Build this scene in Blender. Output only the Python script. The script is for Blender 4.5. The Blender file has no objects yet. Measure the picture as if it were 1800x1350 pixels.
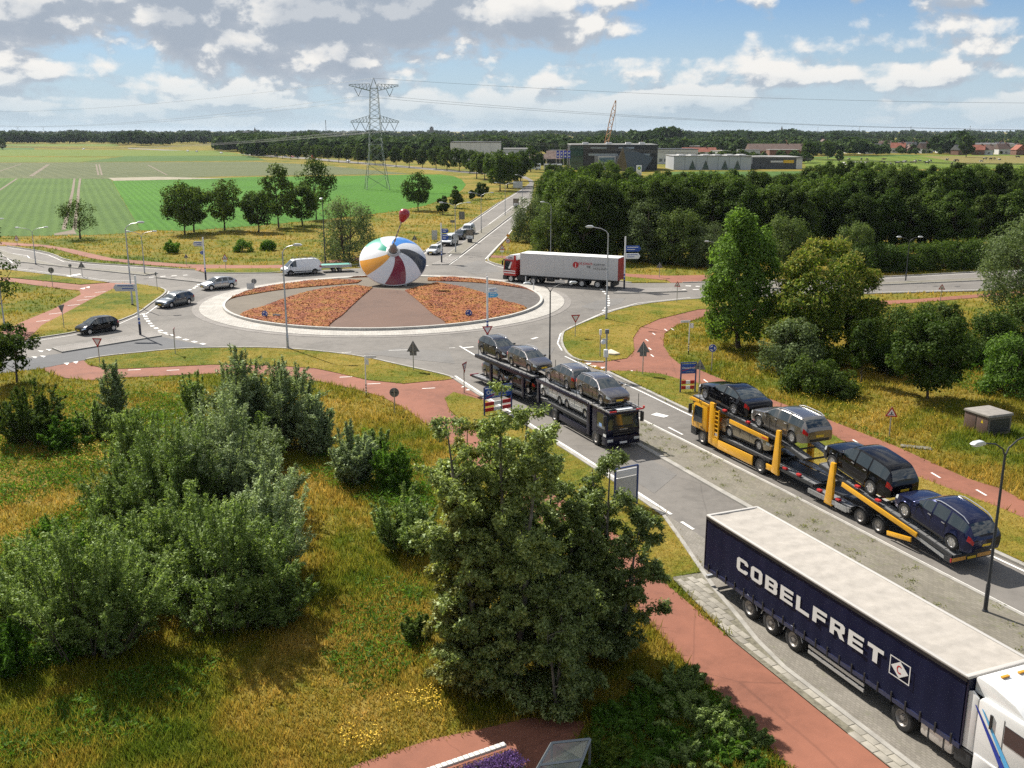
import bpy, bmesh, math, random
import numpy as np
from mathutils import Vector, Matrix, Euler

# ------------------------------------------------------------------ camera, sky, sun, exposure
SC = bpy.context.scene
COL = SC.collection
R = math.radians
F_PX, HORIZON, CAM_H = 1750.0, 229.0, 19.6      # focal length and horizon of the 1800 px wide photograph, eye height in metres
PITCH = math.atan((675 - HORIZON) / F_PX)
cam_data = bpy.data.cameras.new('camera')
cam_data.sensor_width = 36.0
cam_data.lens = 36.0 * F_PX / 1800.0
cam_data.clip_start = 0.5
cam_data.clip_end = 40000
cam = bpy.data.objects.new('camera', cam_data)
COL.objects.link(cam)
cam.location = (0, 0, CAM_H)
cam.rotation_euler = (math.pi / 2 - PITCH, 0, 0)
SC.camera = cam

SUN_EL, SUN_AZ = 46.0, 39.0        # degrees; the sun stands ahead and to the left: azimuth west of +Y
SUN_DIR = Vector((-math.sin(R(SUN_AZ)) * math.cos(R(SUN_EL)), math.cos(R(SUN_AZ)) * math.cos(R(SUN_EL)), math.sin(R(SUN_EL))))
sun_data = bpy.data.lights.new('sun', 'SUN')
sun_data.energy = 5.0
sun_data.angle = R(0.53)
sun_data.color = (1.0, 0.945, 0.86)
sun = bpy.data.objects.new('sun', sun_data)
COL.objects.link(sun)
sun.location = (-60, 60, 90)
sun.rotation_euler = SUN_DIR.to_track_quat('Z', 'Y').to_euler()

SC.view_settings.view_transform = 'Standard'
SC.view_settings.look = 'None'
SC.view_settings.exposure = 0.72
SC.view_settings.gamma = 1.0
SC.view_settings.use_curve_mapping = False
SC.cycles.use_denoising = False      # the sample count is enough; smoothing would smear the leaves
SC.cycles.max_bounces = 6
SC.cycles.diffuse_bounces = 2
SC.cycles.glossy_bounces = 3
SC.cycles.transmission_bounces = 4
SC.cycles.transparent_max_bounces = 6
SC.cycles.volume_bounces = 0
SC.cycles.sample_clamp_indirect = 6.0
SC.cycles.use_fast_gi = False

class NT:
  """a small wrapper that makes shader node graphs short to write"""
  def __init__(self, tree):
    self.t = tree
    self.n = tree.nodes
    self.l = tree.links

  def node(self, typ, **kw):
    nd = self.n.new(typ)
    for k, v in kw.items():
      setattr(nd, k, v)
    return nd

  def put(self, sock, val):
    if hasattr(val, 'is_output'):
      self.l.new(val, sock)
    elif val is not None:
      if hasattr(sock.default_value, '__len__') and not hasattr(val, '__len__'):
        val = [val] * len(sock.default_value)
      elif hasattr(sock.default_value, '__len__') and len(val) == 3 and len(sock.default_value) == 4:
        val = (*val, 1)
      sock.default_value = val

  def math(self, op, a, b=None, c=None, clamp=False):
    nd = self.node('ShaderNodeMath', operation=op, use_clamp=clamp)
    for i, x in enumerate((a, b, c)):
      if x is not None:
        self.put(nd.inputs[i], x)
    return nd.outputs[0]

  def vmath(self, op, a, b=None, scale=None):
    nd = self.node('ShaderNodeVectorMath', operation=op)
    self.put(nd.inputs[0], a)
    if b is not None:
      self.put(nd.inputs[1], b)
    if scale is not None:
      self.put(nd.inputs['Scale'], scale)
    return nd.outputs['Value'] if op in ('LENGTH', 'DOT_PRODUCT', 'DISTANCE') else nd.outputs[0]

  def noise(self, vec, scale, detail=3, rough=0.55, dist=0.0, dim='3D', lac=2.0):
    nd = self.node('ShaderNodeTexNoise', noise_dimensions=dim)
    if vec is not None:
      self.put(nd.inputs['Vector'], vec)
    self.put(nd.inputs['Scale'], scale)
    self.put(nd.inputs['Detail'], detail)
    self.put(nd.inputs['Roughness'], rough)
    self.put(nd.inputs['Distortion'], dist)
    self.put(nd.inputs['Lacunarity'], lac)
    return nd.outputs['Fac']

  def ramp(self, fac, stops, interp='LINEAR'):
    nd = self.node('ShaderNodeValToRGB')
    nd.color_ramp.interpolation = interp
    e = nd.color_ramp.elements
    while len(e) < len(stops):
      e.new(0.5)
    for i, (p, c) in enumerate(stops):
      e[i].position = p
      e[i].color = (*c, 1) if hasattr(c, '__len__') else (c, c, c, 1)
    self.put(nd.inputs[0], fac)
    return nd.outputs[0]

  def mix(self, fac, a, b, typ='MIX'):
    nd = self.node('ShaderNodeMix', data_type='RGBA', blend_type=typ)
    self.put(nd.inputs[0], fac)
    self.put(nd.inputs[6], a)
    self.put(nd.inputs[7], b)
    return nd.outputs[2]

  def maprange(self, v, a, b, c=0.0, d=1.0, smooth=True):
    nd = self.node('ShaderNodeMapRange', interpolation_type='SMOOTHSTEP' if smooth else 'LINEAR')
    for i, x in enumerate((v, a, b, c, d)):
      self.put(nd.inputs[i], x)
    return nd.outputs[0]

def build_world():
  w = bpy.data.worlds.new('World')
  SC.world = w
  w.use_nodes = True
  w.node_tree.nodes.clear()
  t = NT(w.node_tree)
  out = t.node('ShaderNodeOutputWorld')
  bg = t.node('ShaderNodeBackground')
  sky = t.node('ShaderNodeTexSky', sky_type='NISHITA')
  sky.sun_disc = False
  sky.sun_elevation = R(SUN_EL)
  sky.sun_rotation = R(-SUN_AZ)
  sky.air_density = 1.0
  sky.dust_density = 0.25
  sky.ozone_density = 1.6
  co = t.node('ShaderNodeTexCoord').outputs['Generated']
  sep = t.node('ShaderNodeSeparateXYZ')
  t.put(sep.inputs[0], co)
  x, y, z = sep.outputs
  zc = t.math('MAXIMUM', z, 0.0)
  den = t.math('ADD', zc, 0.13)

  def cloud_density(dx, dz):
    # cumulus seen from the side: a broad field in perspective, broken up by billows
    zz = t.math('ADD', zc, dz)
    dd = t.math('ADD', zz, 0.10)
    xx = t.math('ADD', x, dx)
    comb = t.node('ShaderNodeCombineXYZ')
    t.put(comb.inputs[0], t.math('DIVIDE', xx, dd))
    t.put(comb.inputs[1], t.math('DIVIDE', t.math('MULTIPLY', y, 0.8), dd))
    broad = t.noise(t.vmath('ADD', comb.outputs[0], (7.7, 5.2, 0.0)), 0.52, 3, 0.5, dim='2D')
    c2 = t.node('ShaderNodeCombineXYZ')
    t.put(c2.inputs[0], xx)
    t.put(c2.inputs[1], y)
    t.put(c2.inputs[2], t.math('MULTIPLY', zz, 1.5))
    bil = t.noise(c2.outputs[0], 12.0, 8, 0.565, 0.15)
    s = t.math('ADD', t.math('MULTIPLY', broad, 0.75), t.math('MULTIPLY', bil, 0.74))
    return s

  d0 = cloud_density(0.0, 0.0)
  d1 = cloud_density(-0.006, 0.012)
  thr = t.math('ADD', 0.66, t.math('MULTIPLY', x, 0.10))
  cover = t.maprange(d0, thr, t.math('ADD', thr, 0.095))
  # sunlit towards the upper left, grey where there is more cloud between the point and the sun
  lit = t.maprange(t.math('SUBTRACT', d0, d1), -0.03, 0.035)
  thick = t.maprange(d1, t.math('ADD', thr, 0.07), t.math('ADD', thr, 0.24))
  shade = t.math('MULTIPLY', t.math('ADD', t.math('MULTIPLY', lit, 0.75), 0.25), t.math('SUBTRACT', 1.0, t.math('MULTIPLY', thick, 0.62)))
  cl = t.ramp(shade, [(0.0, (4.1, 4.9, 6.0)), (0.25, (5.9, 6.5, 7.3)), (0.55, (8.4, 8.7, 9.0)), (0.8, (9.9, 9.9, 9.8)), (1.0, (11.2, 11.0, 10.6))])
  veil = t.maprange(zc, 0.0, 0.15, 0.88, 0.06)
  skyb = t.mix(1.0, sky.outputs[0], (0.60, 0.84, 1.18), 'MULTIPLY')
  skyc = t.mix(veil, skyb, (6.7, 8.2, 9.4))
  fade = t.maprange(zc, 0.0, 0.06, 0.15, 1.0)
  col = t.mix(t.math('MULTIPLY', cover, fade), skyc, cl)
  t.put(bg.inputs[0], col)
  bg.inputs[1].default_value = 0.05
  t.l.new(bg.outputs[0], out.inputs[0])

build_world()

# ------------------------------------------------------------------ survey: photograph pixel -> point on a level plane
_cp, _sp = math.cos(PITCH), math.sin(PITCH)

def G(u, v, z=0.0):
  a, b = (u - 900) / F_PX, (675 - v) / F_PX
  d = (a, _cp + b * _sp, -_sp + b * _cp)
  k = (z - CAM_H) / d[2]
  return (d[0] * k, d[1] * k)

def HGT(u, vb, vt):
  """height of an upright thing whose foot is at row vb and whose top is at row vt"""
  x, y = G(u, vb)
  b = (675 - vt) / F_PX
  # row of a point (y, z): b = (y sp + (z-H) cp) / (y cp - (z-H) sp)
  q = (b * y * _cp - y * _sp) / (_cp + b * _sp)
  return q + CAM_H

def GP(pts, z=0.0):
  return [G(u, v, z) for u, v in pts]

# ------------------------------------------------------------------ mesh helpers
def link(name, me, parent=None):
  o = bpy.data.objects.new(name, me)
  COL.objects.link(o)
  if parent is not None:
    o.parent = parent
  return o

def tag(o, label=None, cat=None, group=None, kind=None):
  if label:
    o['label'] = label
  if cat:
    o['category'] = cat
  if group:
    o['group'] = group
  if kind:
    o['kind'] = kind
  return o

def thing(name, label, cat, loc=(0, 0, 0), rz=0.0, group=None, ry=0.0):
  o = bpy.data.objects.new(name, None)
  o.empty_display_size = 0.3
  COL.objects.link(o)
  o.location = loc if len(loc) == 3 else (*loc, 0)
  o.rotation_euler = (0, ry, rz)
  return tag(o, label, cat, group)

def dup(root, loc, rz=0.0, label=None, group=None, scale=None):
  def cp(o, par):
    c = o.copy()
    COL.objects.link(c)
    c.parent = par
    for ch in kids.get(o.name, ()):
      cp(ch, c)
    return c
  kids = {}
  stack = [root]
  while stack:
    o = stack.pop()
    kids[o.name] = list(o.children)
    stack += kids[o.name]
  r = cp(root, None)
  r.location = loc if len(loc) == 3 else (*loc, 0)
  r.rotation_euler = (0, 0, rz)
  if scale is not None:
    r.scale = scale if hasattr(scale, '__len__') else (scale, scale, scale)
  if label:
    r['label'] = label
  if group:
    r['group'] = group
  return r

def fast_mesh(name, verts, faces_n, mats, smooth=False):
  """verts (N,3) array, faces_n (M,k) array of indices: all faces with k corners"""
  me = bpy.data.meshes.new(name)
  verts = np.ascontiguousarray(verts, dtype=np.float32)
  faces_n = np.ascontiguousarray(faces_n, dtype=np.int32)
  m, k = faces_n.shape
  me.vertices.add(len(verts))
  me.vertices.foreach_set('co', verts.ravel())
  me.loops.add(m * k)
  me.loops.foreach_set('vertex_index', faces_n.ravel())
  me.polygons.add(m)
  me.polygons.foreach_set('loop_start', np.arange(0, m * k, k, dtype=np.int32))
  me.polygons.foreach_set('loop_total', np.full(m, k, dtype=np.int32))
  if smooth:
    me.polygons.foreach_set('use_smooth', np.ones(m, dtype=bool))
  for mt in (mats if isinstance(mats, (list, tuple)) else [mats]):
    me.materials.append(mt)
  me.update(calc_edges=True)
  return me

class MB:
  def __init__(self):
    self.v, self.f, self.m = [], [], []

  def add(self, vs, fs, mi=0):
    o = len(self.v)
    self.v += [tuple(p) for p in vs]
    self.f += [tuple(i + o for i in f) for f in fs]
    self.m += [mi] * len(fs)
    return self

  def box(self, c, s, mi=0, rz=0.0, ry=0.0, rx=0.0):
    hx, hy, hz = s[0] / 2, s[1] / 2, s[2] / 2
    vs = [Vector((a * hx, b * hy, d * hz)) for a in (-1, 1) for b in (-1, 1) for d in (-1, 1)]
    if rz or ry or rx:
      mt = Euler((rx, ry, rz)).to_matrix()
      vs = [mt @ p for p in vs]
    vs = [(p.x + c[0], p.y + c[1], p.z + c[2]) for p in vs]
    return self.add(vs, [(0, 1, 3, 2), (4, 6, 7, 5), (0, 4, 5, 1), (2, 3, 7, 6), (0, 2, 6, 4), (1, 5, 7, 3)], mi)

  def ex(self, x0, x1, y0, y1, z0, z1, mi=0):
    return self.box(((x0 + x1) / 2, (y0 + y1) / 2, (z0 + z1) / 2), (abs(x1 - x0), abs(y1 - y0), abs(z1 - z0)), mi)

  def tube(self, pts, r, n=6, mi=0, cap=True):
    pts = [Vector(p) for p in pts]
    rs = r if hasattr(r, '__len__') else [r] * len(pts)
    vs, fs = [], []
    for i, p in enumerate(pts):
      d = (pts[min(i + 1, len(pts) - 1)] - pts[max(i - 1, 0)]).normalized()
      a = d.cross(Vector((0, 0, 1)))
      if a.length < 1e-3:
        a = d.cross(Vector((1, 0, 0)))
      a.normalize()
      b = d.cross(a)
      for k in range(n):
        t = 2 * math.pi * k / n
        vs.append(p + (a * math.cos(t) + b * math.sin(t)) * rs[i])
    for i in range(len(pts) - 1):
      for k in range(n):
        q = (k + 1) % n
        fs.append((i * n + k, i * n + q, (i + 1) * n + q, (i + 1) * n + k))
    if cap:
      fs.append(tuple(range(n - 1, -1, -1)))
      fs.append(tuple((len(pts) - 1) * n + k for k in range(n)))
    return self.add(vs, fs, mi)

  def prism(self, poly, z0, z1, mi=0):
    """poly in xy, extruded in z"""
    n = len(poly)
    vs = [(p[0], p[1], z0) for p in poly] + [(p[0], p[1], z1) for p in poly]
    fs = [tuple(range(n - 1, -1, -1)), tuple(range(n, 2 * n))] + [(i, (i + 1) % n, n + (i + 1) % n, n + i) for i in range(n)]
    return self.add(vs, fs, mi)

  def slab(self, poly, y0, y1, mi=0):
    """poly in xz (counter-clockwise seen from -y), extruded in y"""
    n = len(poly)
    vs = [(p[0], y0, p[1]) for p in poly] + [(p[0], y1, p[1]) for p in poly]
    fs = [tuple(range(n)), tuple(range(2 * n - 1, n - 1, -1))] + [((i + 1) % n, i, n + i, n + (i + 1) % n) for i in range(n)]
    return self.add(vs, fs, mi)

  def lathe(self, prof, n=16, mi=0, axis='z', c=(0, 0, 0), cap=True):
    """prof: (radius, height) pairs"""
    vs, fs = [], []
    for r, h in prof:
      for k in range(n):
        t = 2 * math.pi * k / n
        p = (r * math.cos(t), r * math.sin(t), h)
        if axis == 'y':
          p = (p[0], p[2], p[1])
        elif axis == 'x':
          p = (p[2], p[0], p[1])
        vs.append((p[0] + c[0], p[1] + c[1], p[2] + c[2]))
    for i in range(len(prof) - 1):
      for k in range(n):
        q = (k + 1) % n
        fs.append((i * n + k, i * n + q, (i + 1) * n + q, (i + 1) * n + k))
    if cap and prof[0][0] > 1e-5:
      fs.append(tuple(range(n - 1, -1, -1)))
    if cap and prof[-1][0] > 1e-5:
      fs.append(tuple((len(prof) - 1) * n + k for k in range(n)))
    return self.add(vs, fs, mi)

  def mesh(self, name, mats, smooth=None, bevel=0.0, merge=False):
    me = bpy.data.meshes.new(name)
    me.from_pydata(self.v, [], self.f)
    if len(set(self.m)) > 1:
      me.polygons.foreach_set('material_index', self.m)
    for mt in (mats if isinstance(mats, (list, tuple)) else [mats]):
      me.materials.append(mt)
    bm = bmesh.new()
    bm.from_mesh(me)
    if merge:
      bmesh.ops.remove_doubles(bm, verts=bm.verts, dist=1e-4)
    bmesh.ops.recalc_face_normals(bm, faces=bm.faces)
    if bevel:
      es = [e for e in bm.edges if e.is_manifold and e.calc_face_angle(0) > 0.5]
      bmesh.ops.bevel(bm, geom=es, offset=bevel, segments=2, affect='EDGES', profile=0.6, clamp_overlap=True)
    bm.to_mesh(me)
    bm.free()
    if smooth is not None or bevel:
      me.polygons.foreach_set('use_smooth', [True] * len(me.polygons))
      me.set_sharp_from_angle(angle=R(smooth or 40))
    me.update()
    return me

  def build(self, name, mats, parent=None, smooth=None, bevel=0.0, merge=False):
    return link(name, self.mesh(name, mats, smooth, bevel, merge), parent)

def text_mesh(s, size, mat, bold=0.0, xs=1.0, shear=0.0):
  cu = bpy.data.curves.new('lettering', 'FONT')
  cu.body = s
  cu.size = size
  cu.offset = bold * size
  cu.resolution_u = 3
  cu.align_x = 'CENTER'
  cu.align_y = 'CENTER'
  cu.shear = shear
  cu.extrude = 0.002
  o = bpy.data.objects.new('tmp', cu)
  COL.objects.link(o)
  dg = bpy.context.evaluated_depsgraph_get()
  me = bpy.data.meshes.new_from_object(o.evaluated_get(dg))
  bpy.data.objects.remove(o)
  bpy.data.curves.remove(cu)
  me.transform(Matrix.Diagonal((xs, 1, 1, 1)))
  me.materials.clear()
  me.materials.append(mat)
  me.name = 'lettering'
  return me

# ------------------------------------------------------------------ materials
MATS = {}

def mat(name, col=(0.5, 0.5, 0.5), rough=0.6, metal=0.0, spec=0.5, coat=0.0, noise=0.0, nscale=3.0, bump=0.0, bscale=30.0, alpha=None):
  if name in MATS:
    return MATS[name]
  m = bpy.data.materials.new(name)
  m.use_nodes = True
  t = NT(m.node_tree)
  b = m.node_tree.nodes['Principled BSDF']
  b.inputs['Roughness'].default_value = rough
  b.inputs['Metallic'].default_value = metal
  b.inputs['Specular IOR Level'].default_value = spec
  b.inputs['Coat Weight'].default_value = coat
  b.inputs['Coat Roughness'].default_value = 0.06
  if noise:
    geo = t.node('ShaderNodeNewGeometry').outputs['Position']
    f = t.noise(geo, nscale, 5, 0.6)
    lo = tuple(c * (1 - noise) for c in col)
    hi = tuple(min(1, c * (1 + noise)) for c in col)
    t.put(b.inputs['Base Color'], t.ramp(f, [(0.3, lo), (0.7, hi)]))
    t.put(b.inputs['Roughness'], t.maprange(f, 0.3, 0.7, min(1, rough + 0.12), max(0.05, rough - 0.08), False))
  else:
    b.inputs['Base Color'].default_value = (*col, 1)
  if bump:
    geo = t.node('ShaderNodeNewGeometry').outputs['Position']
    bp = t.node('ShaderNodeBump')
    bp.inputs['Strength'].default_value = bump
    bp.inputs['Distance'].default_value = 0.02
    t.put(bp.inputs['Height'], t.noise(geo, bscale, 3, 0.6))
    t.l.new(bp.outputs[0], b.inputs['Normal'])
  MATS[name] = m
  return m

def grass_colour(t, pos):
  """dry summer grass over damp green: one field of colour shared by the ground and the blades that grow on it"""
  a = t.noise(pos, 0.06, 3, 0.6, 0.8)
  b = t.noise(pos, 0.32, 4, 0.65, 0.4)
  c = t.noise(pos, 2.2, 3, 0.65)
  f = t.math('ADD', t.math('MULTIPLY', a, 0.50), t.math('ADD', t.math('MULTIPLY', b, 0.36), t.math('MULTIPLY', c, 0.20)))
  return t.ramp(f, [(0.36, (0.045, 0.08, 0.010)), (0.43, (0.085, 0.118, 0.015)), (0.49, (0.14, 0.148, 0.021)),
           (0.55, (0.21, 0.172, 0.032)), (0.63, (0.275, 0.205, 0.050)), (0.74, (0.34, 0.265, 0.10))])

def ground_mat(name, tint=(1, 1, 1), mixer=0.0):
  if name in MATS:
    return MATS[name]
  m = bpy.data.materials.new(name)
  m.use_nodes = True
  t = NT(m.node_tree)
  b = m.node_tree.nodes['Principled BSDF']
  b.inputs['Roughness'].default_value = 0.95
  b.inputs['Specular IOR Level'].default_value = 0.1
  pos = t.node('ShaderNodeNewGeometry').outputs['Position']
  c = grass_colour(t, pos)
  d = t.noise(pos, 6.0, 4, 0.7)
  c = t.mix(1.0, c, t.ramp(d, [(0.25, (0.55, 0.55, 0.5)), (0.75, (1.25, 1.2, 1.15))]), 'MULTIPLY')
  if mixer:
    c = t.mix(mixer, c, tint)
  else:
    c = t.mix(1.0, c, tint, 'MULTIPLY')
  t.put(b.inputs['Base Color'], c)
  bp = t.node('ShaderNodeBump')
  bp.inputs['Strength'].default_value = 0.9
  bp.inputs['Distance'].default_value = 0.12
  t.put(bp.inputs['Height'], t.noise(pos, 5.0, 5, 0.75))
  t.l.new(bp.outputs[0], b.inputs['Normal'])
  MATS[name] = m
  return m

def field_mat(name, c0, c1, ang, row=1.6, rowamt=0.35, bump=0.5):
  """a crop in rows: colour bands along the drill direction and patchy growth"""
  m = bpy.data.materials.new(name)
  m.use_nodes = True
  t = NT(m.node_tree)
  b = m.node_tree.nodes['Principled BSDF']
  b.inputs['Roughness'].default_value = 0.9
  b.inputs['Specular IOR Level'].default_value = 0.15
  pos = t.node('ShaderNodeNewGeometry').outputs['Position']
  mp = t.node('ShaderNodeMapping')
  mp.inputs['Rotation'].default_value = (0, 0, ang)
  t.put(mp.inputs['Vector'], pos)
  wv = t.node('ShaderNodeTexWave')
  wv.inputs['Scale'].default_value = 0.314 / row
  wv.inputs['Distortion'].default_value = 2.0
  wv.inputs['Detail'].default_value = 2
  wv.inputs['Detail Scale'].default_value = 1.5
  t.l.new(mp.outputs[0], wv.inputs['Vector'])
  big = t.noise(pos, 0.02, 4, 0.6)
  mid = t.noise(pos, 0.5, 4, 0.7)
  f = t.math('ADD', t.math('MULTIPLY', wv.outputs['Fac'], rowamt), t.math('ADD', t.math('MULTIPLY', big, 0.5), t.math('MULTIPLY', mid, 0.45)))
  t.put(b.inputs['Base Color'], t.ramp(f, [(0.35, c0), (0.85, c1)]))
  bp = t.node('ShaderNodeBump')
  bp.inputs['Strength'].default_value = bump
  bp.inputs['Distance'].default_value = 0.15
  t.put(bp.inputs['Height'], t.math('ADD', wv.outputs['Fac'], t.noise(pos, 3.0, 4, 0.7)))
  t.l.new(bp.outputs[0], b.inputs['Normal'])
  MATS[name] = m
  return m

def road_mat(name, c, wear=0.16, patch=0.1):
  m = bpy.data.materials.new(name)
  m.use_nodes = True
  t = NT(m.node_tree)
  b = m.node_tree.nodes['Principled BSDF']
  b.inputs['Roughness'].default_value = 0.85
  b.inputs['Specular IOR Level'].default_value = 0.35
  pos = t.node('ShaderNodeNewGeometry').outputs['Position']
  a = t.noise(pos, 0.12, 4, 0.6, 0.8)
  d = t.noise(pos, 1.3, 4, 0.65, 0.4)
  e = t.noise(pos, 40.0, 2, 0.7)
  f = t.math('ADD', t.math('MULTIPLY', a, 0.5), t.math('ADD', t.math('MULTIPLY', d, 0.3), t.math('MULTIPLY', e, 0.2)))
  lo = tuple(x * (1 - wear - patch) for x in c)
  hi = tuple(x * (1 + wear) for x in c)
  colr = t.ramp(f, [(0.36, lo), (0.5, c), (0.64, hi)])
  # sealed cracks and joints
  vo = t.node('ShaderNodeTexVoronoi', feature='DISTANCE_TO_EDGE')
  vo.inputs['Scale'].default_value = 0.11
  t.put(vo.inputs['Vector'], t.vmath('ADD', pos, t.vmath('SCALE', t.node('ShaderNodeTexNoise').outputs['Color'], scale=1.0)))
  cr = t.maprange(vo.outputs['Distance'], 0.0, 0.006, 0.8, 1.0)
  colr = t.mix(1.0, colr, cr, 'MULTIPLY')
  t.put(b.inputs['Base Color'], colr)
  bp = t.node('ShaderNodeBump')
  bp.inputs['Strength'].default_value = 0.25
  bp.inputs['Distance'].default_value = 0.01
  t.put(bp.inputs['Height'], e)
  t.l.new(bp.outputs[0], b.inputs['Normal'])
  MATS[name] = m
  return m

def paver_mat(name, c, mortar, ang=0.0, bw=0.42, bh=0.21, weeds=0.0):
  m = bpy.data.materials.new(name)
  m.use_nodes = True
  t = NT(m.node_tree)
  b = m.node_tree.nodes['Principled BSDF']
  b.inputs['Roughness'].default_value = 0.85
  pos = t.node('ShaderNodeNewGeometry').outputs['Position']
  mp = t.node('ShaderNodeMapping')
  mp.inputs['Rotation'].default_value = (0, 0, ang)
  t.put(mp.inputs['Vector'], pos)
  br = t.node('ShaderNodeTexBrick')
  br.inputs['Scale'].default_value = 1.0
  br.inputs['Brick Width'].default_value = bw
  br.inputs['Row Height'].default_value = bh
  br.inputs['Mortar Size'].default_value = 0.013
  br.inputs['Color1'].default_value = (*[x * 0.86 for x in c], 1)
  br.inputs['Color2'].default_value = (*[x * 1.12 for x in c], 1)
  br.inputs['Mortar'].default_value = (*mortar, 1)
  t.l.new(mp.outputs[0], br.inputs['Vector'])
  n1 = t.noise(pos, 0.5, 4, 0.65)
  colr = t.mix(1.0, br.outputs['Color'], t.ramp(n1, [(0.3, (0.8, 0.79, 0.77)), (0.7, (1.1, 1.1, 1.1))]), 'MULTIPLY')
  if weeds:
    n2 = t.noise(pos, 1.1, 6, 0.75)
    n3 = t.noise(pos, 9.0, 3, 0.7)
    wf = t.math('MULTIPLY', t.maprange(n2, 0.52, 0.66), t.maprange(n3, 0.45, 0.6))
    colr = t.mix(t.math('MULTIPLY', wf, weeds), colr, (0.10, 0.125, 0.02))
  t.put(b.inputs['Base Color'], colr)
  bp = t.node('ShaderNodeBump')
  bp.inputs['Strength'].default_value = 0.5
  bp.inputs['Distance'].default_value = 0.012
  bp.invert = True
  t.put(bp.inputs['Height'], br.outputs['Fac'])
  t.l.new(bp.outputs[0], b.inputs['Normal'])
  MATS[name] = m
  return m

def leaf_mat(name, c, c2, trans=0.34, gloss=0.25):
  """leaves: every face takes its own shade, and light passes through"""
  m = bpy.data.materials.new(name)
  m.use_nodes = True
  t = NT(m.node_tree)
  m.node_tree.nodes.remove(m.node_tree.nodes['Principled BSDF'])
  out = m.node_tree.nodes['Material Output']
  geo = t.node('ShaderNodeNewGeometry')
  obi = t.node('ShaderNodeObjectInfo')
  n = t.noise(geo.outputs['Position'], 0.45, 3, 0.6)
  f = t.math('ADD', t.math('MULTIPLY', geo.outputs['Random Per Island'], 0.55), t.math('ADD', t.math('MULTIPLY', n, 0.55), t.math('MULTIPLY', obi.outputs['Random'], 0.30)))
  col = t.ramp(f, [(0.28, tuple(x * 0.6 for x in c)), (0.62, c), (0.98, tuple(x * 1.1 for x in c2))])
  df = t.node('ShaderNodeBsdfDiffuse')
  t.put(df.inputs[0], col)
  tr = t.node('ShaderNodeBsdfTranslucent')
  t.put(tr.inputs[0], t.mix(1.0, col, (1.25, 1.35, 0.7), 'MULTIPLY'))
  gl = t.node('ShaderNodeBsdfGlossy')
  gl.inputs['Roughness'].default_value = 0.5
  gl.inputs[0].default_value = (0.5, 0.6, 0.4, 1)
  m1 = t.node('ShaderNodeMixShader')
  m1.inputs[0].default_value = trans
  t.l.new(df.outputs[0], m1.inputs[1])
  t.l.new(tr.outputs[0], m1.inputs[2])
  m2 = t.node('ShaderNodeMixShader')
  m2.inputs[0].default_value = 0.016 * gloss / 0.25
  t.l.new(m1.outputs[0], m2.inputs[1])
  t.l.new(gl.outputs[0], m2.inputs[2])
  t.l.new(m2.outputs[0], out.inputs[0])
  MATS[name] = m
  return m

def blade_mat(name, tint=(1.5, 1.45, 1.3)):
  m = bpy.data.materials.new(name)
  m.use_nodes = True
  t = NT(m.node_tree)
  m.node_tree.nodes.remove(m.node_tree.nodes['Principled BSDF'])
  out = m.node_tree.nodes['Material Output']
  geo = t.node('ShaderNodeNewGeometry')
  c = grass_colour(t, geo.outputs['Position'])
  c = t.mix(1.0, c, tint, 'MULTIPLY')
  c = t.mix(1.0, c, t.ramp(geo.outputs['Random Per Island'], [(0.0, (0.6, 0.68, 0.6)), (0.6, (1.1, 1.08, 1.0)), (1.0, (1.7, 1.45, 1.25))]), 'MULTIPLY')
  df = t.node('ShaderNodeBsdfDiffuse')
  t.put(df.inputs[0], c)
  tr = t.node('ShaderNodeBsdfTranslucent')
  t.put(tr.inputs[0], c)
  mx = t.node('ShaderNodeMixShader')
  mx.inputs[0].default_value = 0.45
  t.l.new(df.outputs[0], mx.inputs[1])
  t.l.new(tr.outputs[0], mx.inputs[2])
  t.l.new(mx.outputs[0], out.inputs[0])
  MATS[name] = m
  return m

def glass_mat(name, col=(0.02, 0.03, 0.035), rough=0.04):
  return mat(name, col, rough, 0.0, 0.8, coat=0.6)

def clear_glass(name, tint=(0.85, 0.92, 0.92)):
  m = bpy.data.materials.new(name)
  m.use_nodes = True
  t = NT(m.node_tree)
  m.node_tree.nodes.remove(m.node_tree.nodes['Principled BSDF'])
  out = m.node_tree.nodes['Material Output']
  tp = t.node('ShaderNodeBsdfTransparent')
  t.put(tp.inputs[0], tint)
  gl = t.node('ShaderNodeBsdfGlossy')
  gl.inputs['Roughness'].default_value = 0.03
  fr = t.node('ShaderNodeFresnel')
  fr.inputs[0].default_value = 1.5
  mx = t.node('ShaderNodeMixShader')
  t.put(mx.inputs[0], t.math('ADD', fr.outputs[0], 0.06))
  t.l.new(tp.outputs[0], mx.inputs[1])
  t.l.new(gl.outputs[0], mx.inputs[2])
  t.l.new(mx.outputs[0], out.inputs[0])
  MATS[name] = m
  return m

ASPH = road_mat('asphalt_old', (0.16, 0.147, 0.131), 0.2, 0.14)
ASPHP = road_mat('asphalt_patch', (0.15, 0.142, 0.132), 0.16)
ASPH2 = road_mat('asphalt_new', (0.10, 0.102, 0.106), 0.1)
REDP = road_mat('asphalt_red', (0.225, 0.088, 0.054), 0.2, 0.14)
KERB = mat('kerb_concrete', (0.30, 0.285, 0.255), 0.85, noise=0.2, nscale=1.5)
PAINT = mat('road_paint', (0.72, 0.70, 0.66), 0.7, noise=0.18, nscale=4.0)
APRON = paver_mat('apron_pavers', (0.40, 0.38, 0.345), (0.27, 0.25, 0.22), 0.3, 0.3, 0.3)
BAND = paver_mat('grey_setts', (0.24, 0.22, 0.2), (0.15, 0.14, 0.13), 0.3, 0.22, 0.12)
MEDIAN = paver_mat('median_pavers', (0.18, 0.163, 0.13), (0.15, 0.137, 0.10), 1.18, 0.3, 0.15, 0.8)
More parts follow.
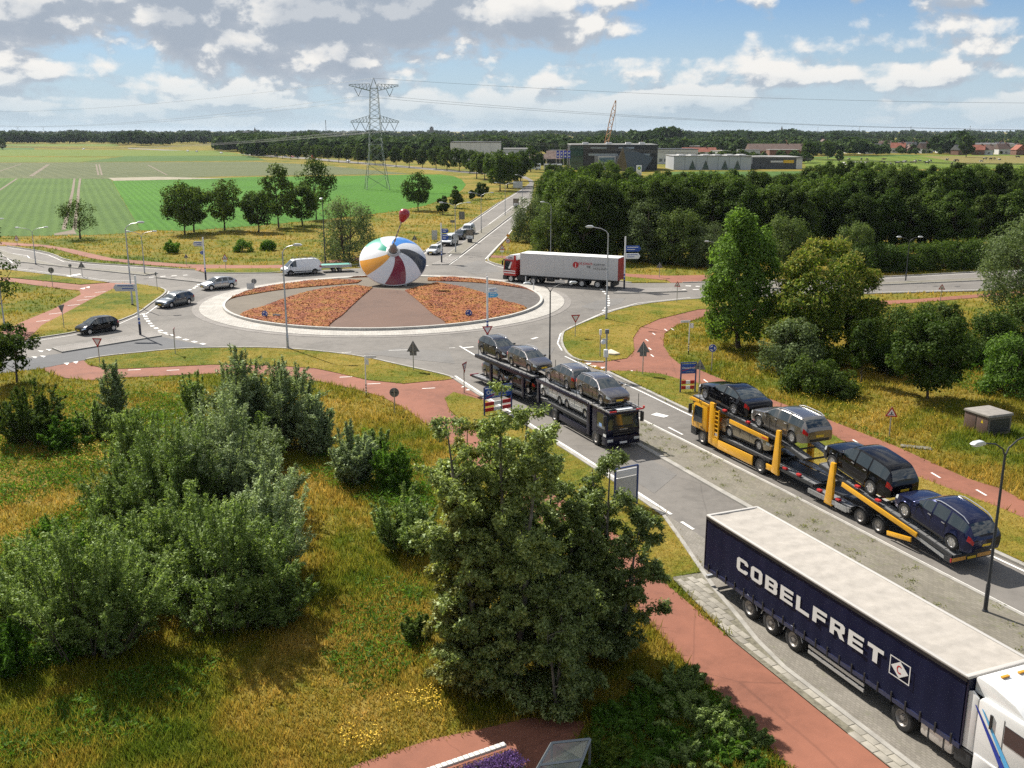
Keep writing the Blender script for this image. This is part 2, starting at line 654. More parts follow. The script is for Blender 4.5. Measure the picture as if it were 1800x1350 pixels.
LAYBY = paver_mat('layby_pavers', (0.205, 0.187, 0.16), (0.16, 0.147, 0.12), 1.18, 0.22, 0.11, 0.3)
GROUND = ground_mat('dry_grass_ground')
VERGE = ground_mat('verge_grass_ground', (1.0, 1.03, 0.95))
STEEL = mat('galvanised_steel', (0.42, 0.43, 0.44), 0.45, 0.75, noise=0.12, nscale=3)
DKSTEEL = mat('dark_steel', (0.05, 0.052, 0.055), 0.5, 0.5)
BLACK = mat('black_plastic', (0.016, 0.016, 0.017), 0.55)
WHITE = mat('white_paint', (0.74, 0.75, 0.75), 0.35, coat=0.2)
RED = mat('red_paint', (0.42, 0.015, 0.02), 0.4)
BLUE = mat('blue_sign', (0.012, 0.065, 0.33), 0.4)
LBLUE = mat('light_blue_sign', (0.10, 0.42, 0.72), 0.4)
GREYB = mat('sign_back_grey', (0.17, 0.175, 0.18), 0.6, 0.3)
RUBBER = mat('rubber', (0.018, 0.018, 0.018), 0.85, noise=0.3, nscale=6)
CHROME = mat('alloy', (0.62, 0.62, 0.63), 0.3, 0.85)
GLASS = glass_mat('car_glass')
HEADL = mat('headlight_lens', (0.62, 0.66, 0.68), 0.12, 0.3, coat=0.8)
TAILL = mat('taillight_lens', (0.36, 0.008, 0.012), 0.15, coat=0.8)
PLATE = mat('number_plate', (0.72, 0.48, 0.03), 0.5)
YELLOW = mat('yellow_paint', (0.72, 0.36, 0.012), 0.35, coat=0.5, noise=0.06, nscale=2)
NAVY = mat('navy_paint', (0.004, 0.005, 0.02), 0.35, spec=0.3, coat=0.15)
BARK = mat('bark', (0.085, 0.065, 0.048), 0.95, noise=0.4, nscale=5, bump=0.8, bscale=14)

# ------------------------------------------------------------------ the setting: ground, fields, roads, paths
CX, CY = -15.0, 117.0            # centre of the roundabout
R_ISL, R_APR, R_BAND, R_RING = 18.4, 21.2, 22.0, 29.4
NO_GRASS = []                    # outlines on which no grass grows

def area2(p):
  return sum(p[i][0] * p[(i + 1) % len(p)][1] - p[(i + 1) % len(p)][0] * p[i][1] for i in range(len(p)))

def sheet(name, pts, z, m, kind='structure', th=0.0, parent=None, bare=True):
  if area2(pts) < 0:
    pts = pts[::-1]
  mb = MB()
  if th:
    mb.prism(pts, z - th, z)
  else:
    mb.add([(x, y, z) for x, y in pts], [tuple(range(len(pts)))])
  o = mb.build(name, m, parent)
  if parent is None:
    o['kind'] = kind
  if bare:
    NO_GRASS.append(np.array(pts))
  return o

def strip_pts(line, w):
  """left and right edges of a band of width w along a line in xy"""
  L, Rr = [], []
  for i, p in enumerate(line):
    a = Vector(line[max(i - 1, 0)])
    b = Vector(line[min(i + 1, len(line) - 1)])
    d = (b - a).normalized()
    n = Vector((-d.y, d.x))
    L.append((p[0] + n.x * w / 2, p[1] + n.y * w / 2))
    Rr.append((p[0] - n.x * w / 2, p[1] - n.y * w / 2))
  return L, Rr

def band(mb, line, w, z0, z1, mi=0):
  L, Rr = strip_pts(line, w)
  n = len(line)
  vs = [(*p, z1) for p in L] + [(*p, z1) for p in Rr] + [(*p, z0) for p in L] + [(*p, z0) for p in Rr]
  fs = []
  for i in range(n - 1):
    fs += [(i, n + i, n + i + 1, i + 1), (i, i + 1, 2 * n + i + 1, 2 * n + i), (n + i + 1, n + i, 3 * n + i, 3 * n + i + 1)]
  fs += [(0, 2 * n, 3 * n, n), (n - 1, 2 * n - 1, 4 * n - 1, 3 * n - 1)]
  return mb.add(vs, fs, mi)

def smooth_line(pts, it=2, closed=False):
  for _ in range(it):
    q = [] if closed else [pts[0]]
    n = len(pts)
    for i in range(n if closed else n - 1):
      a, b = pts[i], pts[(i + 1) % n]
      q += [(a[0] * .75 + b[0] * .25, a[1] * .75 + b[1] * .25), (a[0] * .25 + b[0] * .75, a[1] * .25 + b[1] * .75)]
    if not closed:
      q.append(pts[-1])
    pts = q
  return pts

def kerb(name, pts, w=0.22, h=0.13):
  o = band(MB(), pts, w, -0.05, h).build(name, KERB)
  o['kind'] = 'structure'
  NO_GRASS.append(np.array(strip_pts(pts, w)[0] + strip_pts(pts, w)[1][::-1]))
  return o

def circle(r, n=96, a0=0.0, a1=2 * math.pi, c=(CX, CY)):
  return [(c[0] + r * math.cos(a0 + (a1 - a0) * i / n), c[1] + r * math.sin(a0 + (a1 - a0) * i / n)) for i in range(n)]

def build_ground():
  mb = MB()
  rs = [0, 60, 200, 600, 2000, 6000, 16000]
  n = 64
  vs = [(0, 60, 0)]
  fs = []
  for i, r in enumerate(rs[1:]):
    for k in range(n):
      t = 2 * math.pi * k / n
      vs.append((r * math.cos(t), 60 + r * math.sin(t), 0))
  for k in range(n):
    fs.append((0, 1 + k, 1 + (k + 1) % n))
  for i in range(len(rs) - 2):
    a, b = 1 + i * n, 1 + (i + 1) * n
    for k in range(n):
      fs.append((a + k, b + k, b + (k + 1) % n, a + (k + 1) % n))
  mb.add(vs, fs)
  o = mb.build('ground', GROUND)
  o['kind'] = 'structure'

build_ground()

# crops and pastures, from near to far
FIELD_GREEN = field_mat('crop_mid_green', (0.042, 0.09, 0.012), (0.095, 0.165, 0.028), R(-23.6), 2.2, 0.16, 0.9)
FIELD_BEET = field_mat('crop_beet', (0.028, 0.105, 0.002), (0.075, 0.215, 0.006), R(-23.6), 1.8, 0.12, 0.9)
FIELD_GREY = field_mat('crop_pale', (0.07, 0.088, 0.034), (0.122, 0.134, 0.057), R(-30), 5.0, 0.18, 0.6)
FIELD_A = field_mat('pasture_bright', (0.07, 0.115, 0.008), (0.125, 0.165, 0.015), R(10), 15.0, 0.3, 0.3)
FIELD_B = field_mat('pasture_green', (0.035, 0.085, 0.01), (0.07, 0.13, 0.02), R(10), 5.0, 0.2, 0.3)
FIELD_DRY = field_mat('pasture_dry', (0.13, 0.12, 0.03), (0.22, 0.17, 0.06), R(10), 9.0, 0.2, 0.3)
SOIL = mat('bare_soil', (0.16, 0.125, 0.085), 0.95, noise=0.3, nscale=0.6)

def field(px, z, m):
  sheet('field', GP(px), z, m)

field([(-260, 313), (193, 312), (246, 404), (225, 410), (150, 414), (-260, 418)], 0.03, FIELD_GREEN)
field([(197, 318), (450, 311), (605, 309.5), (720, 307), (775, 307), (798, 310), (812, 316), (819, 325), (812, 334), (795, 344), (750, 361), (700, 371), (600, 383), (450, 397), (330, 406), (247, 405)], 0.034, FIELD_BEET)
field([(-300, 287), (450, 284.5), (560, 290), (640, 298), (722, 305.5), (450, 309), (194, 314.5), (-300, 311.5)], 0.038, FIELD_GREY)
field([(-300, 274), (200, 277), (140, 285), (-300, 285.5)], 0.042, FIELD_A)
field([(225, 274), (440, 274), (470, 282), (300, 283.5), (145, 285)], 0.046, FIELD_B)
field([(-300, 262.5), (60, 263), (380, 265), (440, 273), (200, 275), (-300, 273)], 0.05, FIELD_A)
field([(-300, 259), (60, 260), (60, 263), (-300, 262)], 0.05, FIELD_B)
field([(-300, 253), (205, 253.5), (210, 257), (-300, 257.5)], 0.05, FIELD_A)
field([(1405, 277), (1600, 272.5), (2100, 270), (2200, 298), (1800, 298), (1420, 297)], 0.05, FIELD_A)
field([(1620, 274.5), (2100, 273), (2150, 284), (1700, 288)], 0.054, FIELD_DRY)
field([(1395, 276.5), (1600, 271.8), (1620, 274), (1400, 278.5)], 0.058, FIELD_B)
field([(1180, 302), (2200, 298.5), (2300, 316), (1180, 314)], 0.05, FIELD_B)
for tr in ([(131, 314), (128, 335), (122, 362), (112, 404)], [(141, 314), (138, 335), (136, 362), (131, 404)], [(30, 314), (0, 334), (-40, 352)],
     [(87, 289), (56, 310)], [(84, 289), (52, 310)], [(169, 289), (173, 308)], [(174, 289), (179, 308)], [(38, 288), (-20, 308)], [(260, 290), (294, 308)]):
  ln = GP(tr)
  L, Rr = strip_pts(ln, 0.8)
  sheet('tractor_track', L + Rr[::-1], 0.062, SOIL)
sheet('soil_patch', GP([(95, 411), (130, 404), (135, 412), (96, 414)]), 0.064, SOIL)
sheet('soil_patch', GP([(190, 313), (280, 311), (400, 314), (200, 318)]), 0.064, mat('pale_soil', (0.25, 0.22, 0.15), 0.95, noise=0.25, nscale=0.3))

# roads: each arm is a sheet, the ring lies a little above them
DIR_SE = (math.cos(R(-67.2)), math.sin(R(-67.2)))

def ahead(p, d, k=DIR_SE):
  return (p[0] + k[0] * d, p[1] + k[1] * d)

sheet('road_near_west', GP([(-330, 680), (-330, 640), (0, 606), (49, 598), (140, 584), (204, 567), (244, 551), (267, 533), (330, 540), (480, 600), (480, 612), (378, 612), (311, 614), (244, 621), (147, 634), (75, 648), (0, 657)]), 0.016, ASPH)
sheet('road_near_west_lane', GP([(-330, 680), (-330, 664), (0, 637), (109, 621.5), (284, 592.5), (330, 602), (378, 611), (311, 613.6), (244, 620.6), (147, 633.6), (75, 647.6), (0, 656.6)]), 0.034, ASPH2)
sheet('road_far_west', GP([(-260, 424), (13, 433), (67, 441), (93, 447), (116, 458), (156, 463), (222, 467), (289, 472), (342, 475), (358, 480), (404, 481), (498, 480), (500, 500), (380, 520), (293, 511), (282, 506), (242, 499), (191, 497), (133, 489), (67, 481), (9, 474), (-260, 452)]), 0.018, ASPH)
sheet('road_north', GP([(624, 468), (738, 447), (771, 427), (824, 393), (878, 355.5), (922, 329), (931, 322), (928, 316.5), (913, 311.5), (880, 308), (832, 305.2), (700, 294), (610, 286.5), (550, 280.5), (450, 274), (380, 270.5), (300, 265), (225, 261.5), (225, 260.3), (300, 263.3), (380, 268), (450, 271.6), (550, 277.6), (610, 283), (700, 290.6), (832, 302), (900, 307), (925, 310.5), (938, 318), (938, 333), (935, 351), (922, 378), (891, 418), (864, 447), (853, 458), (869, 464), (900, 471), (880, 500), (700, 490)]), 0.02, ASPH)
sheet('road_east', GP([(880, 466), (900, 471), (1000, 482), (1110, 498), (1200, 497.5), (1543, 488), (1722, 478), (2100, 456), (2100, 488), (1723, 512), (1543, 516.5), (1300, 523), (1214, 526), (1120, 536), (1063, 552), (900, 540)]), 0.022, ASPH)
SE_L = GP([(797, 665), (875, 714.5), (1008, 797.5), (1057, 829.5), (1106, 861.5), (1165, 902)])
SE_R = GP([(1000, 626), (1020, 638.5), (1067, 656), (1195, 718.5), (1400, 812), (1728, 966)])
SE_LX = ahead(SE_L[-1], 34)
SE_RX = ahead(SE_R[-1], 34)
sheet('road_main', [G(690, 600), G(540, 612), G(600, 624), G(700, 644), G(760, 657)] + SE_L + [SE_LX, SE_RX] + SE_R[::-1] + [G(985, 590)], 0.024, ASPH)
sheet('roundabout_road', circle(R_RING), 0.028, ASPH)
ringb = MB()
for r0, r1, z, mi in ((R_APR, R_BAND, 0.05, 1), (R_ISL, R_APR, 0.085, 0)):
  a, b = circle(r0, 128), circle(r1, 128)
  n = 128
  vs = [(*p, z) for p in a] + [(*p, z) for p in b] + [(*p, 0.0) for p in b]
  ringb.add(vs, [(i, n + i, n + (i + 1) % n, (i + 1) % n) for i in range(n)] + [(n + i, 2 * n + i, 2 * n + (i + 1) % n, n + (i + 1) % n) for i in range(n)], mi)
o = ringb.build('roundabout_apron_pavement', [APRON, BAND])
o['kind'] = 'structure'
kerb_ring = MB()
band(kerb_ring, circle(R_ISL + 0.1, 128) + [circle(R_ISL + 0.1, 128)[0]], 0.3, 0.0, 0.34)
o = kerb_ring.build('island_kerb', mat('pale_kerb', (0.45, 0.43, 0.39), 0.8, noise=0.15, nscale=2))
o['kind'] = 'structure'

# island: five swirling wedges of stonecrop between five paved ones, rising gently to the middle
PAVE_BROWN = road_mat('island_brown', (0.115, 0.066, 0.046), 0.16)
PAVE_GREY = road_mat('island_grey', (0.135, 0.112, 0.083), 0.14)

def sedum_mat():
  m = bpy.data.materials.new('stonecrop')
  m.use_nodes = True
  t = NT(m.node_tree)
  b = m.node_tree.nodes['Principled BSDF']
  b.inputs['Roughness'].default_value = 0.9
  pos = t.node('ShaderNodeNewGeometry').outputs['Position']
  a = t.noise(pos, 0.4, 4, 0.6, 0.5)
  c = t.noise(pos, 2.5, 5, 0.7, 0.6)
  f = t.math('ADD', t.math('MULTIPLY', a, 0.55), t.math('MULTIPLY', c, 0.5))
  t.put(b.inputs['Base Color'], t.ramp(f, [(0.36, (0.03, 0.02, 0.008)), (0.42, (0.17, 0.035, 0.018)), (0.52, (0.27, 0.075, 0.015)), (0.60, (0.32, 0.12, 0.016)), (0.72, (0.26, 0.16, 0.03))]))
  bp = t.node('ShaderNodeBump')
  bp.inputs['Strength'].default_value = 1.0
  bp.inputs['Distance'].default_value = 0.12
  t.put(bp.inputs['Height'], c)
  t.l.new(bp.outputs[0], b.inputs['Normal'])
  return m

SEDUM = sedum_mat()
random.seed(3)

def wedge(name, ea, eb, m, lift):
  """a bed between two curved borders given from rim to middle (photo pixels)"""
  nr, na = 16, 10

  def curve(px):
    q = np.array(smooth_line(GP(px, ISL_Z), 2))
    d = np.r_[0, np.cumsum(np.hypot(*np.diff(q, axis=0).T))]
    t = np.linspace(0, d[-1], nr + 1)
    return np.c_[np.interp(t, d, q[:, 0]), np.interp(t, d, q[:, 1])]
  A, B = curve(ea), curve(eb)
  mb = MB()
  vs, fs = [], []
  for j in range(nr + 1):
    for i in range(na + 1):
      f = i / na
      p = A[j] * (1 - f) + B[j] * f
      if j <= 3:            # the outer end follows the round kerb
        r = math.hypot(p[0] - CX, p[1] - CY)
        want = R_ISL - .08
        k = (1 - j / 4)
        if r > 1:
          g = 1 + (want / r - 1) * k
          p = np.array([CX + (p[0] - CX) * g, CY + (p[1] - CY) * g])
      r = math.hypot(p[0] - CX, p[1] - CY)
      if r > R_ISL - .07:
        p = np.array([CX + (p[0] - CX) * (R_ISL - .07) / r, CY + (p[1] - CY) * (R_ISL - .07) / r])
      ed = 0.0 if (i in (0, na) or j in (0, nr)) else 1.0
      h = ISL_Z + .004 + (lift * (0.6 + 0.4 * ed) + (random.uniform(-.06, .06) * ed if lift else 0))
      vs.append((p[0], p[1], h))
  w = na + 1
  for j in range(nr):
    for i in range(na):
      fs.append((j * w + i, (j + 1) * w + i, (j + 1) * w + i + 1, j * w + i + 1))
  if lift:                                   # a skirt round the planting
    edge = [i for i in range(w)] + [j * w + na for j in range(1, nr + 1)] + [nr * w + i for i in range(na - 1, -1, -1)] + [j * w for j in range(nr - 1, 0, -1)]
    o2 = len(vs)
    vs += [(vs[e][0], vs[e][1], ISL_Z - .02) for e in edge]
    for k in range(len(edge)):
      q = (k + 1) % len(edge)
      fs.append((edge[k], o2 + k, o2 + q, edge[q]))
  mb.add(vs, fs)
  return mb.build(name, m)

ISL_Z = 0.26
isl = MB()
isl.lathe([(R_ISL, -0.02), (R_ISL, ISL_Z), (0.0, ISL_Z)], 128, 0, c=(CX, CY, 0))
ISLAND = isl.build('roundabout_island_ground', PAVE_GREY)
ISLAND['kind'] = 'structure'
NO_GRASS.append(np.array(circle(R_RING)))
BEDS = [([(424, 557), (470, 536), (530, 515), (580, 506), (625, 502)], [(580, 576), (605, 551), (630, 527), (655, 506)], 'left of the brown pavement in front of the spinning top'),
    ([(783, 571), (757, 549), (733, 527), (712, 511)], [(919, 545), (868, 521), (815, 505), (768, 497)], 'under the shadow of the spinning top'),
    ([(950, 513), (895, 503), (830, 496), (752, 494)], [(868, 487), (830, 486), (790, 487), (752, 489)], 'behind the dark pavement right of the spinning top'),
    ([(598, 480), (610, 483), (625, 484), (640, 484)], [(640, 477), (645, 480), (650, 481), (655, 482)], 'mostly hidden behind the spinning top'),
    ([(424, 513), (480, 500), (560, 492), (636, 493)], [(395, 528), (470, 512), (550, 504), (628, 498)], 'beyond the grey pavement left of the spinning top')]
for ea, eb, w in BEDS:
  tag(wedge('stonecrop_bed', ea, eb, SEDUM, 0.15), 'orange red stonecrop bed ' + w, 'flower bed', 'stonecrop beds on the roundabout island')
BED_OBJS = [o for o in bpy.data.objects if o.name.startswith('stonecrop_bed')]
wedge('brown_pavement', BEDS[0][1], BEDS[1][0], PAVE_BROWN, 0.0)['kind'] = 'structure'
wedge('dark_pavement', BEDS[1][1], BEDS[2][0], mat('dark_sett', (0.085, 0.075, 0.068), 0.9, noise=0.15, nscale=1.5), 0.0)['kind'] = 'structure'

# red cycle paths
PATHS = [
  ('cycle_path', [(75, 648), (147, 634), (155, 642), (189, 650), (222, 649), (329, 644), (373, 642), (470, 643), (552, 648), (595, 657), (647, 669), (710, 675), (749, 671), (779, 669), (797, 666), (850, 700), (870, 716), (800, 690), (782, 700), (790, 722), (815, 745), (860, 775), (960, 860), (1105, 955), (1128, 985), (1180, 1035), (1290, 1130), (1450, 1260), (1564, 1352), (1700, 1480), (1560, 1560), (1385, 1352), (1300, 1265), (1230, 1195), (1150, 1105), (1090, 1040), (960, 930), (850, 835), (785, 776), (755, 750), (720, 724), (670, 697), (621, 684), (562, 671), (470, 660), (373, 657), (311, 660), (222, 664), (155, 669), (115, 665), (84, 655)]),
  ('cycle_path', [(-300, 500), (-60, 487), (18, 489), (142, 501), (191, 497.5), (242, 499), (215, 503), (200, 508), (160, 527), (115, 551), (73, 573), (49, 597), (0, 606), (-200, 640), (-200, 610), (0, 585), (44, 564), (93, 544), (142, 518), (140, 511), (89, 505.5), (0, 493), (-60, 491), (-300, 506)]),
  ('cycle_path', [(-260, 417), (7, 426), (82, 431), (130, 439), (160, 446), (200, 455), (250, 459), (325, 465), (450, 467), (498, 466), (562, 460), (624, 454), (700, 444), (703, 449), (624, 459), (565, 464), (493, 472), (360, 472), (362, 479), (345, 476), (345, 472), (250, 465), (175, 457), (150, 452), (110, 441), (75, 434), (-260, 421)]),
  ('cycle_path', [(864, 449), (905, 451), (1000, 465), (1107, 482), (1173, 485), (1300, 483), (1300, 489), (1240, 490.5), (1230, 496), (1180, 497.6), (1173, 493), (1107, 487), (1000, 471), (900, 455), (862, 453)]),
  ('cycle_path', [(2100, 492), (1730, 517), (1600, 527), (1540, 530), (1330, 540), (1227, 545), (1158, 562), (1125, 577), (1113.5, 595), (1115, 618), (1102, 631), (1061, 637), (1025, 637), (1067, 653), (1112, 653), (1163, 658), (1194, 667), (1250, 680), (1333, 707), (1447, 755), (1508, 792), (1584, 828), (1758, 894), (1800, 912), (2000, 1000), (2000, 965), (1800, 882), (1760, 860), (1700, 842), (1576, 786), (1460, 740), (1380, 712), (1317, 688), (1225, 649), (1199, 644), (1179, 628), (1166, 608), (1168, 587), (1189, 572), (1240, 557), (1340, 550), (1540, 537), (1640, 530), (1735, 522), (2100, 497)]),
]
for i, (nm, px) in enumerate(PATHS):
  sheet(nm, GP(px), 0.038 + 0.001 * i, REDP)

# raised verges between carriageway and cycle path, with their kerbs
VERGES = {
  'near': [(151, 633), (184, 627), (244, 621), (311, 614), (378, 612), (480, 612), (560, 618), (640, 628), (700, 642), (760, 655), (792, 663), (795, 667), (779, 669.5), (749, 671.5), (710, 675.5), (647, 669), (595, 657), (552, 648), (470, 643), (373, 642), (329, 644), (222, 649), (189, 650), (158, 642)],
  'west': [(52, 597), (140, 584), (204, 567), (244, 551), (267, 533), (289, 518), (293, 511), (282, 506), (242, 499.5), (215, 503.5), (200, 508), (160, 527), (115, 551), (73, 573)],
  'far': [(360, 480), (404, 481), (498, 480), (570, 469), (624, 468), (700, 454), (700, 449.5), (624, 459), (565, 464), (493, 472), (362, 472.5)],
  'ne': [(855, 458), (869, 464), (900, 471), (1000, 481), (1105, 497), (1172, 497.5), (1170, 494), (1107, 487.5), (1000, 471.5), (900, 455.5), (862, 453.5)],
  'east': [(987, 605), (988, 590), (992, 582), (1063, 552), (1120, 536), (1214, 526), (1300, 523), (1330, 539), (1227, 544.6), (1158, 561.6), (1125, 576.6), (1113, 594.6), (1114.5, 618), (1102, 630.6), (1061, 636.6), (1025, 636), (1000, 626)],
  'main_right': [(1072, 652.5), (1112, 653.6), (1163, 658.6), (1194, 667.6), (1250, 680.6), (1333, 707.6), (1447, 755.6), (1508, 792.6), (1584, 828.6), (1758, 894.6), (1800, 912.6), (2000, 1003), (2000, 1083), (1800, 990), (1728, 959), (1400, 806), (1195, 713)],
  'main_left': [(797, 690.5), (860, 708), (1008, 801), (1057, 833), (1106, 865), (1166, 909), (1200, 955), (1235, 1007), (1180, 1017), (1128, 984.6), (1105, 954), (960, 859), (860, 774), (815, 744), (790, 721), (782, 701)],
  'northwest': [(9, 474.5), (67, 481), (133, 489), (191, 497), (142, 500.6), (18, 488.6), (-60, 486.6), (-200, 484), (-200, 461)],
}
for k, px in VERGES.items():
  sheet('verge_ground', GP(px), 0.075, VERGE, bare=False)
GRASSY = [np.array(GP(px)) for px in VERGES.values()]
for px, cl in (([(151, 633), (184, 627), (244, 621), (311, 614), (378, 612), (480, 612), (560, 618), (640, 628), (700, 642), (760, 655), (792, 663), (797, 667)], 0),
       ([(49, 598), (140, 584), (204, 567), (244, 551), (267, 533), (289, 518), (293, 511), (282, 506)], 0),
       ([(358, 480), (404, 481), (498, 480), (570, 469), (624, 468), (738, 447), (771, 427), (824, 393), (878, 355.5)], 0),
       ([(891, 418), (864, 447), (855, 458), (869, 464), (900, 471), (1000, 481.5), (1110, 497.6)], 0),
       ([(1061, 637.5), (1025, 637), (1000, 627), (987, 606), (988, 590), (992, 582), (1063, 552), (1120, 536), (1214, 526), (1300, 523), (1543, 516.6), (1723, 512)], 0),
       ([(9, 474), (67, 481), (133, 489), (191, 497)], 0),
       ([(13, 433), (67, 441), (93, 447), (116, 458), (156, 463), (222, 467), (289, 472), (342, 475)], 0),
       ([(1200, 497.4), (1543, 488), (1722, 478)], 0)):
  kerb('verge_kerb', smooth_line(GP(px), 1))
kerb('main_road_kerb', [G(1067, 654.5), G(1195, 716), G(1400, 809.5), G(1728, 963), ahead(G(1728, 963), 34)], 0.3)
kerb('main_road_kerb', GP([(800, 667.5), (875, 716.5), (1008, 800), (1057, 832), (1106, 864), (1166, 907)]), 0.3)

# the lay-by and the paved strip beside it
KLAY = GP([(1166, 907), (1200, 955), (1235, 1007), (1255, 1036), (1294, 1083), (1330, 1128), (1378, 1176)])
lay_end = ahead(KLAY[-1], 24)
sheet('layby_pavement', [G(1166, 903)] + KLAY[1:] + [lay_end, ahead(G(1218, 934), 34), G(1218, 934)], 0.030, LAYBY)
kerb('layby_kerb', KLAY + [lay_end], 0.2, 0.11)
PAVED = GP([(1180, 1017), (1234, 1009)]) + [(x - .1, y) for x, y in KLAY[3:] + [lay_end]] + [ahead(G(1564, 1352), 9)] + GP([(1564, 1352), (1450, 1260), (1290, 1130)])
PAVE_BASE = sheet('paved_strip', PAVED, 0.075, mat('joint_sand', (0.15, 0.138, 0.10), 0.95, noise=0.4, nscale=5))

def inside(poly, x, y):
  n = len(poly)
  px, py = poly[:, 0], poly[:, 1]
  qx, qy = np.roll(px, -1), np.roll(py, -1)
  x = np.atleast_1d(x)
  y = np.atleast_1d(y)
  r = np.zeros(len(x), bool)
  for i in range(n):
    c = ((py[i] > y) != (qy[i] > y))
    with np.errstate(divide='ignore', invalid='ignore'):
      xi = (qx[i] - px[i]) * (y - py[i]) / (qy[i] - py[i] + 1e-12) + px[i]
    r ^= c & (x < xi)
  return r

def lay_slabs():
  rng = random.Random(5)
  mats = [mat('flagstone_%d' % i, tuple(c * k for c in (0.27, 0.25, 0.21)), 0.9, noise=0.18, nscale=3) for i, k in enumerate((0.85, 1.0, 1.12))]
  mb = [MB().box((0, 0, 0), (0.575, 0.285, 0.06)).mesh('slab', m, bevel=0.012) for m in mats]
  ux, uy = DIR_SE
  ox, oy = G(1255, 1039)
  poly = np.array(PAVED)
  cnt = 0
  for j in range(-2, 14):
    for i in range(-8, 60):
      a = 0.6 * i + (0.3 if j % 2 else 0)
      b = -0.31 * j - 0.3
      x = ox + ux * a - uy * b
      y = oy + uy * a + ux * b
      cs = [(x + ux * p - uy * q, y + uy * p + ux * q) for p in (-.28, .28) for q in (-.13, .13)]
      if not inside(poly, np.array([c[0] for c in cs]), np.array([c[1] for c in cs])).all() or cnt >= 300 or y < 24:
        continue
      o = link('slab', mb[rng.randrange(3)], PAVE_BASE)
      o.location = (x, y, 0.055 + rng.uniform(-.006, .008))
      o.rotation_euler = (rng.uniform(-.008, .008), rng.uniform(-.008, .008), R(-67.2) + rng.uniform(-.01, .01))
      cnt += 1

lay_slabs()

# medians and splitter islands
MEDIANS = [
  ('median_pavement', [(93, 613.5), (109, 620.5), (284, 591.5), (276, 584), (180, 599)]),
  ('median_pavement', [(-200, 440), (0, 444), (7, 452), (30, 461), (62, 464), (150, 474), (256, 485), (277, 481.5), (200, 476), (100, 467), (62, 458), (20, 447), (0, 440), (-200, 436)]),
  ('median_pavement', [(276, 489), (364, 498.5), (371, 496), (300, 487)]),
  ('median_pavement', [(760, 466), (787, 466), (806, 453), (789, 451.5), (775, 459)]),
  ('median_pavement', [(787, 446.8), (811, 447.4), (934, 352), (931, 350), (900, 370), (840, 408)]),
  ('median_pavement', [(1079, 516), (1115, 516), (1207, 513), (1180, 507.5), (1105, 508)]),
  ('median_pavement', [(1330, 509), (1540, 502), (1722, 494), (2050, 472), (2050, 467), (1722, 489.5), (1543, 498), (1330, 505)]),
]
for nm, px in MEDIANS:
  pts = GP(px)
  sheet(nm, pts, 0.13, BAND if len(px) < 6 else MEDIAN, th=0.13)
  kerb('median_kerb', pts + [pts[0]], 0.16, 0.145)
m0, m1 = GP([(1106, 741), (1104, 768)])
MEDP = [m1, G(1122, 782), G(1272, 868), ahead(G(1272, 868), 36), ahead(G(1658, 1013), 24), G(1658, 1013), G(1380, 867), G(1122, 738)]
sheet('main_median_pavement', MEDP, 0.10, MEDIAN, th=0.1)
kerb('median_kerb', [G(1122, 738), G(1380, 867), G(1658, 1013), ahead(G(1658, 1013), 24)], 0.2, 0.12)
kerb('median_kerb', [G(1122, 782), G(1272, 868), ahead(G(1272, 868), 36)], 0.34, 0.12)

# patched asphalt
for px, z in (([(640, 622), (700, 612), (790, 618), (800, 640), (740, 634)], .036), ([(840, 458), (800, 470), (830, 482), (880, 478), (866, 466)], .036), ([(1020, 540), (1050, 528), (1100, 524), (1090, 534), (1050, 546)], .036), ([(900, 640), (935, 616), (975, 612), (960, 640)], .036),
       ([(1090, 830), (1130, 800), (1190, 835), (1150, 868)], .032), ([(300, 520), (322, 508), (360, 507), (330, 524)], .036), ([(150, 600), (200, 590), (215, 594), (160, 606)], .032)):
  sheet('asphalt_patch', GP(px), z, ASPHP)

# painted markings, each a thin sheet on the road
MARKZ = 0.046

def line_mark(a, b, w=0.12, z=MARKZ):
  L, Rr = strip_pts([a, b], w)
  return L + Rr[::-1]

def marks(name, quads, z=MARKZ, m=PAINT):
  mb = MB()
  for q in quads:
    if area2(q) < 0:
      q = q[::-1]
    mb.add([(x, y, z) for x, y in q], [tuple(range(len(q)))])
  o = mb.build(name, m)
  o['kind'] = 'structure'

def dashes(px, on, off, w=0.12):
  pts = GP(px)
  out, acc = [], 0.0
  for a, b in zip(pts, pts[1:]):
    a, b = Vector(a), Vector(b)
    L = (b - a).length
    d = (b - a) / L
    t = -acc
    while t < L:
      s, e = max(t, 0), min(t + on, L)
      if e > s:
        out.append(line_mark(a + d * s, a + d * e, w))
      t += on + off
    acc = (L - t + on + off) % (on + off) if t > L else 0
    acc = L - (t - on - off)
  return out

def poly_line(pts, w=0.12):
  L, Rr = strip_pts(pts, w)
  return [[L[i], L[i + 1], Rr[i + 1], Rr[i]] for i in range(len(pts) - 1)]

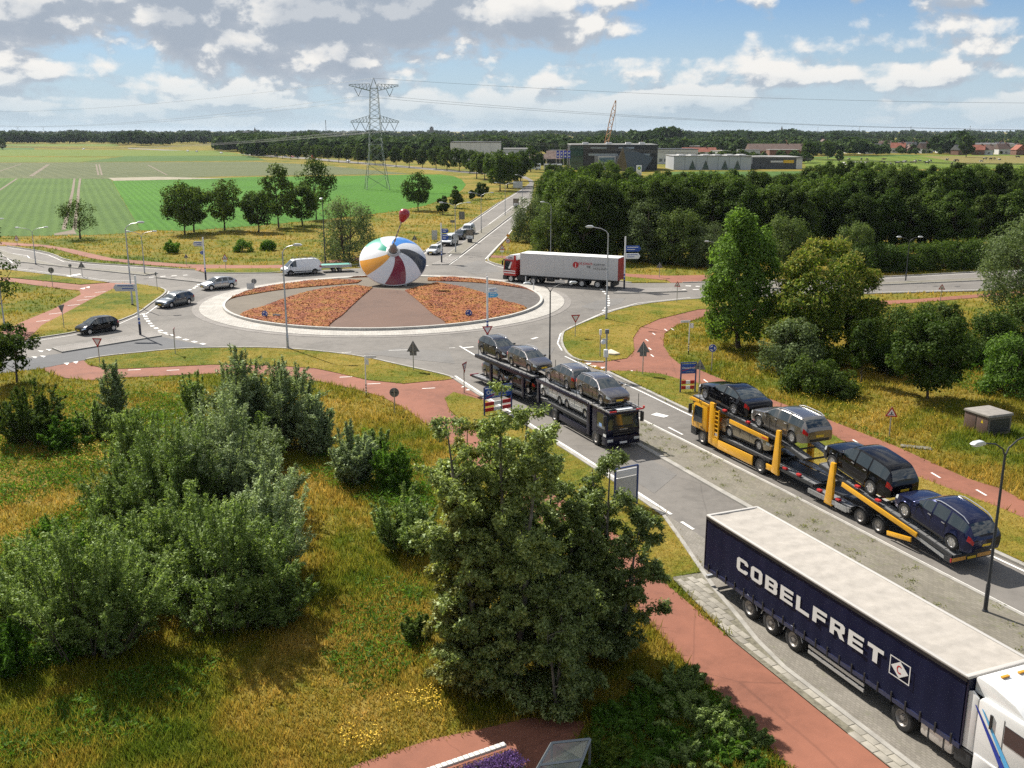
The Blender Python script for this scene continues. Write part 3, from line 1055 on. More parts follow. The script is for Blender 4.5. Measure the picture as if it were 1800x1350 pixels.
marks('lane_line', poly_line([G(800, 661.5), G(878, 713), G(1011, 795.5), G(1060, 827), G(1109, 859), G(1180, 905.5)], 0.18))
marks('lane_line', [line_mark(G(1198, 918.5), G(1219, 932), 0.18)] + [line_mark(ahead(G(1219, 932), d), ahead(G(1219, 932), d + 1.6), .18) for d in (3, 6, 9, 12, 15, 18)])
marks('lane_line', poly_line([G(1120, 734), G(1200, 773.5), G(1380, 864), G(1658, 1009), ahead(G(1658, 1009), 24)], 0.16))
marks('lane_line', poly_line([G(1118, 779), G(1200, 825), G(1272, 864), ahead(G(1272, 864), 34)], 0.16))
marks('lane_line', poly_line([G(993, 627), G(1030, 645)], 0.14) + poly_line([G(1090, 672), G(1129, 690), G(1200, 724.5), G(1400, 817), G(1746, 980), ahead(G(1746, 980), 20)], 0.14))
marks('lane_line', [line_mark(G(808, 609), G(838, 627), 0.16), line_mark(G(1200, 765), G(1175, 752), 0.14)])
marks('square_marking', [GP([(1144, 730), (1154, 726.5), (1176, 732), (1167, 735)])])
marks('ring_dash', dashes([(470, 621), (560, 624), (640, 618), (740, 615), (800, 612)], 2.2, 3.4, 0.12))
marks('ring_dash', dashes([(815, 612), (880, 606), (930, 598), (965, 588)], 1.0, 2.8, 0.3))
marks('lane_line', poly_line(GP([(988, 617), (980, 604), (985, 588), (1000, 577), (1063, 549), (1120, 533.5), (1214, 523.5)]), 0.12))
marks('ring_dash', dashes([(253, 552), (258, 562), (268, 574), (290, 586), (320, 596), (360, 606)], 0.7, 0.8, 0.4))
marks('lane_line', poly_line(GP([(252, 556), (290, 528), (297, 512)]), 0.12) + poly_line(GP([(46, 603), (140, 588), (210, 570), (250, 552)]), 0.1))
marks('lane_line', [line_mark(G(275, 583), G(302, 591), .12)])
marks('ring_dash', dashes([(1053, 505), (1068, 520), (1070, 536), (1060, 548)], 0.8, 0.9, 0.35))
marks('lane_line', poly_line(GP([(9, 470), (67, 477.5), (133, 486), (191, 493.5), (240, 494)]), .12) + poly_line(GP([(15, 436), (60, 443), (86, 449), (112, 460.5), (156, 465), (222, 469.5), (289, 474.5)]), .12))
marks('lane_line', poly_line(GP([(0, 441), (10, 452), (22, 463)]), .15) + poly_line(GP([(22, 446), (48, 450), (58, 460)]), .15))
marks('ring_dash', dashes([(262, 488), (290, 486), (330, 484)], 0.7, 0.8, .4) + dashes([(350, 500), (340, 508), (325, 513)], .7, .8, .4))
marks('stop_marking', [GP([(110, 486.5), (140, 481.5), (143, 483), (116, 488.5)])])
marks('lane_line', poly_line(GP([(740, 450), (771, 430.5), (824, 396), (878, 358), (922, 331)]), .14) + poly_line(GP([(775, 466.5), (790, 450), (860, 394), (925, 345)]), .14) + poly_line(GP([(790, 466), (813, 449), (936, 354)]), .14)
   + poly_line(GP([(853, 456), (862, 446), (889, 418), (905, 398)]), .14) + poly_line(GP([(853, 460), (869, 467), (900, 475)]), .12))
marks('ring_dash', dashes([(745, 467.5), (762, 467)], .7, .8, .4))
marks('lane_line', poly_line(GP([(1543, 490.5), (1722, 480.5), (2000, 463)]), .12) + poly_line(GP([(1543, 514), (1723, 509.5), (2000, 492)]), .12))
marks('ring_dash', dashes([(1205, 503), (1230, 504)], .7, .6, .5) + dashes([(1195, 510), (1240, 509)], .8, .9, .4))
tri = lambda u, v, s=1.0: GP([(u, v), (u + 11 * s, v + 0.5 * s), (u + 7 * s, v + 3.0 * s)])
marks('shark_tooth', [tri(66, 617), tri(80, 614.5), tri(55, 627.5), tri(70, 626)])
marks('shark_tooth', [GP([(1027, 639), (1040, 639), (1034, 643)]), GP([(1036, 643), (1050, 644), (1044, 647)]), GP([(1055, 646), (1064, 646), (1059, 649)])], 0.05)
marks('shark_tooth', [GP([(112, 639), (122, 638.5), (118, 642.5)]), GP([(128, 637), (138, 636), (134, 640)])], 0.05)
marks('shark_tooth', [GP([(810, 682), (818, 677.5), (822, 681)]), GP([(818, 687), (826, 683), (830, 687)]), GP([(140, 508), (150, 506), (148, 509)]), GP([(150, 505.5), (158, 504), (157, 507)])], 0.05)
# dashes down the middle of the cycle paths
PD = []
for u, v in ((1180, 578), (1168, 579), (1147, 586), (1135, 597), (1140, 612), (1144, 624), (1237, 668), (1499, 774), (1567, 804), (1637, 832), (1716, 862), (1110, 652), (1380, 729), (1440, 750)):
  p = G(u, v)
  PD.append(line_mark(p, (p[0] + 0.35 * DIR_SE[0] * (1 if u > 1200 else .9), p[1] + 1.0 * DIR_SE[1]), 0.13))
for u, v in ((225, 651.5), (167, 515), (148, 523), (135, 529), (119, 538), (86, 553), (64, 566), (293, 652), (597, 664), (646, 676), (742, 684)):
  p = G(u, v)
  PD.append(line_mark(p, (p[0] + 1.0, p[1] + (0.2 if u > 200 else 0.9)), 0.14))
for a, b in (((790, 716), (822, 744)), ):
  PD += dashes([a, b], 1.0, 1.6, .12)
marks('cycle_path_dash', PD, 0.05)

# ------------------------------------------------------------------ vehicles
WHEELS = {}

def wheel(parent, x, y, r, w, side, style='alloy', name='wheel'):
  """side +1: outer face towards +y"""
  key = (r, w, style)
  if key not in WHEELS:
    ty = MB().lathe([(r * .58, -w / 2), (r * .86, -w / 2), (r * .97, -w * .42), (r, -w * .25), (r, w * .25), (r * .97, w * .42), (r * .86, w / 2), (r * .60, w / 2), (r * .58, w * .30), (r * .55, -w / 2)], 24, 0, 'y').mesh('tyre', RUBBER, 35)
    rm = MB()
    hub = DKSTEEL if style != 'white' else WHITE
    if style in ('alloy', 'dark'):
      rm.lathe([(r * .60, w * .34), (r * .62, w * .46), (r * .56, w * .46), (r * .53, w * .30)], 24, 0, 'y')
      rm.lathe([(0, w * .06), (r * .56, w * .06)], 20, 1, 'y')
      for k in range(6):
        t = 2 * math.pi * k / 6
        c, s = math.cos(t), math.sin(t)
        rm.box((c * r * .31, w * .36, s * r * .31), (r * .52, w * .10, r * .13), 0, ry=-t)
      rm.lathe([(r * .13, w * .2), (r * .13, w * .42), (0, w * .44)], 10, 0, 'y')
    else:
      rm.lathe([(r * .60, w * .30), (r * .62, w * .46), (r * .55, w * .47), (r * .46, w * .30), (r * .30, w * .12), (r * .28, w * .40), (r * .16, w * .44), (0, w * .44)], 20, 0, 'y')
      for k in range(10):
        t = 2 * math.pi * k / 10
        rm.box((math.cos(t) * r * .23, w * .44, math.sin(t) * r * .23), (r * .05, w * .06, r * .05), 1, ry=-t)
    mats = {'alloy': [CHROME, BLACK], 'dark': [mat('dark_alloy', (.2, .2, .21), .35, .8), BLACK], 'white': [mat('steel_rim_white', (.62, .6, .57), .5, .2), DKSTEEL], 'grey': [mat('steel_rim_grey', (.3, .28, .26), .5, .5), DKSTEEL]}[style]
    WHEELS[key] = (ty, rm.mesh('rim', mats, 40))
  ty, rm = WHEELS[key]
  o = link(name, ty, parent)
  o.location = (x, y, r)
  o.rotation_euler = (0, 0, 0 if side > 0 else math.pi)
  link('rim', rm, o)
  return o

def paint(name, col, metal=0.5, rough=0.28):
  dk = max(col) < .07
  return mat('paint_' + name, col, rough, metal, 0.25 if dk else 0.5, coat=0.4 if dk else 0.8)

CARS = {
  # L W sill wheel-base front-overhang wheel-r ; belt (x/L, z) ; roof (x/L, z) ; windscreen, rear window and side glass ranges ; pillars
  'estate': dict(L=4.26, W=1.74, sill=.22, wb=2.6, fo=.83, wr=.32, belt=[(0, .60), (.03, .70), (.08, .76), (.17, .86), (.25, .92), (.5, .95), (.9, 1.0), (.97, .98), (1, .86)],
         roof=[(.25, .92), (.42, 1.36), (.50, 1.445), (.62, 1.465), (.80, 1.44), (.90, 1.38), (.985, .99)], ws=(.255, .43), rw=(.905, .98), sg=(.31, .92), pil=(.56, .74), rails=True),
  'hatch': dict(L=3.75, W=1.62, sill=.22, wb=2.4, fo=.70, wr=.29, belt=[(0, .58), (.03, .68), (.10, .78), (.20, .88), (.5, .92), (.9, .98), (.97, .96), (1, .84)],
         roof=[(.21, .88), (.39, 1.34), (.48, 1.43), (.6, 1.46), (.80, 1.42), (.88, 1.36), (.98, .97)], ws=(.215, .40), rw=(.885, .975), sg=(.28, .90), pil=(.56,)),
  'compact': dict(L=4.1, W=1.70, sill=.22, wb=2.55, fo=.78, wr=.31, belt=[(0, .60), (.03, .70), (.10, .79), (.22, .90), (.5, .95), (.9, 1.0), (.97, .97), (1, .86)],
          roof=[(.22, .90), (.40, 1.34), (.48, 1.42), (.6, 1.44), (.76, 1.39), (.84, 1.32), (.97, .99)], ws=(.225, .41), rw=(.845, .965), sg=(.29, .88), pil=(.54, .72)),
  'saloon': dict(L=4.91, W=1.87, sill=.22, wb=2.85, fo=.88, wr=.34, belt=[(0, .58), (.02, .68), (.06, .76), (.18, .88), (.28, .93), (.5, .97), (.78, 1.0), (.93, .98), (.98, .92), (1, .78)],
         roof=[(.28, .93), (.44, 1.30), (.52, 1.38), (.60, 1.385), (.70, 1.33), (.78, 1.20), (.865, 1.0)], ws=(.285, .45), rw=(.69, .862), sg=(.35, .80), pil=(.55,)),
  'wagon': dict(L=4.82, W=1.86, sill=.24, wb=2.82, fo=.93, wr=.34, belt=[(0, .62), (.02, .74), (.06, .82), (.18, .92), (.26, .97), (.5, 1.0), (.92, 1.06), (.97, 1.02), (1, .88)],
         roof=[(.26, .97), (.40, 1.40), (.48, 1.50), (.60, 1.54), (.82, 1.52), (.90, 1.47), (.985, 1.05)], ws=(.265, .41), rw=(.905, .98), sg=(.32, .91), pil=(.50, .69), rails=True),
  'suv': dict(L=4.79, W=1.93, sill=.30, wb=2.75, fo=.88, wr=.385, belt=[(0, .74), (.02, .90), (.05, .99), (.16, 1.06), (.25, 1.10), (.5, 1.13), (.93, 1.17), (.98, 1.10), (1, .95)],
        roof=[(.25, 1.10), (.37, 1.60), (.44, 1.73), (.55, 1.79), (.82, 1.76), (.91, 1.68), (.985, 1.14)], ws=(.255, .38), rw=(.915, .98), sg=(.30, .92), pil=(.49, .68)),
  'crossover': dict(L=4.78, W=1.91, sill=.28, wb=2.91, fo=.87, wr=.375, belt=[(0, .68), (.02, .82), (.06, .92), (.16, 1.01), (.25, 1.06), (.5, 1.09), (.92, 1.14), (.98, 1.07), (1, .92)],
           roof=[(.25, 1.06), (.40, 1.55), (.47, 1.67), (.58, 1.72), (.78, 1.68), (.88, 1.58), (.985, 1.12)], ws=(.255, .41), rw=(.885, .98), sg=(.31, .90), pil=(.50, .68), rails=True),
  'van': dict(L=4.85, W=1.90, sill=.24, wb=3.1, fo=.84, wr=.33, belt=[(0, .70), (.02, .82), (.06, .92), (.12, 1.02), (.3, 1.06), (.9, 1.06), (.98, 1.06), (1, .95)],
        roof=[(.10, 1.0), (.22, 1.62), (.27, 1.86), (.34, 1.95), (.6, 1.97), (.96, 1.95), (.99, 1.06)], ws=(.105, .25), rw=(.965, .985), sg=(.17, .34), pil=()),
  'minivan': dict(L=4.4, W=1.82, sill=.22, wb=2.7, fo=.86, wr=.31, belt=[(0, .62), (.02, .76), (.08, .90), (.18, 1.0), (.3, 1.04), (.9, 1.06), (.98, 1.04), (1, .95)],
          roof=[(.17, 1.0), (.30, 1.55), (.36, 1.74), (.44, 1.82), (.7, 1.83), (.95, 1.80), (.99, 1.06)], ws=(.175, .32), rw=(.955, .985), sg=(.24, .56), pil=(.40,)),
}

def chaikin(p):
  q = [p[0]]
  for a, b in zip(p, p[1:]):
    q += [(a[0] * .75 + b[0] * .25, a[1] * .75 + b[1] * .25), (a[0] * .25 + b[0] * .75, a[1] * .25 + b[1] * .75)]
  return q + [p[-1]]

BODY = {}

def car_meshes(typ):
  """half-section grid: belt line, glass and roof swept along the car; returns part name -> (verts, faces)"""
  if typ in BODY:
    return BODY[typ]
  s = CARS[typ]
  L, W, sill = s['L'], s['W'], s['sill']
  belt = chaikin([(x * L, z) for x, z in s['belt']])
  roof = chaikin(chaikin([(x * L, z) for x, z in s['roof']]))
  ax = [s['fo'], s['fo'] + s['wb']]
  ar = s['wr'] * 1.16
  xs = set([0, .04, .10, .18, L - .18, L - .10, L - .04, L])
  xs |= {x * L for x in s['ws'] + s['rw'] + s['sg']}
  for p in s['pil']:
    xs |= {p * L - .05, p * L + .05}
  for a in ax:
    for k in range(9):
      xs.add(round(a - ar * math.cos(math.pi * k / 8), 4))
  for k in range(34):
    xs.add(L * k / 33)
  xs = sorted(x for x in xs if 0 <= x <= L)
  out = [xs[0]]
  for x in xs[1:]:
    if x - out[-1] > 0.012:
      out.append(x)
  if out[-1] < L:
    out[-1] = L
  xs = out
  fb = lambda x: float(np.interp(x, [p[0] for p in belt], [p[1] for p in belt]))
  rx = [p[0] for p in roof]
  rz = [p[1] for p in roof]

  def fr(x):
    if x <= rx[0] or x >= rx[-1]:
      return fb(x)
    return max(fb(x), float(np.interp(x, rx, rz)))

  def fw(x):
    a = np.interp(x, [0, .05, .16, .4, .9, L - .8, L - .3, L - .08, L], [.74, .86, .94, .985, 1, 1, .98, .93, .85])
    return float(a) * W / 2
  prof = []
  for x in xs:
    b, r, w = fb(x), fr(x), fw(x)
    zb = sill + (0.10 * (1 - min(1, x / .3)) if x < .3 else 0) + (0.12 * (1 - min(1, (L - x) / .35)) if x > L - .35 else 0)
    arch = 0
    for a in ax:
      if abs(x - a) < ar:
        arch = max(arch, s['wr'] + math.sqrt(ar * ar - (x - a) ** 2) * 0.97)
    zb2 = max(zb, arch)
    z1 = max(zb + .30 * (b - zb), zb2 + .03)
    z2 = max(zb + .68 * (b - zb), z1 + .02)
    z2 = min(z2, b - .02)
    z1 = min(z1, z2 - .01)
    g = r - b
    k = min(1, max(0, g / .35))
    wr = w * (.93 - .19 * k)
    rows = [(w * .955, zb2), (w * (1.0 if not arch else 1.015), z1), (w * .992, z2), (w * .955, b)]
    if g < .02:
      rows += [(w * .90, b + .015), (w * .74, b + .035), (w * .40, b + .05), (0, b + .055)]
    else:
      wt = w * .955 + (wr - w * .955) * .88
      hood = .055 * (1 - k)
      rows += [(wt * (1 - k) + (w * .90) * 0 + wt * k if k > .3 else wt, b + .86 * g), (wr * .95, b + .965 * g + hood * .4), (wr * .55, r + .012 + hood * .6), (0, r + .018 + hood)]
    prof.append(rows)
  parts = {}

  def put(nm, quad):
    parts.setdefault(nm, []).append(quad)
  nr = 8
  for i in range(len(xs) - 1):
    xm = (xs[i] + xs[i + 1]) / 2 / L
    for j in range(nr - 1):
      nm = 'body'
      if j == 3 and s['sg'][0] < xm < s['sg'][1] and not any(abs(xm * L - p * L) < .05 for p in s['pil']) and fr(xm * L) - fb(xm * L) > .06:
        nm = 'side_window'
      if j >= 5 and s['ws'][0] < xm < s['ws'][1]:
        nm = 'windscreen'
      if j >= 5 and s['rw'][0] < xm < s['rw'][1]:
        nm = 'rear_window'
      if j == 2 and xm * L < .30:
        nm = 'headlight'
      if j == 2 and xm * L > L - .24:
        nm = 'tail_light'
      for sd in (1, -1):
        q = [(L / 2 - xs[a], sd * prof[a][b][0], prof[a][b][1]) for a, b in ((i, j), (i + 1, j), (i + 1, j + 1), (i, j + 1))]
        key = nm + ('+' if sd > 0 else '-') if nm in ('side_window', 'headlight', 'tail_light') else nm
        put(key, q)
  for e in (0, len(xs) - 1):
    x = L / 2 - xs[e]
    ring = [(x, p[0], p[1]) for p in prof[e]] + [(x, -p[0], p[1]) for p in prof[e][-2::-1]]
    put('body', ring)
  res = {}
  for nm, qs in parts.items():
    mb = MB()
    for q in qs:
      q2 = []
      for p in q:
        if not any((Vector(p) - Vector(k)).length < 1e-5 for k in q2):
          q2.append(p)
      if len(q2) >= 3:
        mb.add(q2, [tuple(range(len(q2)))])
    res[nm] = mb
  BODY[typ] = (res, fb, fr, fw, xs)
  return BODY[typ]

CARMESH = {}

def make_car(typ, pm, label, loc, rz, ry=0.0, scale=1.0, wheels='alloy', name='parked_car', cat='car', group=None, plate=PLATE, detail=True, dark_sill=False):
  s = CARS[typ]
  L, W = s['L'], s['W']
  root = thing(name, label, cat, loc, rz, group, ry)
  root.scale = (scale,) * 3
  parts, fb, fr, fw, xs = car_meshes(typ)
  for nm, mb in parts.items():
    base = nm.rstrip('+-')
    m = {'body': pm, 'side_window': GLASS, 'windscreen': GLASS, 'rear_window': GLASS, 'headlight': HEADL, 'tail_light': TAILL}[base]
    key = (typ, nm, m.name)
    if key not in CARMESH:
      CARMESH[key] = mb.mesh(base, m, 32, merge=True)
    link(base, CARMESH[key], root)
  key = (typ, 'extras', dark_sill)
  if key not in CARMESH:
    ex = {}
    hw = W / 2
    zf = s['belt'][1][1]
    ex['underbody'] = MB().ex(-L / 2 + .25, L / 2 - .25, -hw + .26, hw - .26, s['sill'] + .02, s['belt'][0][1] + .1).mesh('underbody', BLACK)
    ex['grille'] = MB().ex(L / 2 - .01, L / 2 + .015, -hw * .42, hw * .42, s['sill'] + .30, zf - .10).ex(L / 2 - .01, L / 2 + .012, -hw * .60, hw * .60, s['sill'] + .12, s['sill'] + .24).mesh('grille', BLACK, bevel=.006)
    ex['bumper'] = MB().ex(-L / 2 - .012, -L / 2 + .02, -hw * .66, hw * .66, s['sill'] + .14, s['sill'] + .28).mesh('bumper', BLACK, bevel=.006)
    ex['number_plate'] = MB().ex(L / 2 + .012, L / 2 + .022, -.24, .24, s['sill'] + .16, s['sill'] + .27).mesh('number_plate', plate)
    ex['number_plate2'] = MB().ex(-L / 2 - .022, -L / 2 + .0, -.24, .24, s['sill'] + .36, s['sill'] + .47).mesh('number_plate', plate)
    xm = L / 2 - (s['sg'][0] + .02) * L
    zm = fb(L / 2 - xm) + .06
    for sd in (1, -1):
      ex['mirror%d' % sd] = MB().box((xm, sd * (hw + .06), zm), (.10, .19, .13)).mesh('mirror', pm if not dark_sill else BLACK, bevel=.02)
    kh = 0
    for p in ([s['sg'][0] + .17] + [q + .15 for q in s['pil'][:1]]):
      for sd in (1, -1):
        ex['door_handle%d' % kh] = MB().box((L / 2 - p * L, sd * (fw(p * L) * .985 + .012), fb(p * L) - .10), (.19, .03, .03)).mesh('door_handle', CHROME)
        kh += 1
    for sd in (1, -1):
      ex['sill%d' % sd] = MB().ex(L / 2 - s['fo'] - s['wb'] + s['wr'] * 1.15, L / 2 - s['fo'] - s['wr'] * 1.15, sd * (hw * .93), sd * (hw * .995), s['sill'] - .02, s['sill'] + .07).mesh('sill', BLACK)
    # door shut lines and window surround, a little proud of the skin
    ks = 0
    for p in [s['sg'][0] + .005] + list(s['pil']):
      x = p * L
      for sd in (1, -1):
        ex['door_seam%d' % ks] = MB().box((L / 2 - x, sd * (fw(x) * .992 + .001), (fb(x) + s['sill']) / 2 + .12), (.012, .02, (fb(x) - s['sill']) * .72)).mesh('door_seam', BLACK)
        ks += 1
    if s.get('rails'):
      for sd in (1, -1):
        rl = MB()
        pts = []
        for k in range(7):
          x = L * (.46 + .42 * k / 6)
          pts.append((L / 2 - x, sd * (fw(x) * .735), fr(x) + (.05 if 0 < k < 6 else .0)))
        rl.tube(pts, .022, 6)
        ex['roof_rail%d' % sd] = rl.mesh('roof_rail', CHROME, 40)
    CARMESH[key] = ex
  for nm, me in CARMESH[key].items():
    nm2 = nm.rstrip('-0123456789')
    if nm2 == 'mirror':
      k2 = (typ, nm, pm.name)
      if k2 not in CARMESH:
        c = me.copy()
        c.materials.clear()
        c.materials.append(pm)
        CARMESH[k2] = c
      me = CARMESH[k2]
    link(nm2, me, root)
  for a in (s['fo'], s['fo'] + s['wb']):
    for sd in (1, -1):
      wheel(root, L / 2 - a, sd * (W / 2 - .115), s['wr'], .21, sd, wheels)
  return root

P_GREY = paint('warm_grey', (.155, .145, .145), .75, .3)
P_DGREY = paint('dark_grey', (.06, .06, .066), .7, .26)
P_BLACK = paint('black', (.006, .006, .008), .3, .14)
P_NAVY = paint('deep_blue', (.012, .016, .055), .5, .18)
P_SILVER = paint('silver', (.42, .43, .44), .8, .28)
P_WHITE = paint('white', (.72, .73, .74), .0, .3)
P_BEIGE = paint('champagne', (.36, .32, .25), .8, .28)
P_BROWNG = paint('grey_brown', (.20, .185, .17), .8, .28)
P_BLUEG = paint('blue_grey', (.10, .115, .13), .7, .28)

def at(o, h, s, y, z):
  """point s behind o along heading h (deg), y to the left, at height z"""
  c, sn = math.cos(R(h)), math.sin(R(h))
  return (o[0] - c * s - sn * y, o[1] - sn * s + c * y, z)

def cab(root, W, H, m, style, x0=0.0, L=2.2, z0=.35, low=BLACK):
  """a cab-over lorry cab: nose at x0, body running back L, floor z0, roof H; parts hang on root"""
  hw = W / 2
  zb = z0 + .75
  sd = [(x0 - .10, z0 + .55), (x0 - .02, z0 + .95), (x0 - .04, H * .52), (x0 - .22, H - .10), (x0 - .42, H), (x0 - L, H), (x0 - L, z0 + .55)]
  mb = MB().slab([(p[0], p[1]) for p in sd][::-1], -hw, hw)
  mb.build('cab_body', m, root, bevel=.07)
  MB().ex(x0 - .60, x0 + .04, -hw * 1.0, hw * 1.0, z0, z0 + .58).build('bumper', low if style != 'blue' else m, root, bevel=.06)
  # windscreen lies on the raked front
  xa, za, xb, zt = x0 - .045, H * .53, x0 - .205, H - .16
  mb = MB()
  mb.add([(xa + .015, -hw * .90, za), (xa + .015, hw * .90, za), (xb + .015, hw * .86, zt), (xb + .015, -hw * .86, zt), (xa - .02, -hw * .90, za), (xa - .02, hw * .90, za), (xb - .02, hw * .86, zt), (xb - .02, -hw * .86, zt)],
     [(0, 1, 2, 3), (4, 7, 6, 5), (0, 4, 5, 1), (2, 6, 7, 3), (1, 5, 6, 2), (0, 3, 7, 4)])
  mb.build('windscreen', GLASS, root)
  for s in (1, -1):
    MB().slab([(x0 - .22, za - .05), (x0 - 1.22, za + .02), (x0 - 1.22, zt - .02), (x0 - .38, zt - .02)][::-1], s * (hw - .02), s * (hw + .012)).build('side_window', GLASS, root)
    MB().box((x0 - .02, s * (hw + .14), zt - .34), (.12, .22, .62)).box((x0 - .10, s * (hw + .05), zt - .02), (.06, .3, .05)).build('mirror', BLACK, root, bevel=.02)
    MB().box((x0 + .03, s * hw * .80, z0 + .34), (.06, hw * .34, .18)).build('headlight', HEADL, root, bevel=.02)
    MB().ex(x0 - 1.32, x0 - 1.30, s * (hw - .01), s * (hw + .006), z0 + .62, H - .2).ex(x0 - .28, x0 - .26, s * (hw - .01), s * (hw + .006), z0 + .62, za - .06).build('door_gap', BLACK, root)
    MB().box((x0 - 1.18, s * (hw + .015), za - .22), (.18, .03, .05)).build('door_handle', BLACK, root)
    MB().ex(x0 - .62, x0 - .2, s * (hw - .1), s * (hw + .01), z0 + .02, z0 + .12).ex(x0 - .62, x0 - .2, s * (hw - .1), s * (hw + .01), z0 + .34, z0 + .42).build('step', DKSTEEL, root)
  g = MB()
  for k in range(4):
    g.ex(x0 - .04, x0 + .012, -hw * .62, hw * .62, z0 + .66 + .16 * k, z0 + .77 + .16 * k)
  g.build('grille', BLACK, root)
  MB().ex(x0 - .2, x0 + .10, -hw * .9, hw * .9, zt + .0, zt + .12).build('sun_visor', low, root, bevel=.03)
  MB().ex(x0 + .04, x0 + .055, -.26, .26, z0 + .10, z0 + .22).build('number_plate', WHITE if style == 'blue' else PLATE, root)
  if style != 'white':
    # arch over the front wheel
    pass

def letter_polys(ch):
  """wide block letters in a unit box 1 wide, 1 tall, stroke .27"""
  t, c = .26, .16
  if ch == 'C':
    return [[(1, .30), (1, c), (1 - c, 0), (c, 0), (0, c), (0, 1 - c), (c, 1), (1 - c, 1), (1, 1 - c), (1, .66), (.70, .66), (.70, .76), (.30, .76), (.30, .24), (.70, .24), (.70, .30)]]
  if ch == 'O':
    return [[(c, 0), (.5, 0), (.5, .24), (.30, .24), (.30, .76), (.5, .76), (.5, 1), (c, 1), (0, 1 - c), (0, c)], [(.5, 0), (1 - c, 0), (1, c), (1, 1 - c), (1 - c, 1), (.5, 1), (.5, .76), (.70, .76), (.70, .24), (.5, .24)]]
  if ch == 'B':
    return [[(0, 0), (.3, 0), (.3, 1), (0, 1)], [(.3, 0), (.86, 0), (1, .12), (1, .42), (.92, .5), (1, .58), (1, .88), (.86, 1), (.3, 1), (.3, .78), (.7, .78), (.7, .61), (.3, .61), (.3, .40), (.7, .40), (.7, .22), (.3, .22)]]
  if ch == 'E':
    return [[(0, 0), (1, 0), (1, .23), (.3, .23), (.3, .39), (.95, .39), (.95, .61), (.3, .61), (.3, .77), (1, .77), (1, 1), (0, 1)]]
  if ch == 'L':
    return [[(0, 0), (1, 0), (1, .25), (.3, .25), (.3, 1), (0, 1)]]
  if ch == 'F':
    return [[(0, 0), (.3, 0), (.3, .36), (.92, .36), (.92, .60), (.3, .60), (.3, .76), (1, .76), (1, 1), (0, 1)]]
  if ch == 'R':
    return [[(0, 0), (.3, 0), (.3, .34), (.5, .34), (.70, 0), (1.04, 0), (.82, .36), (1, .48), (1, .88), (.86, 1), (0, 1), (0, .99), (.3, .78), (.7, .78), (.7, .57), (.3, .57), (.3, .78), (0, .99)]]
  if ch == 'T':
    return [[(.35, 0), (.65, 0), (.65, .75), (1, .75), (1, 1), (0, 1), (0, .75), (.35, .75)]]

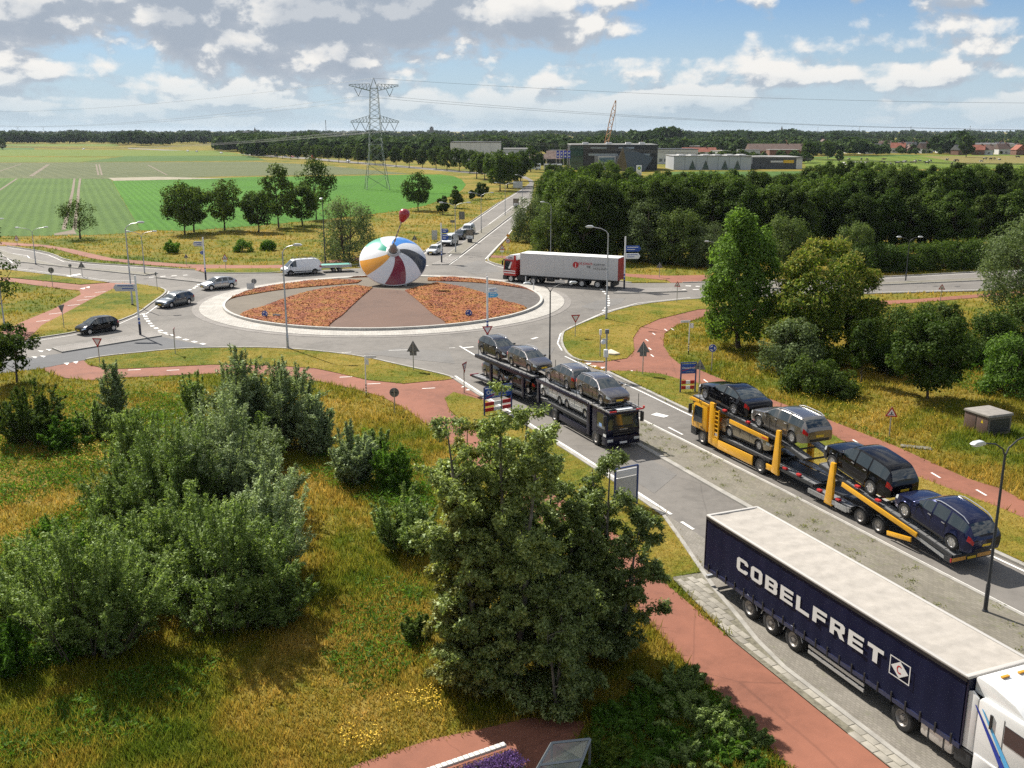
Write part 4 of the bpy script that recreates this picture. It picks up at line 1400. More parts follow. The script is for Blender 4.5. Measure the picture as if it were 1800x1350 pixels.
# ---- curtain-sided trailer and white tractor beside the lay-by
def build_curtain_truck():
  HD = -67.5
  o = (13.70, 27.96)                    # ground under the near front corner
  L0, L1, W = -0.70, 13.63, 2.62        # front and rear, metres behind o
  zb, zt = 1.02, 3.40
  mid = at(o, HD, 6.4, W / 2, 0)
  t = thing('curtain_trailer', 'long navy curtain sided trailer with white roof and large white letters along its side', 'trailer', mid, R(HD))
  X = lambda s: 6.4 - s                 # local x of a point s behind o
  hw = W / 2
  CURT = mat('navy_curtain', (.005, .008, .032), .55, spec=.18, noise=.12, nscale=1.2, bump=.12, bscale=2.0)
  MB().ex(X(L1), X(L0), -hw + .04, hw - .04, zb + .02, zt - .10).build('cargo_box', CURT, t)
  for s in (1, -1):
    # curtain hanging in shallow vertical folds
    mb = MB()
    n = 60
    vs = []
    for k in range(n + 1):
      x = X(L1) + .06 + (X(L0) - X(L1) - .12) * k / n
      d = .018 * math.sin(k * 1.9) + .014 * math.sin(k * .7 + 1)
      vs += [(x, s * (hw - .01 + d), zb + .02), (x, s * (hw - .012 + d * .3), zt - .19)]
    mb.add(vs, [(2 * k, 2 * k + 2, 2 * k + 3, 2 * k + 1) for k in range(n)])
    mb.build('curtain', CURT, t, smooth=60)
    MB().ex(X(L1), X(L0), s * (hw - .03), s * (hw + .03), zt - .19, zt - .06).build('curtain_rail', BLACK, t)
    MB().ex(X(L1), X(L0), s * (hw - .05), s * (hw + .02), zb - .14, zb + .02).build('side_rave', mat('navy_rave', (.008, .013, .055), .35, coat=.4), t)
  # roof: a tarpaulin sagging between its bows, white tape along the edges
  mb = MB()
  nx, ny = 66, 8
  vs = []
  rng = random.Random(2)
  for i in range(nx + 1):
    x = X(L1) + (X(L0) - X(L1)) * i / nx
    sag = -.045 * abs(math.sin(math.pi * i / 4.4)) ** .7
    for j in range(ny + 1):
      y = -hw + W * j / ny
      e = 1 - abs(2 * j / ny - 1) ** 4
      vs.append((x, y, zt - .02 + sag * e + (.012 * rng.uniform(-1, 1) * e if 0 < i < nx else 0)))
  w = ny + 1
  mb.add(vs, [(i * w + j, (i + 1) * w + j, (i + 1) * w + j + 1, i * w + j + 1) for i in range(nx) for j in range(ny)])
  ROOF = mat('roof_tarpaulin', (.355, .325, .285), .75, noise=.13, nscale=2.6)
  rf = mb.build('roof', ROOF, t, smooth=60)
  TAPE = mat('white_edge_tape', (.44, .42, .39), .6)
  ed = MB()
  for s in (1, -1):
    ed.ex(X(L1), X(L0), s * (hw - .10), s * (hw + .035), zt - .07, zt + .006)
  ed.ex(X(L1) - .02, X(L1) + .12, -hw, hw, zt - .07, zt + .01)
  ed.ex(X(L0) - .12, X(L0) + .04, -hw - .02, hw + .02, zt - .09, zt + .012)
  ed.build('roof_edge', TAPE, rf, bevel=.02)
  MB().ex(X(L0), X(L0) + .05, -hw, hw, zb, zt - .09).build('front_wall', mat('navy_wall', (.008, .010, .03), .4), t)
  MB().ex(X(L1) - .05, X(L1), -hw, hw, zb - .12, zt - .07).build('rear_door', mat('navy_wall', ()), t)
  # buckles and straps
  for s in (1, -1):
    me = MB().ex(-.03, .03, -.0175, .0175, -.16, .20).mesh('buckle_strap', BLACK)
    for k in range(22):
      b = link('buckle_strap', me, t)
      b.location = (X(L1) + .35 + k * (X(L0) - X(L1) - .7) / 21, s * (hw + .0175), zb)
  # lettering
  LET = mat('white_lettering', (.66, .66, .64), .6)
  mb = MB()
  s0, s1 = 11.25, 2.55
  txt = 'COBELFRET'
  cw = (s0 - s1) / 9
  for i, ch in enumerate(txt):
    xl = X(s0) + i * cw
    for poly in letter_polys(ch):
      mb.add([(xl + p[0] * cw * .80, -hw - .032, 1.86 + p[1] * .60) for p in poly], [tuple(range(len(poly)))])
  a, b = X(2.45), X(1.52)
  z0, z1 = 1.83, 2.53
  xm, zm = (a + b) / 2, (z0 + z1) / 2
  for q in ((a, b, z1 - .04, z1), (a, b, z0, z0 + .04), (a, a + .04, z0 + .042, z1 - .042), (b - .04, b, z0 + .042, z1 - .042)):
    mb.add([(q[0], -hw - .032, q[2]), (q[1], -hw - .032, q[2]), (q[1], -hw - .032, q[3]), (q[0], -hw - .032, q[3])], [(0, 1, 2, 3)])
  mb.add([(a + .07, -hw - .034, zm), (xm, -hw - .034, z0 + .05), (b - .07, -hw - .034, zm), (xm, -hw - .034, z1 - .05)], [(0, 1, 2, 3)])
  mb.build('lettering', LET, t)
  mb = MB()
  n = 14
  vs = []
  for k in range(n + 1):
    g = R(50) + R(260) * k / n
    vs += [(xm + .13 * math.cos(g), -hw - .038, zm + .15 * math.sin(g)), (xm + .085 * math.cos(g), -hw - .038, zm + .105 * math.sin(g))]
  mb.add(vs, [(2 * k, 2 * k + 2, 2 * k + 3, 2 * k + 1) for k in range(n)])
  mb.build('emblem', RED, t)
  me = text_mesh('208022', .20, LET, .02)
  nb = link('fleet_number', me, t)
  nb.rotation_euler = (R(90), 0, R(90))
  nb.location = (X(L0) + .054, -.2, zt - .34)
  # running gear
  MB().ex(X(13.3), X(-.3), -.5, -.38, .80, zb - .13).ex(X(13.3), X(-.3), .38, .5, .80, zb - .13).build('chassis', DKSTEEL, t)
  for s in (10.35, 8.93, 7.5):
    for sd in (1, -1):
      wheel(t, X(s), sd * (hw - .22), .5, .36, sd, 'grey')
      fe = MB()
      pts = []
      for k in range(9):
        g = math.pi * (.08 + .84 * k / 8)
        pts.append((X(s) + .60 * math.cos(g), .5 + .60 * math.sin(g) * .92))
      vs = []
      for p in pts:
        vs += [(p[0], sd * (hw - .38), p[1]), (p[0], sd * (hw - .04), p[1])]
      fe.add(vs, [(2 * k, 2 * k + 1, 2 * k + 3, 2 * k + 2) for k in range(8)])
      fe.build('mudguard', DKSTEEL, t)
      MB().tube([(p[0], sd * (hw - .03), p[1]) for p in pts], .018, 5).build('mudguard_edge', STEEL, t)
    MB().tube([(X(s), -hw + .3, .5), (X(s), hw - .3, .5)], .09, 8).build('axle', DKSTEEL, t)
  for sd in (1, -1):
    MB().ex(X(6.6), X(3.6), sd * (hw - .10), sd * (hw - .05), .62, .74).ex(X(6.6), X(3.6), sd * (hw - .10), sd * (hw - .05), .84, .96).ex(X(6.6), X(3.6), sd * (hw - .10), sd * (hw - .05), .40, .52).build('side_guard', mat('aluminium', (.6, .6, .6), .35, .7), t)
  MB().ex(X(L1) + .0, X(L1) + .15, -hw + .1, hw - .1, .42, .56).build('rear_bumper', STEEL, t, bevel=.01)
  for y in (-.7, .7):
    MB().box((X(4.4), y, .45), (.12, .12, .85)).build('landing_leg', DKSTEEL, t)

  # tractor
  k = thing('tractor_unit', 'white lorry cab with two blue diagonal stripes pulling the navy trailer', 'lorry', at(o, HD, -1.2, W / 2, 0), R(HD))
  Xt = lambda s: -1.2 - s
  WC = mat('tractor_white', (.70, .70, .69), .3, coat=.6)
  MB().ex(Xt(3.6), Xt(-4.2), -.45, .45, .62, .92).build('chassis', DKSTEEL, k)
  for s in (1.75, ):
    for sd in (1, -1):
      wheel(k, Xt(s), sd * (hw - .30), .5, .56, sd, 'grey')
      fe = MB()
      vs = []
      for q in range(9):
        g = math.pi * (.06 + .88 * q / 8)
        vs += [(Xt(s) + .62 * math.cos(g), sd * (hw - .6), .5 + .56 * math.sin(g)), (Xt(s) + .62 * math.cos(g), sd * (hw - .02), .5 + .56 * math.sin(g))]
      fe.add(vs, [(2 * q, 2 * q + 1, 2 * q + 3, 2 * q + 2) for q in range(8)])
      fe.build('mudguard', BLACK, k)
  TANK = mat('fuel_tank_alloy', (.66, .62, .58), .38, .55, noise=.08)
  for sd in (1, -1):
    MB().ex(Xt(.95), Xt(-.40), sd * (hw - .62), sd * (hw - .03), .42, .98).build('fuel_tank', TANK, k, bevel=.12)
    for q in (.62, -.02):
      MB().ex(Xt(q), Xt(q - .08), sd * (hw - .63), sd * (hw - .022), .41, .99).build('tank_strap', DKSTEEL, k, bevel=.02)
    MB().ex(Xt(-.48), Xt(-1.1), sd * (hw - .5), sd * (hw - .05), .40, .9).ex(Xt(-.45), Xt(-1.2), sd * (hw - .6), sd * (hw - .02), .93, .98).build('battery_box', DKSTEEL, k, bevel=.03)
    wheel(k, Xt(-3.45), sd * (hw - .22), .5, .34, sd, 'grey')
  # cab: starts 1.0 m ahead of the trailer front, high roof with air deflector
  x0 = Xt(-1.10)
  Hc = 3.05
  prof = [(x0, .98), (x0 + 2.30, .98), (x0 + 2.42, 1.6), (x0 + 2.30, 2.62), (x0 + 1.9, 2.92), (x0 + .1, 2.92), (x0, 2.8)]
  MB().slab(prof, -hw + .06, hw - .06).build('cab_body', WC, k, bevel=.09)
  for sd in (1, -1):
    MB().slab([(x0 - .42, 1.02), (x0 + .02, 1.02), (x0 + .02, 2.86), (x0 - .22, 3.0), (x0 - .40, 2.9)], sd * (hw - .12), sd * (hw - .05)).build('side_deflector', WC, k, bevel=.02)
    MB().slab([(x0 + 1.05, 1.98), (x0 + 2.22, 1.93), (x0 + 2.12, 2.52), (x0 + 1.05, 2.56)], sd * (hw - .075), sd * (hw - .045)).build('side_window', GLASS, k)
    MB().slab([(x0 + .10, 1.05), (x0 + 1.98, 1.05), (x0 + 1.98, .42), (x0 + 1.75, .42), (x0 + 1.6, .95), (x0 + .75, .95), (x0 + .55, .42), (x0 + .1, .42)][::-1], sd * (hw - .3), sd * (hw - .03)).build('side_skirt', WC, k, bevel=.02)
    MB().box((x0 + 2.30, sd * (hw + .12), 2.2), (.14, .22, .7)).build('mirror', WHITE, k, bevel=.03)
    MB().ex(x0 + 1.0, x0 + 1.015, sd * (hw - .07), sd * (hw - .05), 1.05, 2.7).ex(x0 + .52, x0 + .60, sd * (hw - .07), sd * (hw - .02), 2.15, 2.62).build('door_gap', BLACK, k)
    for nm, cc, off in (('stripe_dark', (.012, .04, .33), 0), ('stripe_light', (.10, .42, .75), .26)):
      mb = MB()
      mb.add([(x0 + off - .2 + .12, sd * (hw - .045), 2.62), (x0 + off + .06 + .12 - .2, sd * (hw - .045), 2.62), (x0 + off + 1.36, sd * (hw - .045), 1.06), (x0 + off + 1.10, sd * (hw - .045), 1.06)], [(0, 1, 2, 3)])
      mb.build('stripe', mat(nm, cc, .4), k)
  # roof deflector, hollowed at the back
  mb = MB().slab([(x0 - .30, 2.88), (x0 + 1.7, 2.88), (x0 + 1.15, 3.22), (x0 + .35, 3.40), (x0 - .22, 3.44), (x0 - .30, 3.38)], -hw + .22, hw - .22)
  mb.build('roof_deflector', WC, k, bevel=.10)
  for y in (-.35, .35):
    MB().box((x0 + .1, y, 3.46), (.10, .30, .05)).build('marker_lamp', mat('amber', (.6, .28, .02), .3), k, bevel=.01)
  mb = MB().add([(x0 + 2.40, -hw + .2, 1.85), (x0 + 2.40, hw - .2, 1.85), (x0 + 2.31, hw - .24, 2.56), (x0 + 2.31, -hw + .24, 2.56)], [(0, 1, 2, 3)])
  mb.build('windscreen', GLASS, k)
  MB().ex(x0 + 1.9, x0 + 2.5, -hw + .04, hw - .04, .35, 1.02).build('bumper', WC, k, bevel=.08)

build_curtain_truck()

# ---- white box trailer pulled by a red and white lorry
def build_box_truck():
  HD = 180 - 24.4
  o = (2.126, 133.162)
  W = 2.55
  hw = W / 2
  t = thing('box_trailer', 'plain white box trailer with a red round emblem on its side crossing the roundabout exit', 'trailer', at(o, HD, 6.7, hw, 0), R(HD))
  X = lambda s: 6.7 - s
  BOX = mat('trailer_white', (.52, .52, .515), .45, noise=.03, nscale=.5)
  MB().ex(X(13.5), X(0), -hw, hw, 1.12, 3.93).build('cargo_box', BOX, t, bevel=.03)
  MB().ex(X(13.5), X(0), -hw - .01, hw + .01, 3.934, 4.0).build('roof', mat('roof_white', (.72, .72, .70), .6), t, bevel=.02)
  MB().ex(X(13.56), X(13.5), -hw, hw, 1.15, 3.9).build('rear_door', mat('door_red', (.30, .02, .02), .5), t)
  MB().ex(X(13.4), X(.2), -hw - .006, -hw + .02, 1.00, 1.12).ex(X(13.4), X(.2), hw - .02, hw + .006, 1.0, 1.12).build('side_rail', BLACK, t)
  for k in range(1, 11):
    mb = MB().ex(X(k * 1.22) - .012, X(k * 1.22) + .012, hw, hw + .004, 1.15, 3.9)
    mb.build('panel_joint', mat('joint_grey', (.45, .45, .44), .5), t)
  near = hw                     # the near side is its left side
  mb = MB().lathe([(.40, 0), (.40, .012)], 28, 0, 'y', (X(7.8), near + .006, 2.86))
  em = mb.build('emblem', RED, t)
  for txt, s, z, sz, m in (('J', 7.8, 2.84, .55, WHITE), ("DE JONG'S", 9.12, 3.06, .40, RED), ('BLEISWIJK', 11.0, 3.03, .36, mat('grey_text', (.16, .16, .16), .6)), ('TIE', 9.55, 2.66, .42, BLACK), ('HOLLAND', 11.1, 2.50, .38, mat('grey_text', ()))):
    b = link('lettering', text_mesh(txt, sz, m, .018), t)
    b.rotation_euler = (R(90), 0, math.pi)
    b.location = (X(s), near + .022 if txt == 'J' else near + .012, z)
  MB().ex(X(11.9), X(10.1), near, near + .008, 2.76, 2.785).build('lettering', mat('grey_text', ()), t)
  MB().ex(X(13.2), X(.4), -.5, -.36, .8, 1.1).ex(X(13.2), X(.4), .36, .5, .8, 1.1).build('chassis', DKSTEEL, t)
  for s in (7.15, 8.65, 10.8):
    for sd in (1, -1):
      wheel(t, X(s), sd * (hw - .2), .5, .36, sd, 'white')
    MB().tube([(X(s), -hw + .3, .5), (X(s), hw - .3, .5)], .09, 8).build('axle', DKSTEEL, t)
  for sd in (1, -1):
    MB().ex(X(6.3), X(4.9), sd * (hw - .08), sd * (hw - .03), .62, .76).ex(X(6.3), X(4.9), sd * (hw - .08), sd * (hw - .03), .42, .56).build('side_guard', mat('aluminium', ()), t)
    MB().ex(X(4.7), X(3.7), sd * (hw - .7), sd * (hw - .05), .45, .98).build('storage_box', BLACK, t, bevel=.04)
  MB().ex(X(12.9), X(12.5), -hw + .1, hw - .1, .3, .85).build('mud_flap', BLACK, t)
  # the tractor is still turning left
  HC = 180 - 34
  c0 = at(o, HD, -.9, hw, 0)
  k = thing('tractor_unit', 'red lorry cab with white roof deflector pulling the white box trailer', 'lorry', c0, R(HC))
  REDC = mat('cab_red', (.42, .018, .02), .3, coat=.7)
  cab(k, 2.46, 3.05, REDC, 'red', x0=1.55, L=2.0, z0=.34)
  MB().slab([(-.55, 3.0), (1.2, 3.0), (1.25, 3.3), (.6, 3.62), (-.45, 3.72)], -1.12, 1.12).build('roof_deflector', WHITE, k, bevel=.08)
  MB().slab([(-.50, 1.0), (.1, 1.0), (-.1, 2.0), (-.2, 3.6), (-.45, 3.6)], 1.17, 1.232).slab([(-.50, 1.0), (.1, 1.0), (-.1, 2.0), (-.2, 3.6), (-.45, 3.6)], -1.232, -1.17).build('side_deflector', REDC, k)
  for sd in (1, -1):
    for z0, z1 in ((1.20, 1.34), (1.48, 1.62)):
      MB().ex(-.4, 1.45, sd * 1.232, sd * 1.243, z0, z1).build('white_stripe', WHITE, k)
    MB().slab([(.42, 1.85), (.75, 1.85), (.28, 2.75), (.10, 2.75)][::-1], sd * 1.232, sd * 1.243).slab([(.42, 1.78), (1.3, 1.78), (1.3, 1.9), (.42, 1.9)], sd * 1.233, sd * 1.240).build('white_stripe', WHITE, k)
  b = link('lettering', text_mesh('JONG', .26, mat('navy_text', (.02, .03, .12), .5), .02, shear=.2), k)
  b.rotation_euler = (R(90), 0, math.pi)
  b.location = (.4, 1.135, 3.25)
  MB().ex(-4.1, .9, -.42, .42, .62, .92).build('chassis', DKSTEEL, k)
  for sd in (1, -1):
    wheel(k, .35, sd * 1.02, .5, .34, sd, 'white')
    wheel(k, -3.2, sd * .98, .5, .5, sd, 'white')
    MB().ex(-2.3, -.7, sd * .6, sd * 1.2, .42, .95).build('fuel_tank', BLACK, k, bevel=.08)
    fe = MB()
    vs = []
    for q in range(9):
      g = math.pi * (.04 + .92 * q / 8)
      vs += [(.35 + .62 * math.cos(g), sd * .8, .5 + .60 * math.sin(g)), (.35 + .62 * math.cos(g), sd * 1.245, .5 + .60 * math.sin(g))]
    fe.add(vs, [(2 * q, 2 * q + 1, 2 * q + 3, 2 * q + 2) for q in range(8)])
    fe.build('mudguard', BLACK, k)

build_box_truck()

def deck_rail(mb, s0, z0, s1, z1, X, y, w, h=.10, mi=0):
  """a girder along the lorry between two stations"""
  a, b = Vector((X(s0), 0, z0)), Vector((X(s1), 0, z1))
  d = (b - a)
  L = d.length
  mb.box(((a.x + b.x) / 2, y, (a.z + b.z) / 2), (L, w, h), mi, ry=-math.atan2(d.z, d.x) if d.x > 0 else -math.atan2(d.z, d.x))
  return mb

def deck(root, s0, z0, s1, z1, X, hw, rail_m, plate_m, nm='upper_deck', slots=True, side_h=.16):
  """two wheel troughs, cross members and side girders between stations s0 (front) and s1"""
  tr = MB()
  for y in (-hw + .38, hw - .38):
    deck_rail(tr, s0, z0, s1, z1, X, y, .50, .035)
  n = int((s1 - s0) / .55)
  for k in range(n + 1):
    f = k / n
    for y in (-hw + .38, hw - .38):
      tr.box((X(s0 + (s1 - s0) * f), y, z0 + (z1 - z0) * f + .022), (.05, .46, .03))
  d = tr.build(nm, plate_m, root)
  g = MB()
  for y in (-hw + .06, hw - .06):
    deck_rail(g, s0, z0 - .06, s1, z1 - .06, X, y, .10, side_h)
  m = max(2, int((s1 - s0) / 1.6))
  for k in range(m + 1):
    f = k / m
    g.box((X(s0 + (s1 - s0) * f), 0, z0 + (z1 - z0) * f - .06), (.10, 2 * hw - .14, .08))
  g.build('deck_girder', rail_m, d)
  return d

def stanchions(root, ss, z, X, hw):
  for s in ss:
    for sd in (1, -1):
      MB().tube([(X(s), sd * (hw - .03), z), (X(s), sd * (hw - .03), z + .95)], .022, 6).build('safety_post', BLACK, root)

DECKM = mat('deck_galvanised', (.30, .30, .30), .5, .6, noise=.3, nscale=6)
REDBOX = mat('winch_red', (.45, .02, .02), .5)

def build_yellow_transporter():
  HD = 180 - 67.3
  o = (11.64, 62.30)            # ground under the near front corner; near side is its left
  W = 2.52
  hw = W / 2
  t = thing('car_transporter', 'yellow car transporter lorry with side ladder carrying cars towards the roundabout', 'lorry', at(o, HD, 5, -hw, 0), R(HD))
  X = lambda s: 5 - s
  cab(t, 2.4, 2.62, YELLOW, 'yellow', x0=5.0, L=1.75, z0=.42, low=mat('cab_dark', (.03, .03, .032), .5))
  mb = MB().slab([(X(-.35), 2.62), (X(1.9), 2.62), (X(1.9), 2.80), (X(-.1), 2.86), (X(-.35), 2.76)], -hw + .06, hw - .06)
  mb.build('over_cab_deck', YELLOW, t, bevel=.04)
  # frame behind the cab with ladder
  for sd in (1, -1):
    MB().ex(X(2.55), X(2.08), sd * (hw - .18), sd * hw, .42, 3.05).build('cab_frame_post', YELLOW, t, bevel=.03)
    ld = MB().ex(X(3.12), X(3.06), sd * (hw - .08), sd * hw, .85, 2.75).ex(X(2.66), X(2.60), sd * (hw - .08), sd * hw, .85, 2.75)
    for k in range(7):
      ld.ex(X(3.06), X(2.66), sd * (hw - .06), sd * (hw - .01), .95 + .27 * k, 1.01 + .27 * k)
    ld.build('ladder', YELLOW, t)
    MB().slab([(X(3.15), .30), (X(6.72), .32), (X(6.72), .90), (X(3.15), .86)][::-1], sd * (hw - .07), sd * hw).build('side_panel', YELLOW, t, bevel=.015)
    MB().slab([(X(2.1), .38), (X(3.12), .30), (X(3.12), .86), (X(2.1), .95)][::-1], sd * (hw - .09), sd * (hw - .01)).build('side_panel', YELLOW, t, bevel=.015)
    # leaning lift post at the lorry's tail
    MB().slab([(X(9.15), .45), (X(8.55), .5), (X(8.80), 3.10), (X(9.10), 3.12)][::-1], sd * (hw - .16), sd * (hw + .01)).build('lift_post', YELLOW, t, bevel=.02)
    MB().ex(X(8.6), X(8.02), sd * (hw - .10), sd * (hw - .01), .52, .85).build('post_foot', YELLOW, t, bevel=.02)
    g = MB()
    deck_rail(g, 4.25, 2.38, 8.05, 2.30, X, sd * (hw - .03), .07, .26)
    g.build('deck_side_beam', YELLOW, t, bevel=.012)
    wheel(t, X(1.35), sd * (hw - .2), .5, .32, sd, 'grey')
    wheel(t, X(7.45), sd * (hw - .28), .5, .5, sd, 'grey')
    for cx, rr in ((1.35, .60), (7.45, .62)):
      fe = MB()
      vs = []
      for q in range(9):
        g2 = math.pi * (.05 + .9 * q / 8)
        vs += [(X(cx) + rr * math.cos(g2), sd * (hw - .5), .5 + rr * math.sin(g2)), (X(cx) + rr * math.cos(g2), sd * (hw + .012), .5 + rr * math.sin(g2))]
      fe.add(vs, [(2 * q, 2 * q + 1, 2 * q + 3, 2 * q + 2) for q in range(8)])
      fe.build('mudguard', mat('cab_dark', ()), t)
  MB().ex(X(8.0), X(7.5), hw + .008, hw + .014, 2.27, 2.35).build('red_mark', REDBOX, t)
  deck(t, -.1, 2.92, 8.9, 2.50, X, hw - .12, DKSTEEL, DECKM)
  deck(t, 8.9, 2.50, 11.1, 2.05, X, hw - .12, DKSTEEL, DECKM)
  deck(t, 3.2, 1.08, 8.2, 1.10, X, hw - .1, DKSTEEL, DECKM, 'lower_deck')
  MB().ex(X(11.9), X(1.9), -.45, .45, .55, .92).build('chassis', DKSTEEL, t)
  deck(t, 8.6, .95, 12.1, .90, X, hw - .06, DKSTEEL, DECKM, 'lower_deck')
  stanchions(t, (.9, 2.6, 4.2, 5.9, 8.1), 2.7, X, hw)
  for s, z in ((3.5, 2.78), (5.9, 2.68), (9.6, .98), (10.8, .98)):
    MB().box((X(s), hw - .16, z + .06), (.30, .18, .12)).build('wheel_clamp', REDBOX, t, bevel=.02)
  # trailer
  r = thing('transporter_trailer', 'low yellow and grey car trailer sloping down behind the yellow transporter lorry', 'trailer', at(o, HD, 16.5, -hw, 0), R(HD))
  Y = lambda s: 16.5 - s
  for sd in (1, -1):
    MB().slab([(Y(13.75), .25), (Y(13.15), .28), (Y(13.45), 2.64), (Y(13.75), 2.64)][::-1], sd * (hw - .15), sd * (hw + .01)).build('lift_post', YELLOW, r, bevel=.02)
    g = MB()
    deck_rail(g, 14.4, 1.72, 19.7, .92, Y, sd * (hw - .02), .08, .24)
    g.build('deck_side_beam', YELLOW, r, bevel=.012)
    g = MB()
    deck_rail(g, 17.85, .34, 19.4, .58, Y, sd * (hw + .0), .08, .22)
    g.build('support_arm', YELLOW, r, bevel=.012)
    g = MB()
    deck_rail(g, 18.6, 1.02, 21.5, .46, Y, sd * (hw - .10), .10, .14)
    g.build('ramp_beam', STEEL, r)
    for s in (15.85, 17.15):
      wheel(r, Y(s), sd * (hw - .2), .44, .32, sd, 'grey')
      fe = MB()
      vs = []
      for q in range(9):
        g2 = math.pi * (.1 + .8 * q / 8)
        vs += [(Y(s) + .54 * math.cos(g2), sd * (hw - .45), .44 + .54 * math.sin(g2)), (Y(s) + .54 * math.cos(g2), sd * (hw + .005), .44 + .54 * math.sin(g2))]
      fe.add(vs, [(2 * q, 2 * q + 1, 2 * q + 3, 2 * q + 2) for q in range(8)])
      fe.build('mudguard', DKSTEEL, r)
    MB().ex(Y(15.1), Y(11.8), sd * (hw - .12), sd * hw, .38, .62).build('frame_beam', DECKM, r)
    MB().ex(Y(14.9), Y(14.0), sd * (hw - .3), sd * (hw + .01), .30, .62).build('tool_box', STEEL, r, bevel=.03)
    MB().ex(Y(21.86), Y(21.8), sd * .35, sd * (hw - .06), .42, .60).build('rear_board', mat('reflector_orange', (.62, .30, .06), .5), r)
    MB().ex(Y(21.87), Y(21.8), sd * (hw - .05), sd * hw, .42, .60).build('tail_light', TAILL, r)
  MB().ex(Y(15.2), Y(12.1), -.4, .4, .45, .70).box((Y(11.6), 0, .55), (1.6, .16, .14)).build('drawbar', DKSTEEL, r)
  deck(r, 12.4, 2.18, 18.3, 1.28, Y, hw - .08, DKSTEEL, DECKM)
  deck(r, 18.3, 1.26, 21.8, .72, Y, hw - .06, DKSTEEL, DECKM, 'ramp')
  deck(r, 11.8, .62, 15.0, .62, Y, hw - .06, DKSTEEL, DECKM, 'lower_deck')
  MB().ex(Y(21.85), Y(21.4), -hw + .04, hw - .04, .36, .62).build('rear_frame', DKSTEEL, r)
  MB().ex(Y(19.6), Y(14.4), -.42, .42, .50, .78).build('chassis', DKSTEEL, r)
  for s, z in ((12.6, .68), (14.1, .68), (15.4, 1.85), (16.9, 1.62)):
    MB().box((Y(s), hw - .14, z + .06), (.30, .18, .12)).build('wheel_clamp', REDBOX, r, bevel=.02)
  MB().ex(Y(21.88), Y(21.85), -.26, .26, .43, .55).build('number_plate', PLATE, r)

  # the load: (type, paint, station of front and rear wheel, deck heights, facing)
  load = [('saloon', P_BLACK, 1.11, 4.25, 2.90, 2.70, 1, 'black four door saloon at the front of the yellow transporter above its cab', 'alloy'),
      ('wagon', P_BROWNG, 6.75, 9.79, 2.60, 2.50, 1, 'grey brown estate car second on the top deck of the yellow transporter', 'alloy'),
      ('saloon', P_BEIGE, 6.89, 3.89, 1.15, 1.14, -1, 'champagne car facing backwards on the lower deck of the yellow transporter', 'alloy'),
      ('suv', P_BLACK, 13.17, 16.12, 2.09, 1.64, 1, 'tall black off road car on the upper end of the sloping yellow trailer', 'alloy'),
      ('crossover', P_NAVY, 18.44, 21.46, 1.28, .80, 1, 'dark blue off road estate at the rear end of the sloping yellow trailer', 'alloy')]
  for ty, pm, sf, sr, zf, zr, fc, lab, wl in load:
    c = CARS[ty]
    sc = abs(sr - sf) / c['wb']
    off = c['L'] / 2 - c['fo'] - c['wb'] / 2      # wheel-base centre to body centre
    sm = (sf + sr) / 2
    zm = (zf + zr) / 2 + .04
    p = at(o, HD, sm - 0, -hw, zm)
    tilt = math.atan2(zf - zr, abs(sr - sf))
    hd = R(HD) if fc > 0 else R(HD + 180)
    car = make_car(ty, pm, lab, p, hd, -tilt, sc, wl, 'transported_car', 'car', 'cars loaded on the yellow transporter')
    fwd = Vector((math.cos(hd), math.sin(hd), 0))
    car.location = Vector(p) - fwd * off * sc * 1.0 + Vector((0, 0, -off * math.sin(tilt) * sc))

build_yellow_transporter()

